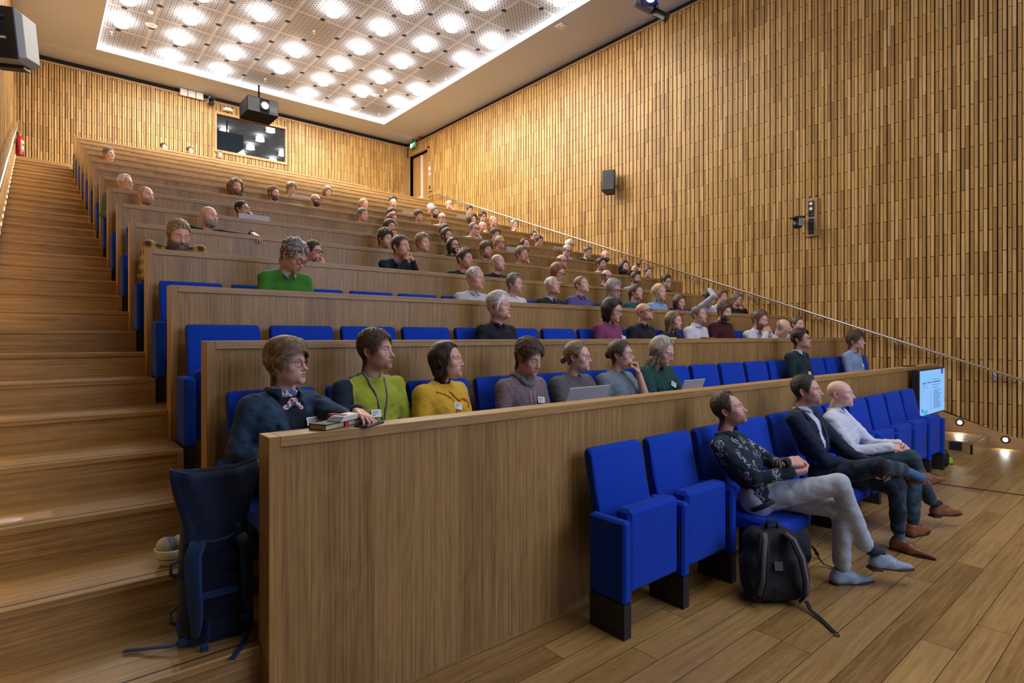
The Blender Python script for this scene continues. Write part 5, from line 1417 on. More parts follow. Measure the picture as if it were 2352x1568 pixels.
dict(row=3,x=7.716,yh=5.171,hy=-0.035,hz=1.033,yaw=-0.25,hs=0.93,f=1,hair='bob',hc='brown',len=0.06,pitch=-10,closed=1,seed=70,label='woman with wavy auburn hair looking down beside the pale blonde woman',skin='a',tyaw=-0.087),
dict(row=3,x=8.34,yh=5.171,hy=-0.192,hz=1.109,yaw=-0.334,hs=1.06,hair='short',hc='dark',pitch=-20,pose='headarm',top=('shirt', (0.42, 0.44, 0.56), 'plain'),seed=71,label='man in a lilac shirt resting his forearm on top of his head',skin='e',tyaw=-0.117),
dict(row=3,x=8.956,yh=5.171,hy=-0.035,hz=1.169,yaw=-0.212,hs=0.93,hair='messy',hc='red',comb='back',top=('shirt', (0.68, 0.7, 0.74), 'plain'),collar=(0.68, 0.7, 0.74),seed=72,label='ginger-brown haired man in a white shirt beside the raised arm',skin='a',tyaw=-0.074),
dict(row=3,x=9.475,yh=5.171,hy=-0.035,hz=1.137,yaw=-0.271,hs=0.93,hair='curly',hc='dgrey',vol=0.6,pose='chinl',handl='spread',top=('sweater', (0.01, 0.011, 0.013), 'plain'),neckband=(0.01, 0.011, 0.013),stubble=0.3,seed=73,label='man with short grey curls in black, hand raised to his cheek, far right',skin='b',tyaw=-0.095),
dict(row=2,x=4.87,yh=4.124,hy=-0.035,hz=1.164,yaw=0.21,hs=1.048,f=1,hair='bob',hc='dark',gl='rect',glm='frame_horn',pitch=-12,top=('sweater', (0.17, 0.035, 0.1), 'knit'),neckband=(0.015, 0.02, 0.05),len=0.07,face=1.22,badge=(0.085, 0.175, 0.2),near=2,seed=74,label='woman with a dark bob and glasses in a plum sweater with name badge',skin='a',tyaw=0.073),
dict(row=2,x=5.431,yh=4.124,hy=-0.035,hz=1.156,yaw=0.122,hs=0.93,hair='buzz',hc='grey',line='fringe',gl='rect',glm='frame_dark',pitch=14,top=('shirt', (0.012, 0.014, 0.02), 'plain'),collar=(0.012, 0.014, 0.02),stubble=0.3,bc='grey',scalp=0.2,seed=75,label='bald man with glasses in a black shirt looking up, second row',skin='e',tyaw=0.043),
dict(row=2,x=6.027,yh=4.124,hy=-0.035,hz=1.065,yaw=0.107,hs=0.93,f=1,hair='long',hc='mid',len=0.22,pitch=-3,top=('sweater', (0.01, 0.011, 0.013), 'plain'),seed=76,label='young woman with very long light brown hair in profile',skin='a',tyaw=0.037),
dict(row=2,x=6.58,yh=4.124,hy=-0.035,hz=1.152,yaw=-0.003,hs=0.964,hair='crop',hc='dgrey',line='high',pitch=4,top=('sweater', (0.66, 0.68, 0.72), 'plain'),collar=(0.7, 0.72, 0.76),stubble=0.4,bc='grey',colp=(0.05, 0.12, 0.01),seed=77,label='greying man in a white half-zip pullover',skin='b',tyaw=-0.001),
dict(row=2,x=7.203,yh=4.124,hy=-0.035,hz=1.211,yaw=-0.217,hs=0.944,hair='curly',hc='brown',beard='full',bc='dark',pitch=-12,closed=1,top=('jacket', (0.06, 0.008, 0.014), 'plain'),collar=(0.05, 0.008, 0.012),stripe=1,seed=78,label='curly-haired bearded man in a burgundy track jacket with white piping',skin='c',tyaw=-0.076),
dict(row=2,x=7.88,yh=4.124,hy=-0.191,hz=1.105,yaw=-0.148,hs=1.06,hair='full',hc='brown',comb='back',pose='clasp',beard='short',bc='brown',top=('shirt', (0.66, 0.68, 0.74), 'plain'),collar=(0.68, 0.7, 0.76),pitch=-8,seed=79,label='brown-haired man in a white shirt hiding his mouth behind clasped hands',skin='e',tyaw=-0.052),
dict(row=2,x=8.398,yh=4.124,hy=-0.275,hz=0.994,yaw=-0.181,hs=1.072,hair='crop',hc='grey',line='fringe',gl='thin',pitch=-38,closed=1,top=('shirt', (0.6, 0.62, 0.68), 'plain'),stubble=0.2,seed=80,label='grey balding man with glasses bowing his head far down',skin='a',tyaw=-0.063),
dict(row=2,x=9.424,yh=4.124,hy=-0.035,hz=1.068,yaw=-0.376,hs=1.064,f=1,hair='bun',hc='brown',top=('shirt', (0.55, 0.55, 0.5), 'plain'),seed=81,label='woman with tied brown hair in a cream top at the second row end',skin='c',tyaw=-0.132),
dict(row=2,x=3.287,yh=4.124,hy=-0.035,hz=1.142,yaw=0.3,hs=1.008,hair='full',hc='white',comb='back',pitch=8,top=('shirt', (0.01, 0.014, 0.022), 'plain'),collar=(0.01, 0.014, 0.022),stubble=0.35,bc='white',vol=1.5,skin='e',near=2,shape={'fat': 0.7, 'neck': 0.062},k={'belly': 0.5},badge=(0.09, 0.3, 0.0),seed=82,label='man with thick white hair in a black shirt gazing up, alone in the second row',tyaw=0.105),
]
# custom poses of a few people in the rows (person frame)
NAVY=(.012,.02,.045);BLK=(.010,.011,.013);WHT=(.68,.70,.74)
def find(s): return [q for q in PEOPLE if s in q['label']][0]
q=find('hand hanging over the ledge'); q['pose']='desk'
dx=.30; yl=BY(5)-q['yh']+.02; zl=BH(5)-FZ(5)+.018
q['J']={'ell':(.34,-.42,zl+.01),'wrl':(dx+.0,yl+.09,zl+.02),'hdl':(.25,-.85,-.42),'pl':(0,-.3,-1)}; q['handl']='relax'
def phone_extra(p,J,rt,f,hit,W):
    o=empty('phone',(p['x']+.02,p['yh']+p['hy']-.33,FZ(p['row'])+p['hz']+.015),R(14),'black phone held up by the long-haired bearded man','phone')
    MB().box((-.075,-.005,-.037),(.075,.004,.037),0,None,.004).build('case',plain('phone_black',(.01,.01,.012),.3),o)
q=find('taking a photo'); q['pose']='lap'; hy,hz=q['hy'],q['hz']
q['J']={'wrr':(-.085,hy-.26,hz-.10),'wrl':(.135,hy-.26,hz-.09),'elr':(-.20,hy-.10,hz-.30),'ell':(.24,hy-.10,hz-.30),'hdr':(.15,-.45,.9),'hdl':(-.15,-.45,.9),'pr':(1,0,0),'pl':(-1,0,0)}
q['hand']='curl'; q['extra']=phone_extra
q=find('forearm on top of his head'); q['pose']='lap'; hy,hz=q['hy'],q['hz']
q['J']={'elr':(-.17,hy-.20,hz+.02),'wrr':(-.06,hy-.05,hz+.135),'hdr':(.9,.2,-.05),'pr':(0,0,-1)}; q['handr']='relax'
def stripes(p,J,rt,f,hit,W):
    b=MB()
    for S in 'rl':
        a=J['neck']+J['down']*.02; e=J['sh'+S]; c=J['el'+S]
        out=(e-J['neck']); out/=np.linalg.norm(out)
        b.tube([tuple(a*.5+e*.5-J['down']*.055+J['fwd']*.02),tuple(e-J['down']*.045+out*.035+J['fwd']*.02),tuple(e*.5+c*.5+out*.055+J['fwd']*.01)],1,0,6,True,None,(.004,.0015))
    b.build('piping',cloth((.7,.7,.7),'plain'),rt)
q=find('yellow and black checked'); q['drop']=-.01; q['sw']=.21
find('hand hanging over the ledge')['drop']=.02; find('forearm on top of his head')['x']-=.06
q=find('burgundy track jacket'); q.pop('stripe',None); q['extra']=stripes

def scarf_x(p,J,rt,f,hit,W):
    nk=J['neck']; dn=J['down']; fw=J['fwd']; r=J['right']
    def s(P):
        d=None
        for i in range(16):
            a=2*math.pi*i/16; b=2*math.pi*(i+1)/16
            c=lambda t:nk+dn*(-.006+.020*max(0,math.cos(t)))+(fw*math.cos(t)+r*math.sin(t))*.058
            v=cap(P,tuple(c(a)),tuple(c(b)),.020); d=v if d is None else smin(d,v,.01)
        kn=nk+fw*.092+dn*.052
        d=smin(d,ell(P,tuple(kn),(.022,.018,.018)),.01); d=smin(d,cap(P,tuple(kn),tuple(kn+r*.045+dn*.04-fw*.008),.014,.016),.01); d=smin(d,cap(P,tuple(kn),tuple(kn-r*.045+dn*.035-fw*.012),.013,.016),.01)
        return d+.004*vnoise(P*np.array((1,1,2),np.float32),120,4)
    v,fc=nets(s,nk-.14,nk+.17,.005); link('scarf',mesh_np('scarf',v,fc,cloth((.7,.05,.04),'scarf')),rt)
    # jacket collar flaps, placket
    v,fc=collar_mesh(nk-dn*.0,dn,fw,r,.080,.030,.62,.065); co=link('jacket_collar',mesh_np('jacket_collar',v,fc,cloth((.020,.048,.095),'denim')),rt)
    m_=co.modifiers.new('Solidify','SOLIDIFY'); m_.thickness=.004
def lanyard_x(p,J,rt,f,hit,W):
    nk=J['neck']; dn=J['down']; fw=J['fwd']; r=J['right']
    cols=[(.05,.25,.62),(.35,.40,.10),(.25,.10,.02)]
    for w,off in ((0,0),(1,.0045),(2,-.0045)):
        b=MB()
        for s in (-1,1):
            pts=[]
            for t in np.linspace(0,1,9):
                st=nk+dn*(-.012+.27*t)+r*s*(.060*(1-t)**.8+.004)
                if t<.12: pt=st+fw*.02
                else: pt=hit(f,st,fw)+fw*.007
                pts.append(tuple(pt+r*off))
            pts=[tuple(nk-fw*.05-dn*.02+r*s*.02+r*off)]+pts
            b.tube(pts,1,0,6,True,None,(.0026 if w else .003,.0012))
        b.build('lanyard',cloth(cols[w],'plain'),rt)
def ruffle_x(p,J,rt,f,hit,W):
    nk=J['neck']; dn=J['down']; fw=J['fwd']; r=J['right']; b=MB()
    for path in ([(-.13,.05),(-.07,.075),(-.035,.10),(-.02,.15),(-.01,.20)],[(-.03,.055),(-.005,.085),(.03,.115),(.07,.105),(.11,.13),(.13,.18)]):
        q=[]
        for i in range(len(path)-1):
            for t in np.linspace(0,1,9)[:-1]:
                x=path[i][0]*(1-t)+path[i+1][0]*t; z=path[i][1]*(1-t)+path[i+1][1]*t
                h=hit(f,nk+dn*z+r*x,fw)+fw*.004+dn*.003*math.sin(len(q)*1.9); q.append(tuple(h))
        b.tube(q,.0065,0,6)
    b.build('ruffle_trim',cloth((.52,.22,.02),'plain'),rt)
def hood_x(p,J,rt,f,hit,W):
    nk=J['neck']; dn=J['down']; fw=J['fwd']; r=J['right']
    def s(P):
        d=None
        for i in range(14):
            a=2*math.pi*i/14; b=2*math.pi*(i+1)/14
            c=lambda t:nk+dn*(-.012+.065*max(0,math.cos(t))**2+.012*max(0,-math.cos(t)))+(fw*math.cos(t)*1.1+r*math.sin(t))*.068
            v=cap(P,tuple(c(a)),tuple(c(b)),.0195); d=v if d is None else smin(d,v,.01)
        return d+.003*vnoise(P,90,3)
    v,fc=nets(s,nk-.17,nk+.17,.006); link('hood_collar',mesh_np('hood_collar',v,fc,cloth((.17,.18,.21),'plain')),rt)
    b=MB()
    for x in (-.018,.022):
        a=hit(f,nk+dn*.09+r*x,fw)+fw*.010; c=hit(f,nk+dn*.24+r*x*1.5,fw)+fw*.006
        b.tube([tuple(a),tuple(a*.5+c*.5+fw*.004),tuple(c)],.0028,0,6)
    b.build('drawstring',cloth((.6,.6,.6),'plain'),rt)
def yoke(ctr,J):
    rel=ctr-J['neck']; fwd=rel@J['fwd']; dn=rel@J['down']; rr=np.abs(rel@J['right'])
    return ((fwd<.012)|((rel@J['right'])<-.165)&(fwd<.06)).astype(int)
NR=[
dict(row=1,x=1.019,yh=3.076,hy=-.035,hz=1.108,yaw=.62,pitch=4,hs=.99,near=1,f=1,skin='a',hair='swept',hc='dblond',comb='side',part=.6,vol=1.0,ears=1,line='low',gl='round',glm='frame_horn',clumps=2600,
  shape=dict(w=1.0,jaw=.95,nose=1.1,neck=.052),sw=.175,top=('jacket',(.018,.045,.090),'denim'),k=dict(open=.5,ar=.056,belly=.2),under=(.010,.014,.03),tyaw=.30,wr=.005,
  J={'ell':(.235,-.36,.80),'wrl':(.135,-.575,.905),'hdl':(.12,-.9,-.28),'pl':(-.2,-.25,-1),'elr':(-.24,-.02,.68),'wrr':(-.10,-.20,.60)},handl='spread',badge=(.075,.165,0),extra=scarf_x,
  label='woman with tousled fair hair, round glasses, denim jacket and red patterned scarf'),
dict(row=1,x=1.524,yh=3.076,hy=-.035,hz=1.166,yaw=.60,pitch=3,hs=.97,near=1,skin='b',hair='curly',hc='brown',vol=.55,line='full',stubble=.35,bc='dark',clumps=2600,gaze=1,
  shape=dict(jaw=1.0,nose=1.05,neck=.054),sw=.20,top=('sweater',(.36,.42,.035),'plain'),zones=([((.012,.028,.045),'plain')],yoke),neckband=(.33,.40,.04),badge=(-.060,.215,.05),tyaw=.25,extra=lanyard_x,
  label='curly-haired man in a lime sweater with a striped blue lanyard and name badge'),
dict(row=1,x=2.014,yh=3.076,hy=-.035,hz=1.098,yaw=.66,pitch=3,hs=.95,near=1,f=1,skin='a',hair='bob',hc='dark',len=.075,face=1.36,line='high',vol=.8,ears=1,clumps=2400,gaze=1,iris='blue',
  sw=.172,top=('sweater',(.70,.42,.035),'plain'),neckband=(.68,.40,.035),badge=(.0,.150,.3),tyaw=.30,extra=ruffle_x,k=dict(ar=.060),pose='lap',
  label='woman with a dark chin-length bob in a yellow sweater with ruffled trim'),
dict(row=1,x=2.671,yh=3.076,hy=-.075,hz=1.095,yaw=.10,pitch=-16,hs=1.0,near=1,skin='b',hair='messy',hc='brown',line='full',closed=1,clumps=2600,comb='fwd',
  shape=dict(w=.96,jaw=.9),sw=.18,top=('hoodie',(.10,.11,.16),'melange'),badge=(.085,.165,.1),tyaw=.1,extra=hood_x,k=dict(ar=.054),
  label='person with short tousled brown hair in a speckled grey hoodie, eyes lowered'),
dict(row=1,x=3.193,yh=3.076,hy=-.055,hz=1.094,yaw=.42,pitch=0,hs=.95,near=1,f=1,skin='c',hair='bun',hc='dblond',line='high',gl='thin',glm='frame_horn',clumps=2200,bunr=.026,bunpos=(0,.128,-.035),comb='back',
  sw=.175,top=('sweater',(.075,.075,.078),'knit'),neckband=(.09,.09,.092),tyaw=.12,pose='desk',k=dict(ar=.062),
  label='woman with fair hair in a small bun and thin glasses, charcoal knitted sweater'),
dict(row=1,x=3.707,yh=3.076,hy=-.055,hz=1.100,yaw=.36,pitch=3,hs=.95,near=1,f=1,skin='c',hair='bun',hc='brown',line='high',gl='big',glm='frame_metal',clumps=2400,bunr=.036,bunpos=(0,.118,.005),comb='curl',
  sw=.172,top=('sweater',(.16,.22,.25),'plain'),neckband=(.16,.22,.25),tyaw=.10,pose='chinl',handl='fist',k=dict(sleeve=.62,ar=.055),
  label='woman with curly brown bun and metal glasses, fist at her mouth, grey-blue top'),
dict(row=1,x=4.20,yh=3.076,hy=-.11,hz=1.120,yaw=.16,pitch=-22,hs=.99,near=1,f=1,skin='a',hair='long',hc='highl',len=.16,face=1.22,line='high',gl='thin',closed=1,clumps=2400,ears=1,
  sw=.175,top=('blouse',(.012,.060,.055),'plain'),badge=(.085,.155,.4),tyaw=.05,pose='desk',k=dict(ar=.062,neckline=.075,sleeve=.8),
  label='woman with shoulder-length highlighted hair and dark green blouse looking at her laptop'),
dict(row=1,x=7.11,yh=3.076,hy=-.035,hz=1.210,yaw=.02,pitch=9,hs=.96,near=1,skin='b',hair='full',hc='dark',comb='side',gl='rect',glm='frame_horn',clumps=1800,stubble=.15,vol=1.1,gaze=1,
  sw=.195,top=('sweater',(.010,.026,.030),'plain'),collar=(.55,.60,.72),badge=(.10,.27,0),tyaw=.0,
  label='dark-haired man with glasses in a dark green sweater over a blue collar'),
dict(row=1,x=8.857,yh=3.076,hy=-.035,hz=1.178,yaw=.05,pitch=2,hs=1.0,near=1,skin='b',hair='messy',hc='brown',line='full',clumps=1800,vol=1.3,
  sw=.19,top=('shirt',(.20,.30,.46),'chambray'),collar=(.22,.32,.48),colp=(.032,.22,.01),badge=(.09,.20,0),tyaw=.0,
  label='young man with tousled brown hair in a chambray shirt, far right behind the front desk'),
]
PEOPLE+=NR
# ---- the three men on the stage floor
def legs_custom(p,J,rt,near):
    Lg=p['legs']
    for q in ('hipr','hipl','knr','knl','anr','anl'): J[q]=np.array(Lg[q])
    def f(P):
        d=cap(P,tuple(J['hipr']),tuple(J['hipl']),.110)
        for S,o in (('r',1),('l',0)):
            a=cap(P,tuple(J['hip'+S]),tuple(J['kn'+S]),.090,.064)
            k=J['kn'+S]; an=J['an'+S]; e=k+(an-k)*.93
            b=cap(P,tuple(k),tuple(e),.060,Lg.get('hem',.050))
            l=smin(a,b,.025)
            n=np.sin(((P-k)@((an-k)/np.linalg.norm(an-k)))*55+2*vnoise(P,30,3))*.0018
            d=smin(d,l+n,.015 if S=='r' else .03)
        return d+.0028*vnoise(P*np.array((1,1,1.3),np.float32),26,2)+.0008*vnoise(P,70,6)
    lo,hi=bbox([J[q] for q in ('hipr','hipl','knr','knl','anr','anl')],.15)
    v,fc=nets(f,lo,hi,.008)
    link('trousers',mesh_np('trousers',v,fc,cloth(*Lg['col'])),rt)
    for S in 'rl':
        an=J['an'+S]; toe=np.array(Lg['toe'+S]); heel=np.array(Lg['heel'+S])
        y=heel-toe; y/=np.linalg.norm(y); sh=(J['kn'+S]-an); sh/=np.linalg.norm(sh)
        up=np.array(Lg.get('up'+S,(0,0,1.))); x=np.cross(y,up); x/=np.linalg.norm(x); z=np.cross(x,y)
        M4=np.eye(4); M4[:3,0]=x; M4[:3,1]=y; M4[:3,2]=z; org=heel-y*.075; M4[:3,3]=org
        ank=org+z*.085+y*.015
        b=MB(); k=J['kn'+S]; b.tube([tuple(ank-z*.02),tuple(ank+z*.01),tuple(an*.6+ank*.4),tuple(an+(k-an)*.12),tuple(an+(k-an)*.25)],[.034,.035,.037,.040,.042],0,14)
        b.build('sock',cloth(Lg['sock'],'plain'),rt)
        make_shoe(rt,Lg['shoe'],M4,Lg['sole'],True,Lg['lace'],.30,.9)
def e1x(p,J,rt,f,hit,W):
    P_=J['pelvis']; dn=J['down'].astype(np.float32)
    g0=torso_sdf(J,dict(p.get('k',{}),cut=None),0,False,1,.014)
    def bf(P): return np.maximum(g0(P),np.abs((P-P_)@dn-.012)-.017)
    v,fc=nets(bf,P_-.26,P_+.26,.007); link('belt',mesh_np('belt',v,fc,plain('belt_leather',(.02,.025,.03),.4)),rt)
    w=J['wrl']; d=np.array(J['hdl']); d/=np.linalg.norm(d); c=w-d*.012
    x=np.cross(d,(0,0,1.)); x/=np.linalg.norm(x); y=np.cross(d,x)
    b=MB(); b.tube([tuple(c+(x*math.cos(t)+y*math.sin(t))*.0285) for t in np.linspace(0,6.283,17)],.006,0,6,False); b.build('wristwatch',M['black'],rt)
def lapels(p,J,rt,f,hit,W):
    nk=J['neck']; dn=J['down']; fw=J['fwd']; r=J['right']
    mat=cloth((.010,.020,.042),'plain')
    for s in (-1,1):
        b=MB(); v=[]
        pr=[(.060,-.03,.0),(.075,.03,.1),(.068,.10,.1),(.050,.20,.1),(.020,.33,.1)]; wd=[.020,.045,.060,.045,.006]
        for (x,z,_),w_ in zip(pr,wd):
            for xx in (x,x+w_*.5,x+w_):
                h=hit(f,nk+dn*max(z,.02)+r*s*xx,fw) if z>0 else nk+dn*z+r*s*xx*.9-fw*.02
                v.append(tuple(h+fw*(.007 if z>0 else .0)))
        fcs=[]
        for i in range(4):
            for j in range(2): fcs.append((i*3+j,i*3+j+1,(i+1)*3+j+1,(i+1)*3+j))
        b.add(v,fcs,0,True); o=b.build('lapel',mat,rt); m_=o.modifiers.new('Solidify','SOLIDIFY'); m_.thickness=.005; m_.offset=0
def placket(p,J,rt,f,hit,W):
    nk=J['neck']; dn=J['down']; fw=J['fwd']; r=J['right']
    b=MB()
    for i in range(5):
        h=hit(f,nk+dn*(.07+.075*i)+r*.002,fw)+fw*.003; b.add([tuple(h+r*.005*math.cos(a)+dn*.005*math.sin(a)) for a in np.linspace(0,6.283,9)[:-1]],[tuple(range(8))])
    b.build('buttons',M['badge'],rt)
brown=plain('leather_brown',(.20,.070,.028),.32); greyl=None
m,nt,pp_=newmat('leather_greyblue'); v_=coords(nt,(8,60,60)); n_=noise(nt,v_,6,4,.7); L(nt,ramp(nt,n_,(.38,(.10,.15,.22)),(.6,(.38,.46,.56))),pp_.inputs['Base Color']); pp_.inputs['Roughness'].default_value=.5; greyl=m
solem=plain('sole_brown',(.05,.022,.012),.5); soled=plain('sole_dark',(.02,.012,.010),.5)
lb=plain('lace_blue',(.25,.35,.50),.7); lg=plain('lace_grey',(.55,.60,.66),.7); ld=plain('lace_brown',(.12,.05,.025),.6)
def rel(ox,oy,d): return {k:(v[0]-ox,v[1]-oy,v[2]) for k,v in d.items()}
E1=(3.74,1.86); E2=(4.80,1.88); E3=(5.42,1.88)
def lg_(o,d,**k):
    q=rel(o[0],o[1],d); q.update(k); return q
PEOPLE+=[
dict(row=0,x=E1[0],yh=E1[1],hx=-.115,hy=.165,hz=1.100,yaw=.32,pitch=17,hs=.94,near=1,skin='b',hair='short',hc='brown',comb='back',line='reced',stubble=.6,bc='brown',clumps=2600,iris='blue',vol=1.5,gaze=1,
  shape=dict(jaw=.98,nose=1.1,neck=.052),neck=(-.125,.195,.935),sw=.185,top=('shirt',(.010,.022,.036),'floral'),collar=(.012,.03,.045),tyaw=.22,wr=.005,k=dict(ar=.054,cut=.02),
  J=dict({'pelvis':(0.0,.0,.53)},**rel(E1[0],E1[1],{'elr':(3.545,1.80,.690),'wrr':(3.70,1.64,.730),'ell':(3.88,1.82,.72),'wrl':(3.68,1.66,.79)}),hdr=(.80,-.45,.05),pr=(.1,.6,.8),hdl=(.80,-.50,.12),pl=(.3,.5,-.8)),
  handl='curl',handr='curl',extra=e1x,
  legs=lg_(E1,{'hipr':(3.655,1.85,.525),'hipl':(3.83,1.85,.525),'knr':(3.86,1.42,.675),'knl':(3.95,1.44,.50),'anr':(4.085,1.345,.245),'anl':(4.00,1.455,.11),'toer':(4.345,1.150,.095),'heelr':(4.105,1.325,.120),'toel':(4.205,1.325,0),'heell':(3.955,1.500,0)},col=((.44,.49,.55),'plain'),sock=(.012,.03,.035),shoe=greyl,sole=solem,lace=lg,hem=.052),
  label='man in a floral navy shirt and light grey trousers, legs crossed, grey-blue shoes'),
dict(row=0,x=E2[0],yh=E2[1],hx=-.055,hy=.105,hz=1.165,yaw=.20,pitch=6,hs=.99,near=1,skin='b',hair='crop',hc='dark',line='high',comb='back',stubble=.5,bc='dgrey',clumps=2600,vol=1.8,gaze=1,
  shape=dict(jaw=1.0,nose=1.05,neck=.056),sw=.20,top=('blazer',(.010,.020,.042),'plain'),k=dict(open=.42,ar=.058),under=(.60,.68,.82),collar=(.62,.68,.80),tyaw=.12,wr=.0045,
  J=rel(E2[0],E2[1],{'elr':(4.62,1.80,.655),'wrr':(4.80,1.60,.610),'ell':(4.98,1.76,.66),'wrl':(4.90,1.56,.63)})|dict(hdr=(.6,-.6,-.2),hdl=(-.3,-.8,-.25),pr=(.2,.2,-1),pl=(-.2,.2,-1)),
  handl='curl',extra=lapels,
  legs=lg_(E2,{'hipr':(4.70,1.85,.505),'hipl':(4.90,1.85,.505),'knr':(4.66,1.44,.665),'knl':(4.93,1.42,.485),'anr':(5.02,1.40,.595),'anl':(4.95,1.41,.14),'toer':(5.31,1.205,.515),'heelr':(5.085,1.40,.520),'upr':(-.25,.35,.9),'toel':(4.93,1.165,0),'heell':(4.96,1.465,0)},col=((.012,.018,.028),'denim'),sock=(.06,.14,.26),shoe=brown,sole=soled,lace=lb),
  label='man in a navy blazer and dark jeans, ankle over knee, brown lace-up shoes'),
dict(row=0,x=E3[0],yh=E3[1],hx=-.025,hy=.095,hz=1.100,yaw=.16,pitch=3,hs=.96,near=1,skin='c',hair='bald',hc='blond',gaze=1,
  shape=dict(jaw=.92,nose=1.05,neck=.052),sw=.185,top=('shirt',(.66,.70,.78),'plain'),collar=(.66,.70,.78),tyaw=.10,wr=.0055,badge=None,k=dict(ar=.055),
  J=rel(E3[0],E3[1],{'elr':(5.24,1.82,.64),'wrr':(5.40,1.60,.690),'ell':(5.62,1.80,.65),'wrl':(5.53,1.58,.700)})|dict(hdr=(.55,-.75,-.1),hdl=(-.55,-.7,-.05),pr=(.5,.3,-.6),pl=(-.5,.3,-.6)),
  hand='curl',extra=placket,
  legs=lg_(E3,{'hipr':(5.33,1.85,.505),'hipl':(5.51,1.85,.505),'knr':(5.46,1.47,.615),'knl':(5.50,1.46,.46),'anr':(5.73,1.40,.215),'anl':(5.42,1.45,.11),'toer':(5.99,1.255,.095),'heelr':(5.745,1.40,.105),'toel':(5.62,1.385,0),'heell':(5.34,1.455,0)},col=((.020,.045,.060),'denim'),sock=(.012,.014,.02),shoe=brown,sole=soled,lace=ld),
  label='bald man in a white shirt and dark teal jeans, hands folded, brown shoes'),
]
up=seat_master('up'); dn=seat_master('down'); used={'up':False,'down':False}
def place_seat(row,j,occ,last=False):
    x0=2.37 if row==0 else XL+.008
    kind='down' if occ else 'up'; src=dn if occ else up
    if not used[kind]: o=src; used[kind]=True
    else: o=copy_tree(src)
    o.location=(x0+j*PITCH,BY(row+1),FZ(row))
    rn='front row' if row==0 else '%s desk row'%(ORD[row] if row>1 else 'first')
    pos={0:'at the left aisle end'}.get(j)
    if row==0:
        pos=['at the free left end','second from the left end','under the man in the floral shirt','between the floral shirt and the navy blazer','under the man in the navy blazer','under the bald man in white','right of the bald man in white','fourth from the right end','third from the right end','second from the right end','at the right end by the screen'][j]
    elif not pos: pos='%s from the left aisle'%['','second','third','fourth','fifth','sixth','seventh','eighth','ninth','tenth','eleventh','twelfth','thirteenth','fourteenth','fifteenth','sixteenth','seventeenth'][j]
    o['label']='blue %s seat, %s, %s'%('folded-up' if not occ else 'lowered',rn,pos)
    o['category']='seat'; o['group']='blue auditorium seats in the %s'%rn
    if last: make_arm(o,PITCH)
    return o
for j in range(11): place_seat(0,j,j in (2,4,5),j==10)
occ_by_row={}
for P in PEOPLE:
    if P['row']>0: occ_by_row.setdefault(P['row'],set()).add(max(0,min(16,round((P['x']-(XL+.008)-.30)/PITCH))))
for row in range(1,16):
    oc=occ_by_row.get(row,set())
    if row==15: 
        continue
    full = row<=3
    for j in range(17):
        if full or j==0 or j in oc:
            place_seat(row,j,j in oc,j==16)
# ---------------------------------------------------------------- ceiling lamps
M['lamp']=emit('lamp_drum',(1,.96,.92),DRUM)
lm=empty('pendant_lamp',(0,0,0))
b=MB(); b.lathe([(0,-.04),(.12,-.04),(.14,-.028),(.14,.03),(.0,.03)],0,24); b.build('diffuser',M['lamp'],lm)
b=MB(); b.cyl((0,0,.03),(0,0,.115),.012,0,8); b.build('stem',M['white'],lm)
grid={0:(1,2,5),1:(0,1,2,3,6),2:(0,1,2,3,5),3:(1,2,4,6),4:(0,1,2,3,4,5,7),5:(0,1,2,3,4,5,6,8),6:(1,2,4,5,7)}  # last index of each column: out-of-view lamp added for its light
first=True
for i,js in grid.items():
    for j in js:
        x=1.56+1.1875*i; y=17.05-1.1875*j
        o=lm if first else copy_tree(lm); first=False
        o.location=(x,y,PZ-.115)
        o['label']='short glowing drum lamp hanging under the perforated ceiling panels'; o['category']='ceiling lamp'; o['group']='glowing drum lamps under the perforated ceiling'
        area((x,y,PZ-.21),(0,0,0),.3,30*LAMP,(1,.89,.73),'DISK',name='lamp_down')
# smoke detectors, sprinklers, loudspeaker grilles
def small(name,prof,loc,mat,label,cat,group=None,rz=0):
    b=MB(); b.lathe(prof,0,20); o=b.build(name,mat); o.location=loc
    return tag(o,label,cat,group)
small('smoke_detector',[(0,-.06),(.035,-.055),(.05,-.03),(.055,0),(0,0)],(2.03,15.05,PZ),M['white'],'white domed smoke detector on the perforated ceiling near its left edge','smoke detector')
small('smoke_detector',[(0,-.06),(.035,-.055),(.05,-.03),(.055,0),(0,0)],(8.0,15.35,PZ),M['white'],'white domed smoke detector on the perforated ceiling near its right corner','smoke detector')
small('ceiling_speaker',[(0,-.02),(.10,-.02),(.115,-.01),(.12,0),(0,0)],(2.13,15.7,PZ),M['white'],'flat round white ceiling speaker beside the left smoke detector','ceiling speaker')
small('ceiling_speaker',[(0,-.02),(.10,-.02),(.115,-.01),(.12,0),(0,0)],(7.95,15.9,PZ),M['white'],'flat round white ceiling speaker beside the right smoke detector','ceiling speaker')
for i,(x,y) in enumerate(((1.45,16.65),(5.15,13.5),(5.05,16.9),(8.95,10.3),(8.95,13.6),(8.7,17.15))):
    small('sprinkler',[(0,-.075),(.025,-.075),(.025,-.068),(.006,-.06),(.006,-.02),(.03,-.012),(.035,0),(0,0)],(x,y,PZ),M['white'],'small white sprinkler head hanging from the perforated ceiling','sprinkler','sprinkler heads under the perforated ceiling')
o=empty('access_point',(9.30,9.33,ZC),0,'white rounded wireless access point on the flat ceiling strip above the right wall','access point')
MB().box((-.11,-.11,-.035),(.11,.11,0),0,None,.012).build('housing',M['white'],o,.01,3)
MB().lathe([(0,-.002),(.006,-.002),(.006,.001)],0,10,Matrix.Translation((-.04,-.05,-.037))).build('status_led',emit('led_blue',(.1,.2,1),15),o)
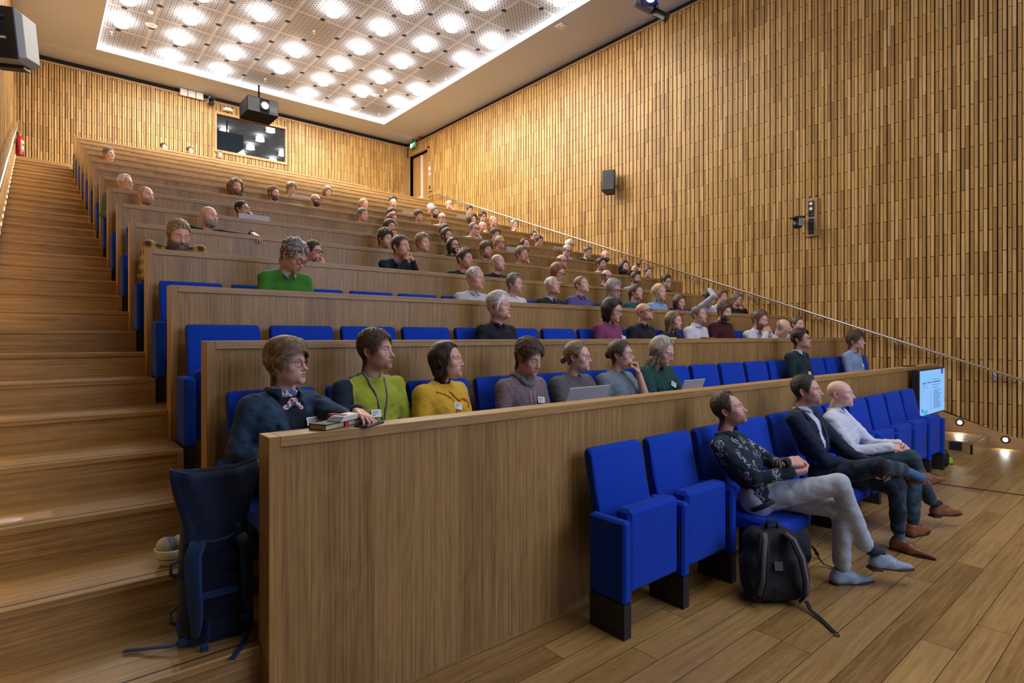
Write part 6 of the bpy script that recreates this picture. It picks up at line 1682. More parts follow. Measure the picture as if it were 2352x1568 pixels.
small('sprinkler_plate',[(0,-.006),(.035,-.006),(.04,0),(0,0)],(10.0,9.1,ZC),M['ceil'],'small flat round cover plate on the ceiling strip above the right wall','cover plate')
# dark round openings in the panels
b=MB()
for i in range(0,13):
    for j in range(0,28):
        x=1.56+1.1875*(i*.5); y=17.05-1.1875*(j*.5)
        if (i+j)%2==0: continue
        if x>RX1-.15: continue
        b.lathe([(0,0),(.058,0),(.062,.003)],0,16,Matrix.Translation((x,y,PZ-.003)))
tag(b.build('round_openings',M['dark']),'dark round openings spaced evenly across the perforated ceiling','openings',None,'structure')

# ---------------------------------------------------------------- projector under the ceiling in front of the booth
pr=empty('projector',(4.92,17.0,ZC),R(0),'large dark ceiling projector with a glowing blue-white lens above the booth window','projector')
grey=plain('projector_grey',(.016,.018,.023),.7,0,Specular_IOR_Level=.2); pblack=plain('projector_black',(.004,.004,.005),.9,0,Specular_IOR_Level=.1)
z0,z1=-.95,-.50
b=MB(); b.box((-.42,-.35,z0),(.42,.45,z1),0,None,.03); b.build('body',pblack,pr)
MB().box((-.40,-.362,z0+.03),(-.09,-.35,z1-.03),0,None,.004).build('front_cover',grey,pr); MB().box((.16,-.362,z0+.03),(.40,-.35,z1-.03),0,None,.004).build('front_cover',grey,pr)
b=MB(); b.lathe([(.125,0),(.125,.05),(.088,.07),(.085,.05)],0,28,Matrix.Translation((.035,-.35,-.72))@Matrix.Rotation(R(90),4,'X')); b.build('lens_ring',M['black'],pr)
b=MB(); b.lathe([(0,.075),(.084,.070)],0,28,Matrix.Translation((.035,-.35,-.72))@Matrix.Rotation(R(90),4,'X')); b.build('lens',emit('lens_glow',(.12,.38,1),30),pr)
b=MB(); b.box((-.20,-.15,z1),(.20,.25,z1+.03)).box((-.02,.03,z1),(.02,.07,-.01)); b.build('mount',pblack,pr)
b=MB(); b.box((.18,-.365,z0+.12),(.38,-.361,z0+.14)).box((.18,-.365,z0+.16),(.38,-.361,z0+.18)).box((.18,-.365,z0+.20),(.38,-.361,z0+.22)).box((.18,-.365,z0+.24),(.38,-.361,z0+.26)); b.build('vent',M['black'],pr)
# three white wireless panels
for i in range(3):
    o=MB().box((-.095,-.03,-.10),(.095,.03,.10),0,None,.008).build('wireless_panel',M['white'],None,.006,2); o.location=(3.33+i*.205,WB-.07,8.615)
    tag(o,['leftmost of the three square white wireless panels high on the back wall','middle one of the three square white wireless panels on the back wall','rightmost of the three square white wireless panels high on the back wall'][i],'wireless panel','square white wireless panels')
def ptz(loc,rz,label,s=1.0,hang=True):
    o=empty('dome_camera',loc,rz,label,'camera'); o.scale=(s,s,s)
    b=MB(); b.box((-.085,-.09,.0),(.085,.09,.028),0,None,.01); b.build('base',M['blackplastic'],o)
    b=MB(); b.box((-.085,-.035,-.13),(-.065,.035,.0),0,None,.008).box((.065,-.035,-.13),(.085,.035,.0),0,None,.008); b.build('yoke',plain('camera_grey',(.22,.25,.28),.35),o)
    b=MB(); b.lathe([(0,-.075),(.045,-.07),(.062,-.04),(.065,0),(.058,.04),(.0,.07)],0,24,Matrix.Translation((0,0,-.10))@Matrix.Rotation(R(90),4,'X')); b.build('camera_head',M['blackplastic'],o)
    b=MB(); b.lathe([(0,.012),(.03,.010),(.034,0)],0,20,Matrix.Translation((0,-.062,-.10))@Matrix.Rotation(R(90),4,'X')); b.build('lens',plain('lens_dark',(.01,.012,.02),.05),o)
    MB().box((-.07,-.092,.008),(-.05,-.089,.018)).build('status_led',bpy.data.materials['led_blue'],o)
    return o
c1=ptz((4.02,WB-.19,8.56),0,'small black pan-tilt camera at the top of the back wall beside the wireless panels',1.15)
MB().box((-.03,0,.0),(.03,.17,.03)).build('bracket',M['black'],c1)
o=empty('sensor',(4.50,WB-.1,8.40),0,'small white half-round sensor box with blue light above the booth window','sensor')
MB().prism([(-.14,.07),(-.11,-.03),(-.05,-.08),(.05,-.08),(.11,-.03),(.14,.07)],-.04,.04).build('housing',M['white'],o,.01,2)
MB().box((.0,-.084,-.015),(.02,-.079,.0)).build('status_led',bpy.data.materials['led_blue'],o)
c2=ptz((10.43,4.52,3.69),R(60),'black pan-tilt camera on a bracket beside the socket plate on the right wall',1.1)
MB().box((.0,.02,.0),(.22,.09,.022),0,Matrix.Rotation(R(-60),4,'Z')).build('bracket',M['black'],c2)
# socket plate
o=empty('socket_plate',(WR-.035,4.365,3.72),0,'tall oak plate with two black socket strips on the right wall','socket plate')
MB().box((0,-.095,-.345),(.06,.095,.345)).build('backing_board',M['plainoak'],o)
for zc in (.145,-.165):
    s=MB().box((-.012,-.048,zc-.14),(.0,.048,zc+.14),0,None,.004).build('socket_strip',M['blackplastic'],o)
    for dz in (.09,0,-.09):
        b=MB(); b.lathe([(.028,0),(.03,.006),(.022,.006),(.02,.002),(0,.002)],0,16,Matrix.Translation((-.012,0,zc+dz))@Matrix.Rotation(R(-90),4,'Y')); 
        b.build('socket',M['black'] if zc<0 or dz<0 else M['white'],s)
b=MB(); b.tube([(WR-.05,4.38,3.80),(WR-.07,4.44,3.76),(WR-.13,4.51,3.73)],.005,0,6); tag(b.build('camera_cable',M['black']),'thin black cable from the upper socket strip to the wall camera','cable')
# wall loudspeaker
def louds(loc,rz,rx,w,d,h,label,face,side,back=False):
    o=empty('loudspeaker',loc,rz,label,'loudspeaker')
    Mx=Matrix.Rotation(rx,4,'X')
    poly=[(-w/2,-d/2),(w/2,-d/2),(w/2,-d*.05),(w*.34,d/2),(-w*.34,d/2),(-w/2,-d*.05)]
    MB().prism(poly,-h/2,h/2,0,Mx).build('cabinet',side,o,.008,2)
    b=MB(); b.box((-w/2+.012,-d/2-.012,-h/2+.012),(w/2-.012,-d/2,h/2-.012),0,Mx,.006); b.build('grille',face,o)
    return o,Mx
gr=plain('speaker_grille',(.035,.045,.055),.55)
o,Mx=louds((10.42,8.85,5.23),R(-60),R(-8),.30,.26,.50,'black wall loudspeaker mounted halfway along the slatted right wall',gr,M['blackplastic'])
b=MB(); b.box((-.03,.10,-.03),(.03,.24,.03)); b.build('bracket',M['black'],o); MB().box((-.10,.13,-.27),(.10,.15,.27)).build('back_plate',M['black'],o)
# big powered loudspeaker near the camera, seen from behind
cab=plain('speaker_lightgrey',(.45,.52,.55),.5)
o=empty('loudspeaker',(-.165,6.62,4.19),0,'large grey powered loudspeaker seen from behind at the top left','loudspeaker')
MS=Matrix.Rotation(R(-24),4,'Z')@Matrix.Rotation(R(10),4,'X')
w_,h_,d_=.34,.56,.34; o.scale=(1,1,.76)
b=MB(); b.box((-w_/2,-d_/2,-h_/2),(w_/2,d_/2,h_/2),0,MS,.05); b.build('cabinet',cab,o,.01,2)
b=MB(); b.box((-w_/2+.005,-d_/2-.012,-h_/2+.01),(w_/2-.03,-d_/2+.002,h_/2-.02),0,MS,.008); b.build('rear_panel',M['blackplastic'],o)
for i,(x,z,c,sx,sz) in enumerate(((-.02,.10,(.2,.9,.1),.006,.006),(-.02,.075,(1,.5,.1),.006,.006),(.03,-.06,(.8,.8,.5),.035,.012),(-.08,.0,(.7,.7,.7),.02,.004),(-.08,.04,(.7,.7,.7),.02,.004),(-.07,-.04,(.6,.6,.6),.028,.004),(-.07,.17,(.7,.6,.5),.03,.004),(-.07,-.1,(.3,.3,.35),.05,.003))):
    MB().box((x-sx,-d_/2-.016,z-sz),(x+sx,-d_/2-.011,z+sz),0,MS).build('rear_marking',plain('mark_%d'%i,c,.5),o)
b=MB(); b.lathe([(.0,.02),(.03,.02),(.034,0)],0,18,MS@Matrix.Translation((.04,-d_/2-.012,.15))@Matrix.Rotation(R(90),4,'X')); b.build('rear_dial',M['black'],o)
b=MB(); b.tube([tuple(MS@Vector(q)) for q in ((.02,-d_/2-.01,.24),(-.04,-d_/2-.05,.25),(-.09,-d_/2-.06,.2),(-.09,-d_/2-.03,.14),(-.05,-d_/2-.012,.10))],.006,0,8); b.build('cable',plain('cable_grey',(.35,.4,.45),.4),o)
MB().box((-.12,-.02,-h_/2-.04),(.10,.1,-h_/2),0,MS).build('foot_plate',M['black'],o); MB().box((-.13,-.05,h_/2),(.0,.10,h_/2+.03),0,MS).build('top_plate',M['black'],o); MB().cyl((-.08,.0,.29),(-.10,.0,.75),.025,0,10).build('hanging_rod',plain('rod_bluelit',(.10,.16,.26),.4),o)  # the rod's blue tint stands in for blue light falling on it
# stage lamps at the top right
o=empty('stage_spotlight',(9.35,6.80,7.98),0,'stage profile spotlight with black barrel and glass front, hanging beside the blue lamp','spotlight')
fx=Vector((.78,-.45,-.36)).normalized(); Q=fx.to_track_quat('Z','Y').to_matrix().to_4x4()
steelg=plain('lamp_aluminium',(.16,.18,.21),.35,.6)
b=MB(); b.lathe([(0,-.42),(.085,-.42),(.10,-.38),(.10,-.05),(.0,-.05)],0,10,Q,False); b.build('lamp_house',steelg,o)
b=MB(); b.lathe([(.0,-.06),(.075,-.06),(.075,.22),(.085,.22),(.085,.26),(.10,.30),(.095,.30),(.07,.27)],0,20,Q); b.build('barrel',M['blackplastic'],o)
b=MB(); b.lathe([(0,.255),(.05,.25),(.068,.235)],0,20,Q); b.build('lens',plain('lens_glass',(.55,.65,.62),.08),o)
b=MB(); b.box((-.035,-.08,.02),(.035,-.074,.17),0,Q@Matrix.Rotation(R(35),4,'Z')); b.build('label_sticker',plain('sticker_blue',(.01,.10,.65),.5),o)
b=MB(); b.tube([(-.12,.02,-.02),(-.13,.02,.2),(0,.02,.3),(.12,.0,.2),(.11,0,-.02)],.012,0,8); b.cyl((0,.02,.3),(0,.02,.75),.018,0,10); b.build('yoke',M['black'],o)
o=empty('stage_spotlight',(9.13,6.72,8.12),0,'square stage lamp shining blue at the top edge above the right wall','spotlight')
fx=Vector((-.75,-.62,-.30)).normalized(); Q=fx.to_track_quat('Z','Y').to_matrix().to_4x4()
b=MB(); b.box((-.13,-.13,-.16),(.13,.13,.05),0,Q,.02); b.build('housing',M['blackplastic'],o)
bluehood=plain('hood_blue',(.01,.03,.5),.4)
b=MB()
for a0,a1 in (((-.13,-.13),(.13,-.12)),((-.13,.12),(.13,.13)),((-.13,-.13),(-.12,.13)),((.12,-.13),(.13,.13))): b.box((a0[0],a0[1],.05),(a1[0],a1[1],.14),0,Q)
b.build('hood',bluehood,o)
b=MB(); b.lathe([(0,.06),(.085,.058),(.09,.05)],0,28,Q); b.build('lens',emit('stage_blue',(.35,.45,1),30),o)
b=MB(); b.tube([(-.16,0,0),(-.17,.0,.2),(0,0,.3),(0,0,.6)],.012,0,8); b.tube([(-.15,-.1,.3),(-.26,-.1,.1),(-.24,-.05,-.14),(-.1,0,-.2)],.006,0,6); b.build('yoke',M['black'],o)
spot((9.13,6.60,8.0),(8.9,6.2,8.7),25,(.1,.2,1),140,.9,.1)
# exit sign
o=empty('exit_sign',(WR-.12,18.12,8.50),0,'small green and white emergency exit sign hanging near the top right corner','exit sign')
green=emit('exit_green',(.02,.20,.10),.6); wht=emit('exit_white',(.9,1,.95),1.6)
MB().box((-.01,-.20,-.10),(.01,.20,.10),0,None,.003).build('sign_box',green,o)
b=MB()
def onface(poly): 
    b.add([(-.0125,-y,z) for y,z in poly],[tuple(range(len(poly)))])
onface([(-.17,-.07),(-.06,-.07),(-.06,.07),(-.17,.07)])
onface([(.06,-.02),(.10,-.02),(.10,.02),(.13,.02),(.08,.075),(.03,.02),(.06,.02)])
onface([(-.03,.045),(-.015,.03),(0,.045),(-.015,.06)]); onface([(-.03,-.06),(-.015,-.06),(0,-.01),(-.005,.025),(-.035,.025),(-.03,-.01)])
b.build('pictogram',wht,o)
MB().box((-.005,-.02,.1),(.005,.02,.22)).build('hanger',M['black'],o)
tag(MB().box((WR-.1,17.7,8.62),(WR-.02,17.86,8.72),0,None,.01).build('alarm_beacon',plain('beacon_red',(.35,.01,.02),.4)),'dark red alarm beacon beside the exit sign in the ceiling gap','alarm')
tag(MB().box((WR-.045,16.985,6.66),(WR+.05,17.20,7.70)).build('backing_plate',M['plainoak']),'narrow oak strip board beside the top door carrying the switches','backing board')
tag(MB().box((WR-.07,17.05,7.36),(WR-.045,17.15,7.50),0,None,.01).build('wall_phone',M['white']),'white wall handset on the board beside the top door','wall phone')
tag(MB().box((WR-.055,17.06,7.20),(WR-.045,17.14,7.31),0,None,.004).build('switch_cover',M['white']),'white square switch below the handset beside the top door','switch')
tag(MB().box((WR-.06,17.06,6.72),(WR-.03,17.13,6.84),0,None,.004).build('switch_cover',M['black']),'black switch low beside the top door above the handrail end','switch')
# fire extinguisher
o=empty('fire_extinguisher',(-.24,WB-.20,landing),0,'red fire extinguisher standing against the back wall at the top of the left stairs','fire extinguisher')
red=plain('extinguisher_red',(.62,.008,.012),.3)
b=MB(); b.lathe([(0,.10),(.078,.10),(.08,.14),(.08,.47),(.07,.53),(.035,.57),(.025,.60),(0,.60)],0,24); b.build('cylinder',red,o)
b=MB(); b.lathe([(0,.02),(.082,.02),(.084,.06),(.082,.11),(0,.11)],0,24); b.build('base',M['black'],o)
b=MB(); b.lathe([(.0,.60),(.028,.60),(.028,.64),(0,.64)],0,14); b.box((-.015,-.09,.64),(.015,.03,.66)).box((-.015,-.08,.675),(.015,.03,.69)); b.build('valve',M['steel'],o)
b=MB(); b.tube([(0,-.02,.65),(-.03,-.10,.66),(-.045,-.11,.55),(-.035,-.10,.3),(-.02,-.09,.15)],.011,0,8); b.build('hose',M['black'],o)
def labelpatch(z0_,z1_,mat,nm,a0=-100,a1=-20,r=.0815):
    v=[];f=[];n=8
    for i in range(n+1):
        a=R(a0+(a1-a0)*i/n); v+=[(r*math.cos(a),r*math.sin(a),z0_),(r*math.cos(a),r*math.sin(a),z1_)]
    for i in range(n): f.append((2*i,2*i+2,2*i+3,2*i+1))
    MB().add(v,f).build(nm,mat,o)
labelpatch(.40,.48,plain('label_white',(.75,.78,.72),.5),'label',-70,-15); labelpatch(.20,.38,plain('label_green',(.10,.42,.16),.5),'label',-70,-15)
labelpatch(.26,.33,bpy.data.materials['label_white'],'label',-62,-22,.082)

# ---------------------------------------------------------------- wall screen at the right end of the first partition
o=empty('wall_screen',(9.10,BY(1)-.09,.87),0,'flat information screen with a light blue page on the right end of the front desk','screen')
MB().box((-.57,-.03,-.305),(.57,.05,.305),0,None,.006).build('case',M['blackplastic'],o)
MB().box((-.2,.05,-.2),(.2,.085,.2)).build('mount',M['black'],o)
m,nt,p=newmat('screen_page'); p.inputs['Base Color'].default_value=(.02,.02,.02,1); p.inputs['Roughness'].default_value=.25
p.inputs['Emission Color'].default_value=(.22,.50,.95,1); p.inputs['Emission Strength'].default_value=1.0
MB().box((-.545,-.033,-.285),(.555,-.030,.285)).build('display',m,o)
ink=emit('screen_ink',(.05,.12,.30),.6); teal=emit('screen_teal',(.02,.40,.50),.9); navy=emit('screen_navy',(.01,.04,.30),.9)
b=MB()
def pg(x0,z0,x1,z1,bb): bb.box((x0,-.0345,z0),(x1,-.0330,z1))
r=random.Random(3)
for row in range(22):
    z=.155-row*.018
    if row<8:
        if row%2==0: pg(-.02,z,-.02+r.uniform(.25,.42),z+.006,b)
        pg(-.44,z,-.44+r.uniform(.06,.3),z+.005,b) if row>1 and row%2 else None
    else:
        pg(.03,z,.03+r.uniform(.2,.38),z+.006,b)
        if row%2: pg(-.1,z,-.06,z+.006,b)
b.build('text_lines',ink,o)
b=MB(); pg(.39,.22,.47,.285,b); pg(-.475,-.24,-.44,-.20,b); b.build('corner_blocks',navy,o)
b=MB(); pg(-.41,-.275,-.23,-.225,b); b.build('logo_block',teal,o)
b=MB()
for i in range(9): pg(-.42+i*.032,.165,-.42+i*.032+.022,.165+(.03 if i in (0,3,8) else .02),b)
b.build('title_line',emit('screen_title',(.10,.42,.80),.9),o)
b=MB()
for i in range(16):
    if i in (3,8): continue
    pg(-.44+i*.050,.118,-.44+i*.050+.040,.132,b)
b.build('heading_line',ink,o)
# dark socket block on the side of the first right step
tag(MB().box((9.688,2.02,.04),(9.70,2.16,.15),0,None,.003).build('floor_socket',M['blackplastic']),'black socket box on the side of the lowest right step','socket')

# ---------------------------------------------------------------- laptops and small things on the desks
silver=plain('laptop_silver',(.45,.48,.54),.4,.6); keyb=plain('laptop_keys',(.05,.05,.06),.5); slid=plain('laptop_lid',(.46,.49,.55),.4,.3)
def laptop(x,k,w,h,label,tilt=15,dy=.30,rz=0,logo=False,name='laptop',back=None,z=None):
    zt=BH(k)-.16 if z is None else z
    o=empty(name,(x,BY(k)+dy-.05,zt),rz,label,'laptop')
    MB().box((-w/2,0,0),(w/2,w*.66,.014),0,None,.003).build('keyboard_deck',silver,o)
    MB().box((-w/2+.02,.03,.014),(w/2-.02,w*.38,.0155)).build('keys',keyb,o)
    Mx=Matrix.Translation((0,.0,.014))@Matrix.Rotation(R(tilt),4,'X')
    l=MB().box((-w/2,-.008,0),(w/2,.0,h),0,Mx,.002).build('lid',back or slid,o)
    MB().box((-w/2+.008,.0005,.01),(w/2-.008,.0012,h-.008),0,Mx).build('display',plain('laptop_display',(.02,.02,.03),.2) if 'laptop_display' not in bpy.data.materials else bpy.data.materials['laptop_display'],o)
    if logo: MB().lathe([(0,0),(.018,0)],0,20,Mx@Matrix.Translation((.09,-.0087,h*.5))@Matrix.Rotation(R(90),4,'X')).build('round_mark',keyb,l)
    return o
laptop(2.86,1,.40,.225,'open silver laptop on the front desk before the woman in the grey sweater',22,.40)
laptop(4.13,1,.30,.205,'open silver laptop on the front desk before the woman in dark green',20,.40)
laptop(2.20,6,.38,.26,'open silver laptop before the dark-haired man with glasses in the sixth row',12,.35,logo=True)
laptop(3.93,9,.37,.26,'silver laptop before the fair-haired young man, left half of the ninth row',14,.35)
laptop(3.45,8,.30,.215,'thin silver laptop edge beside the bearded fair man in the eighth row',20,.35)
laptop(6.23,9,.34,.27,'thin silver laptop edge right of the bald man under the dark curls',20,.30)
laptop(8.40,10,.40,.28,'bright open laptop left of the young man looking down, upper right rows',16,.30)
laptop(6.60,6,.34,.28,'silver laptop edge right of the blonde woman with the ponytail',12,.35)
laptop(8.74,7,.34,.265,'silver laptop edge high on the right beside the man looking down',20,.35)
# things on the front rail
o=empty('notebook',(1.035,2.435,1.2018),R(28),'dark cloth notebook on the rail end, bundled with folded paper by a red strap','notebook')
bookc=plain('book_cloth',(.03,.045,.055),.7); paper=plain('paper_white',(.72,.72,.70),.7)
MB().box((-.13,-.045,0),(.13,.045,.004)).box((-.13,-.045,.022),(.13,.045,.027)).box((-.13,.041,.0),(.13,.045,.027)).build('cover',bookc,o)
MB().box((-.127,-.042,.004),(.127,.041,.022)).build('pages',plain('pages_cream',(.55,.45,.25),.8),o)
o2=empty('folded_paper',(1.07,2.435,1.2295),R(31),'folded stack of white paper lying on the dark notebook','papers')
b=MB()
for i in range(5): b.box((-.085+.004*i,-.038,.0045*i),(.10-.006*i,.036-.002*i,.0045*i+.0035),0,Matrix.Rotation(R(i*.8),4,'Z'))
b.build('sheets',paper,o2)
b=MB(); P8=[(-.050,.001),(-.051,.027),(-.043,.053),(.043,.053),(.051,.027),(.050,.001)]
for (y0_,z0_),(y1_,z1_) in zip(P8[:-1],P8[1:]): b.add([(-.012,y0_,z0_),(.012,y0_,z0_),(.012,y1_,z1_),(-.012,y1_,z1_)],[(0,1,2,3)])
b.build('red_strap',plain('strap_red',(.50,.03,.02),.7),o)
o=empty('phone',(1.155,2.37,1.2018),R(35),'dark smartphone lying on the rail under the hand in the denim sleeve','phone')
MB().box((-.075,-.036,0),(.075,.036,.008),0,None,.003).build('case',plain('phone_case',(.02,.03,.07),.5),o)
MB().box((-.071,-.033,.008),(.071,.033,.0088)).build('screen',plain('phone_glass',(.03,.01,.012),.08),o)
tag(MB().box((8.70,2.36,1.2018),(9.0,2.44,1.215),0,None,.003).build('tablet',M['blackplastic']),'thin dark tablet lying on the front rail near the screen','tablet')
tag(MB().box((4.93,BY(2)+.03,BH(2)),(5.06,BY(2)+.09,BH(2)+.012)).build('card_note',plain('note_yellow',(.8,.75,.35),.7)),'small yellow note on the second desk before the woman in the plum sweater','note')
tag(MB().box((5.62,BY(2)+.03,BH(2)),(5.80,BY(2)+.10,BH(2)+.014)).build('pencil_case',plain('case_red',(.25,.06,.04),.6)),'reddish brown pencil case on the second desk before the bald man','pencil case')
for P in PEOPLE: make_person(P)
# ---------------------------------------------------------------- bags
bagblack=fabric('bag_black',(.016,.018,.022),.05,.7,600,.2); bagblue=fabric('bag_navy',(.010,.022,.060),.1,.6,700,.2); bagblue2=fabric('bag_strap_blue',(.010,.040,.125),.1,.6,700,.2); greyband=fabric('grey_band',(.12,.12,.135),.1,.8,600,.2)
# grey and black rucksack leaning at the feet of the man in the floral shirt
o=empty('backpack',(3.42,1.62,0),0,'black backpack with grey shoulder straps on the floor beside the lowered seat','backpack')
Bx=Matrix.Rotation(R(-38),4,'Z')@Matrix.Rotation(R(-10),4,'X'); A_=np.array(Bx)
def bagf(P):
    Q=P@A_[:3,:3]
    d=smin(cap(Q,(-.09,0,.10),(.09,0,.10),.095),cap(Q,(-.075,0,.36),(.075,0,.36),.080),.08)
    d=smin(d,cap(Q,(-.088,.01,.22),(.088,.01,.22),.098),.06); d=smin(d,cap(Q,(-.06,.06,.12),(.06,.06,.26),.085),.05)
    d=smax(d,-(Q[:,2]-.012),.02)
    return d+.004*vnoise(P,30,5)+.002*vnoise(P,80,7)
v,f=nets(bagf,(-.28,-.28,-.03),(.28,.28,.52),.008); link('main_bag',mesh_np('main_bag',v,f,bagblack),o)
def bt(pts): return [tuple(Bx@Vector(q)) for q in pts]
for s in (-1,1):
    b=MB(); b.tube(bt([(s*.06,-.075,.41),(s*.085,-.125,.38),(s*.115,-.15,.28),(s*.13,-.15,.16),(s*.14,-.11,.06),(s*.14,-.06,.03)]),1,0,10,True,None,(.030,.008)); q=b.build('shoulder_strap',bagblack,o)
    b=MB(); b.tube(bt([(s*.065,-.09,.41),(s*.087,-.138,.38),(s*.117,-.162,.28),(s*.132,-.160,.16),(s*.142,-.125,.07)]),1,0,8,True,None,(.012,.003)); b.build('grey_webbing',greyband,q)
b=MB(); b.tube(bt([(-.04,-.05,.435),(-.03,-.06,.475),(.03,-.05,.475),(.045,-.04,.435)]),1,0,8,True,None,(.013,.005)); b.build('grab_handle',bagblack,o)
b=MB(); b.box((-.028,-.102,.20),(.022,-.094,.25),0,Bx); b.build('patch',greyband,o)
b=MB(); b.tube(bt([(.02,.065,.40),(.10,.075,.36),(.135,.06,.25),(.14,.05,.12)]),.004,0,6); b.tube(bt([(.03,.115,.30),(.09,.13,.24),(.10,.13,.12)]),.0035,0,6); b.build('zip',M['black'],o)
b=MB(); b.tube(bt([(.128,.082,.30),(.131,.085,.25)]),.005,0,6); b.tube(bt([(.12,.11,.14),(.122,.12,.09)]),.004,0,6); b.build('zip_pull',plain('zip_pull',(.55,.5,.45),.3,.8),o)
b=MB(); b.tube([(.06,-.16,.045),(.02,-.20,.02),(-.02,-.27,.012),(-.07,-.33,.008),(-.11,-.375,.006)],1,0,8,True,None,(.013,.0018)); b.tube([(-.11+.0,-.375,.008),(-.135,-.385,.008),(-.15,-.40,.008),(-.14,-.415,.008),(-.115,-.40,.008),(-.11,-.375,.008)],.003,0,6); b.build('loose_strap',bagblack,o)
# dark bag lying behind the legs
o=empty('backpack',(4.12,1.80,0),R(15),'black backpack lying on the floor behind the crossed legs','backpack')
f_=lambda P: smin(cap(P,(-.14,0,.10),(.14,.02,.10),.095),cap(P,(-.10,-.02,.14),(.10,.0,.15),.08),.05)+.010*vnoise(P,26,9)+.004*vnoise(P,75,2)
v,f=nets(f_,(-.28,-.16,-.02),(.28,.18,.28),.010); v[:,2]=np.maximum(v[:,2],.002); link('main_bag',mesh_np('main_bag',v,f,bagblack),o)
b=MB(); b.tube([(-.05,-.11,.16),(.0,-.15,.06),(.04,-.17,.02),(.03,-.24,.008)],1,0,8,True,None,(.009,.002)); b.tube([(.1,-.10,.10),(.16,-.12,.04),(.2,-.10,.02)],1,0,8,True,None,(.012,.002)); b.build('strap',bagblack,o)
b=MB(); b.box((.02,-.27,.0),(.045,-.235,.012),0,None,.003).box((-.01,-.105,.11),(.01,-.10,.14)); b.build('buckle',plain('buckle_grey',(.25,.27,.3),.3),o)
# black and lime bag at the right seat end
o=empty('backpack',(8.47,1.98,0),0,'black backpack with a lime green pocket beside the rightmost front seat','backpack')
f_=lambda P: cap(P,(0,-.02,.10),(0,.06,.12),.085)+.006*vnoise(P,40,3)
v,f=nets(f_,(-.14,-.16,-.02),(.14,.2,.26),.010); v[:,2]=np.maximum(v[:,2],.002); link('main_bag',mesh_np('main_bag',v,f,bagblack),o)
f_=lambda P: ell(P,(.02,-.075,.09),(.065,.05,.05))+.006*vnoise(P,90,3)
v,f=nets(f_,(-.08,-.15,.02),(.12,.0,.16),.007); link('lime_pocket',mesh_np('lime_pocket',v,f,fabric('lime',(.35,.55,.02),.1,.6)),o)
b=MB(); b.tube([(.02,.02,.22),(.09,-.03,.21),(.12,-.07,.12),(.09,-.10,.03)],1,0,8,True,None,(.013,.003)); b.build('strap',bagblack,o)
# tall navy roll-top bag on the aisle step
o=empty('backpack',(.590,2.640,SZ(2)),R(-4),'tall navy roll-top backpack standing open on the aisle step by the first partition','backpack')
def bagb():
    nu=40; zs=[0,.01,.04,.12,.22,.34,.42,.47,.52,.60,.66,.70]
    wd=[.115,.135,.142,.140,.138,.136,.130,.126,.135,.155,.165,.168]; dp=[.06,.078,.085,.085,.082,.075,.062,.055,.050,.048,.046,.045]
    V=[];F=[]
    for i,(z,w,d) in enumerate(zip(zs,wd,dp)):
        for k in range(nu):
            a=2*math.pi*k/nu; e=.55 if i<9 else .8
            x=math.copysign(abs(math.cos(a))**e,math.cos(a))*w; y=math.copysign(abs(math.sin(a))**e,math.sin(a))*d
            wob=.006*math.sin(7*a+z*20)*(z>.45)+.004*math.sin(13*a+z*30)*(z>.45)
            V.append((x,y+wob+.012*(z/.7),z+(.012*math.cos(2*a) if i==len(zs)-1 else 0)))
    for i in range(len(zs)-1):
        for k in range(nu): F.append((i*nu+k,i*nu+(k+1)%nu,(i+1)*nu+(k+1)%nu,(i+1)*nu+k))
    F.append(tuple(range(nu))[::-1])
    return V,F
v,f=bagb(); me=MB().add(v,f,0,True).mesh('main_bag',bagblue); q=link('main_bag',me,o); m_=q.modifiers.new('Solidify','SOLIDIFY'); m_.thickness=.004; m_.offset=-1
b=MB(); 
for z in (.10,.20,.30): b.box((-.075,-.094,z),(.075,-.084,z+.085),0,None,.02)
b.build('back_padding',fabric('padding_dark',(.005,.008,.028),.1,.8,500,.3),o)
b=MB(); b.box((-.072,-.098,.192),(.072,-.092,.222),0,None,.004); b.build('label_band',bagblue2,o)
b=MB(); b.tube([(-.075,-.085,.425),(-.098,-.112,.38),(-.098,-.120,.28),(-.09,-.118,.18),(-.085,-.10,.09),(-.088,-.085,.05)],[1.25,1.25,1.2,1.1,.8,.5],0,12,True,None,(.026,.009)); b.build('shoulder_strap',bagblue2,o)
b=MB(); b.tube([(.075,-.085,.425),(.095,-.112,.38),(.098,-.120,.28),(.10,-.116,.18),(.11,-.10,.12)],[1.1,1.1,1.1,1.0,.6],0,12,True,None,(.026,.009)); b.build('shoulder_strap',bagblue,o)
b=MB(); b.tube([(-.075,-.088,.43),(-.03,-.11,.425),(.02,-.11,.43),(.075,-.088,.445)],1,0,8,True,None,(.009,.003)); b.box((.055,-.10,.445),(.080,-.085,.475),0,None,.003); b.build('grab_loop',bagblue2,o)
for pts,w in (([(-.12,-.06,.03),(-.17,-.06,.028),(-.23,-.02,.022),(-.28,.02,.014),(-.32,.04,.012)],.011),([(.10,-.09,.02),(.09,-.13,.006),(.05,-.20,.003),(.02,-.24,-.005)],.012),([(-.045,-.10,.11),(-.04,-.115,.06),(-.052,-.12,.02),(-.06,-.125,.008)],.008),([(-.13,.0,.34),(-.165,-.01,.33),(-.165,-.02,.29),(-.135,-.03,.28)],.009),([(-.13,.0,.16),(-.165,-.01,.14),(-.165,-.02,.10),(-.135,-.04,.09)],.009)):
    MB().tube(pts,1,0,8,True,None,(w,.002)).build('loose_strap',bagblue2,o)
for a_,b_ in (((-.148,-.072,.018),(-.115,-.056,.045)),((-.15,-.055,.085),(-.115,-.04,.115)),((-.15,-.045,.275),(-.118,-.03,.30)),((-.075,-.132,.002),(-.045,-.118,.028)),((.075,-.125,.085),(.115,-.108,.105))):
    MB().box(a_,b_,0,None,.004).build('buckle',bagblue2,o)
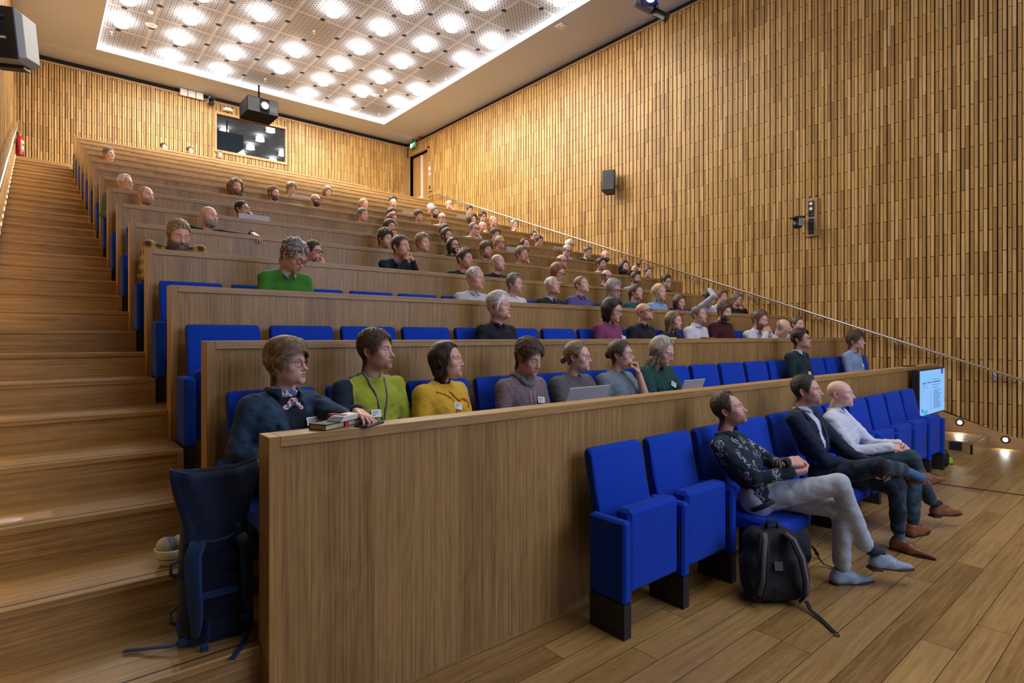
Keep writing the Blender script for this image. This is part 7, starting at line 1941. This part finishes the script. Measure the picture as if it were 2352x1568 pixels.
# bowl and striped wool on the step behind it
zb=SZ(3)
o=empty('bowl',(.505,3.075,zb),0,'cream bowl with a dark line standing on the aisle step behind the navy backpack','bowl')
MB().lathe([(0,.0),(.045,.0),(.052,.006),(.068,.045),(.078,.075),(.074,.080),(.066,.07),(.045,.02),(0,.012)],0,30).build('bowl_body',plain('bowl_cream',(.62,.58,.50),.45),o)
b=MB(); b.tube([(.0655*math.cos(t),.0655*math.sin(t),.036) for t in np.linspace(0,6.283,31)],.0014,0,5,False); b.build('dark_line',M['black'],o)
m,nt,p=newmat('striped_wool'); v_=coords(nt); sp=N(nt,'ShaderNodeSeparateXYZ'); L(nt,v_,sp.inputs[0]); w_=mth(nt,'ADD',mth(nt,'MULTIPLY',sp.outputs[0],1.0),mth(nt,'MULTIPLY',sp.outputs[2],.35))
rr=ramp(nt,mth(nt,'FRACT',mth(nt,'ADD',mth(nt,'MULTIPLY',w_,7.5),.45)),(0,(.60,.62,.45)),(.18,(.62,.52,.40)),(.32,(.20,.28,.45)),(.45,(.28,.28,.27)),(.58,(.60,.56,.48)),(.72,(.60,.10,.05)),(.85,(.62,.58,.5)),(1,(.6,.6,.45)))
rr.node.color_ramp.interpolation='CONSTANT'; L(nt,rr,p.inputs['Base Color']); p.inputs['Roughness'].default_value=.9
wv=N(nt,'ShaderNodeTexWave'); wv.inputs['Scale'].default_value=60; wv.inputs['Distortion'].default_value=6; L(nt,v_,wv.inputs['Vector']); bump(nt,p,wv.outputs['Fac'],.8,.004)
f_=lambda P: smin(ell(P,(-.028,0,.0),(.042,.038,.036)),ell(P,(.032,0,.0),(.044,.040,.036)),.012)+.0015*np.sin(P[:,0]*420+6*P[:,2]*30)
v,f=nets(f_,(-.09,-.06,-.06),(.09,.06,.06),.004); q=link('yarn_ball',mesh_np('yarn_ball',v,f,m)); q.location=(.505,3.075,zb+.092); tag(q,'striped ball of wool in cream, blue and red resting in the cream bowl','wool')
# floor box set into a tread of the left stairs
tag(MB().box((-.16,3.56,SZ(4)-.001),(.075,3.70,SZ(4)+.0015)).build('floor_box',M['oakx']),'flush rectangular floor box in the left stair tread beside the aisle','floor box')
tag(MB().lathe([(0,.003),(.05,.003),(.052,.0015)],0,24,Matrix.Translation((-.085,3.62,SZ(4)))@Matrix.Diagonal((1,.8,1,1))).build('round_cover',plain('cover_white',(.6,.58,.52),.4)),'white oval cover on the floor box of the left stair tread','cover')
# ---------------------------------------------------------------- projection screen light and added fills
area((5.2,-3.6,4.2),(R(62),0,0),5.0,SCREENP,(.55,.66,1.0),'RECTANGLE',3.0,name='projection_screen_light')
area((5.2,1.2,8.4),(R(20),0,0),4.0,FRONTP,(.80,.86,1.0),'RECTANGLE',2.0,name='front_fill')  # cool fill added above the front rows, no fixture there
area((4.2,-.6,8.4),(0,0,0),7.0,STAGEP,(1.0,.84,.62),'RECTANGLE',2.0,name='stage_fill')  # unseen warm fill added to brighten the stage floor
# fill lights without fixtures, added to brighten the back wall
WG=WASH
for i in range(4): area((1.2+i*2.7,WB-.9,ZC-.05),(R(28),0,0),2.4,WG*.25,(1,.84,.60),'RECTANGLE',.25,name='back_wall_fill')
spot((4.75,16.5,8.05),(4.15,15.2,8.89),8,(.12,.25,1),34,.9,.05,'projector_spill')
w=bpy.data.worlds.new('World'); bpy.context.scene.world=w; w.use_nodes=True
w.node_tree.nodes['Background'].inputs[0].default_value=(.5,.55,.7,1); w.node_tree.nodes['Background'].inputs[1].default_value=.05
cd=bpy.data.cameras.new('Camera'); cam=bpy.data.objects.new('Camera',cd); C.objects.link(cam)
cam.location=(0,0,EYE); cam.rotation_euler=(R(90),0,.8727-math.pi/2)
cd.sensor_width=36; cd.lens=1312.1/2352*36; cd.shift_y=-12.4/2352; cd.clip_start=.05; cd.clip_end=100
sc=bpy.context.scene; sc.camera=cam
sc.view_settings.view_transform='Standard'; sc.view_settings.look='None'; sc.view_settings.exposure=EXPO; sc.view_settings.gamma=1; sc.view_settings.use_curve_mapping=False
sc.cycles.use_denoising=True; sc.cycles.max_bounces=7; sc.cycles.diffuse_bounces=4; sc.cycles.glossy_bounces=3; sc.cycles.sample_clamp_indirect=4; sc.cycles.use_light_tree=True
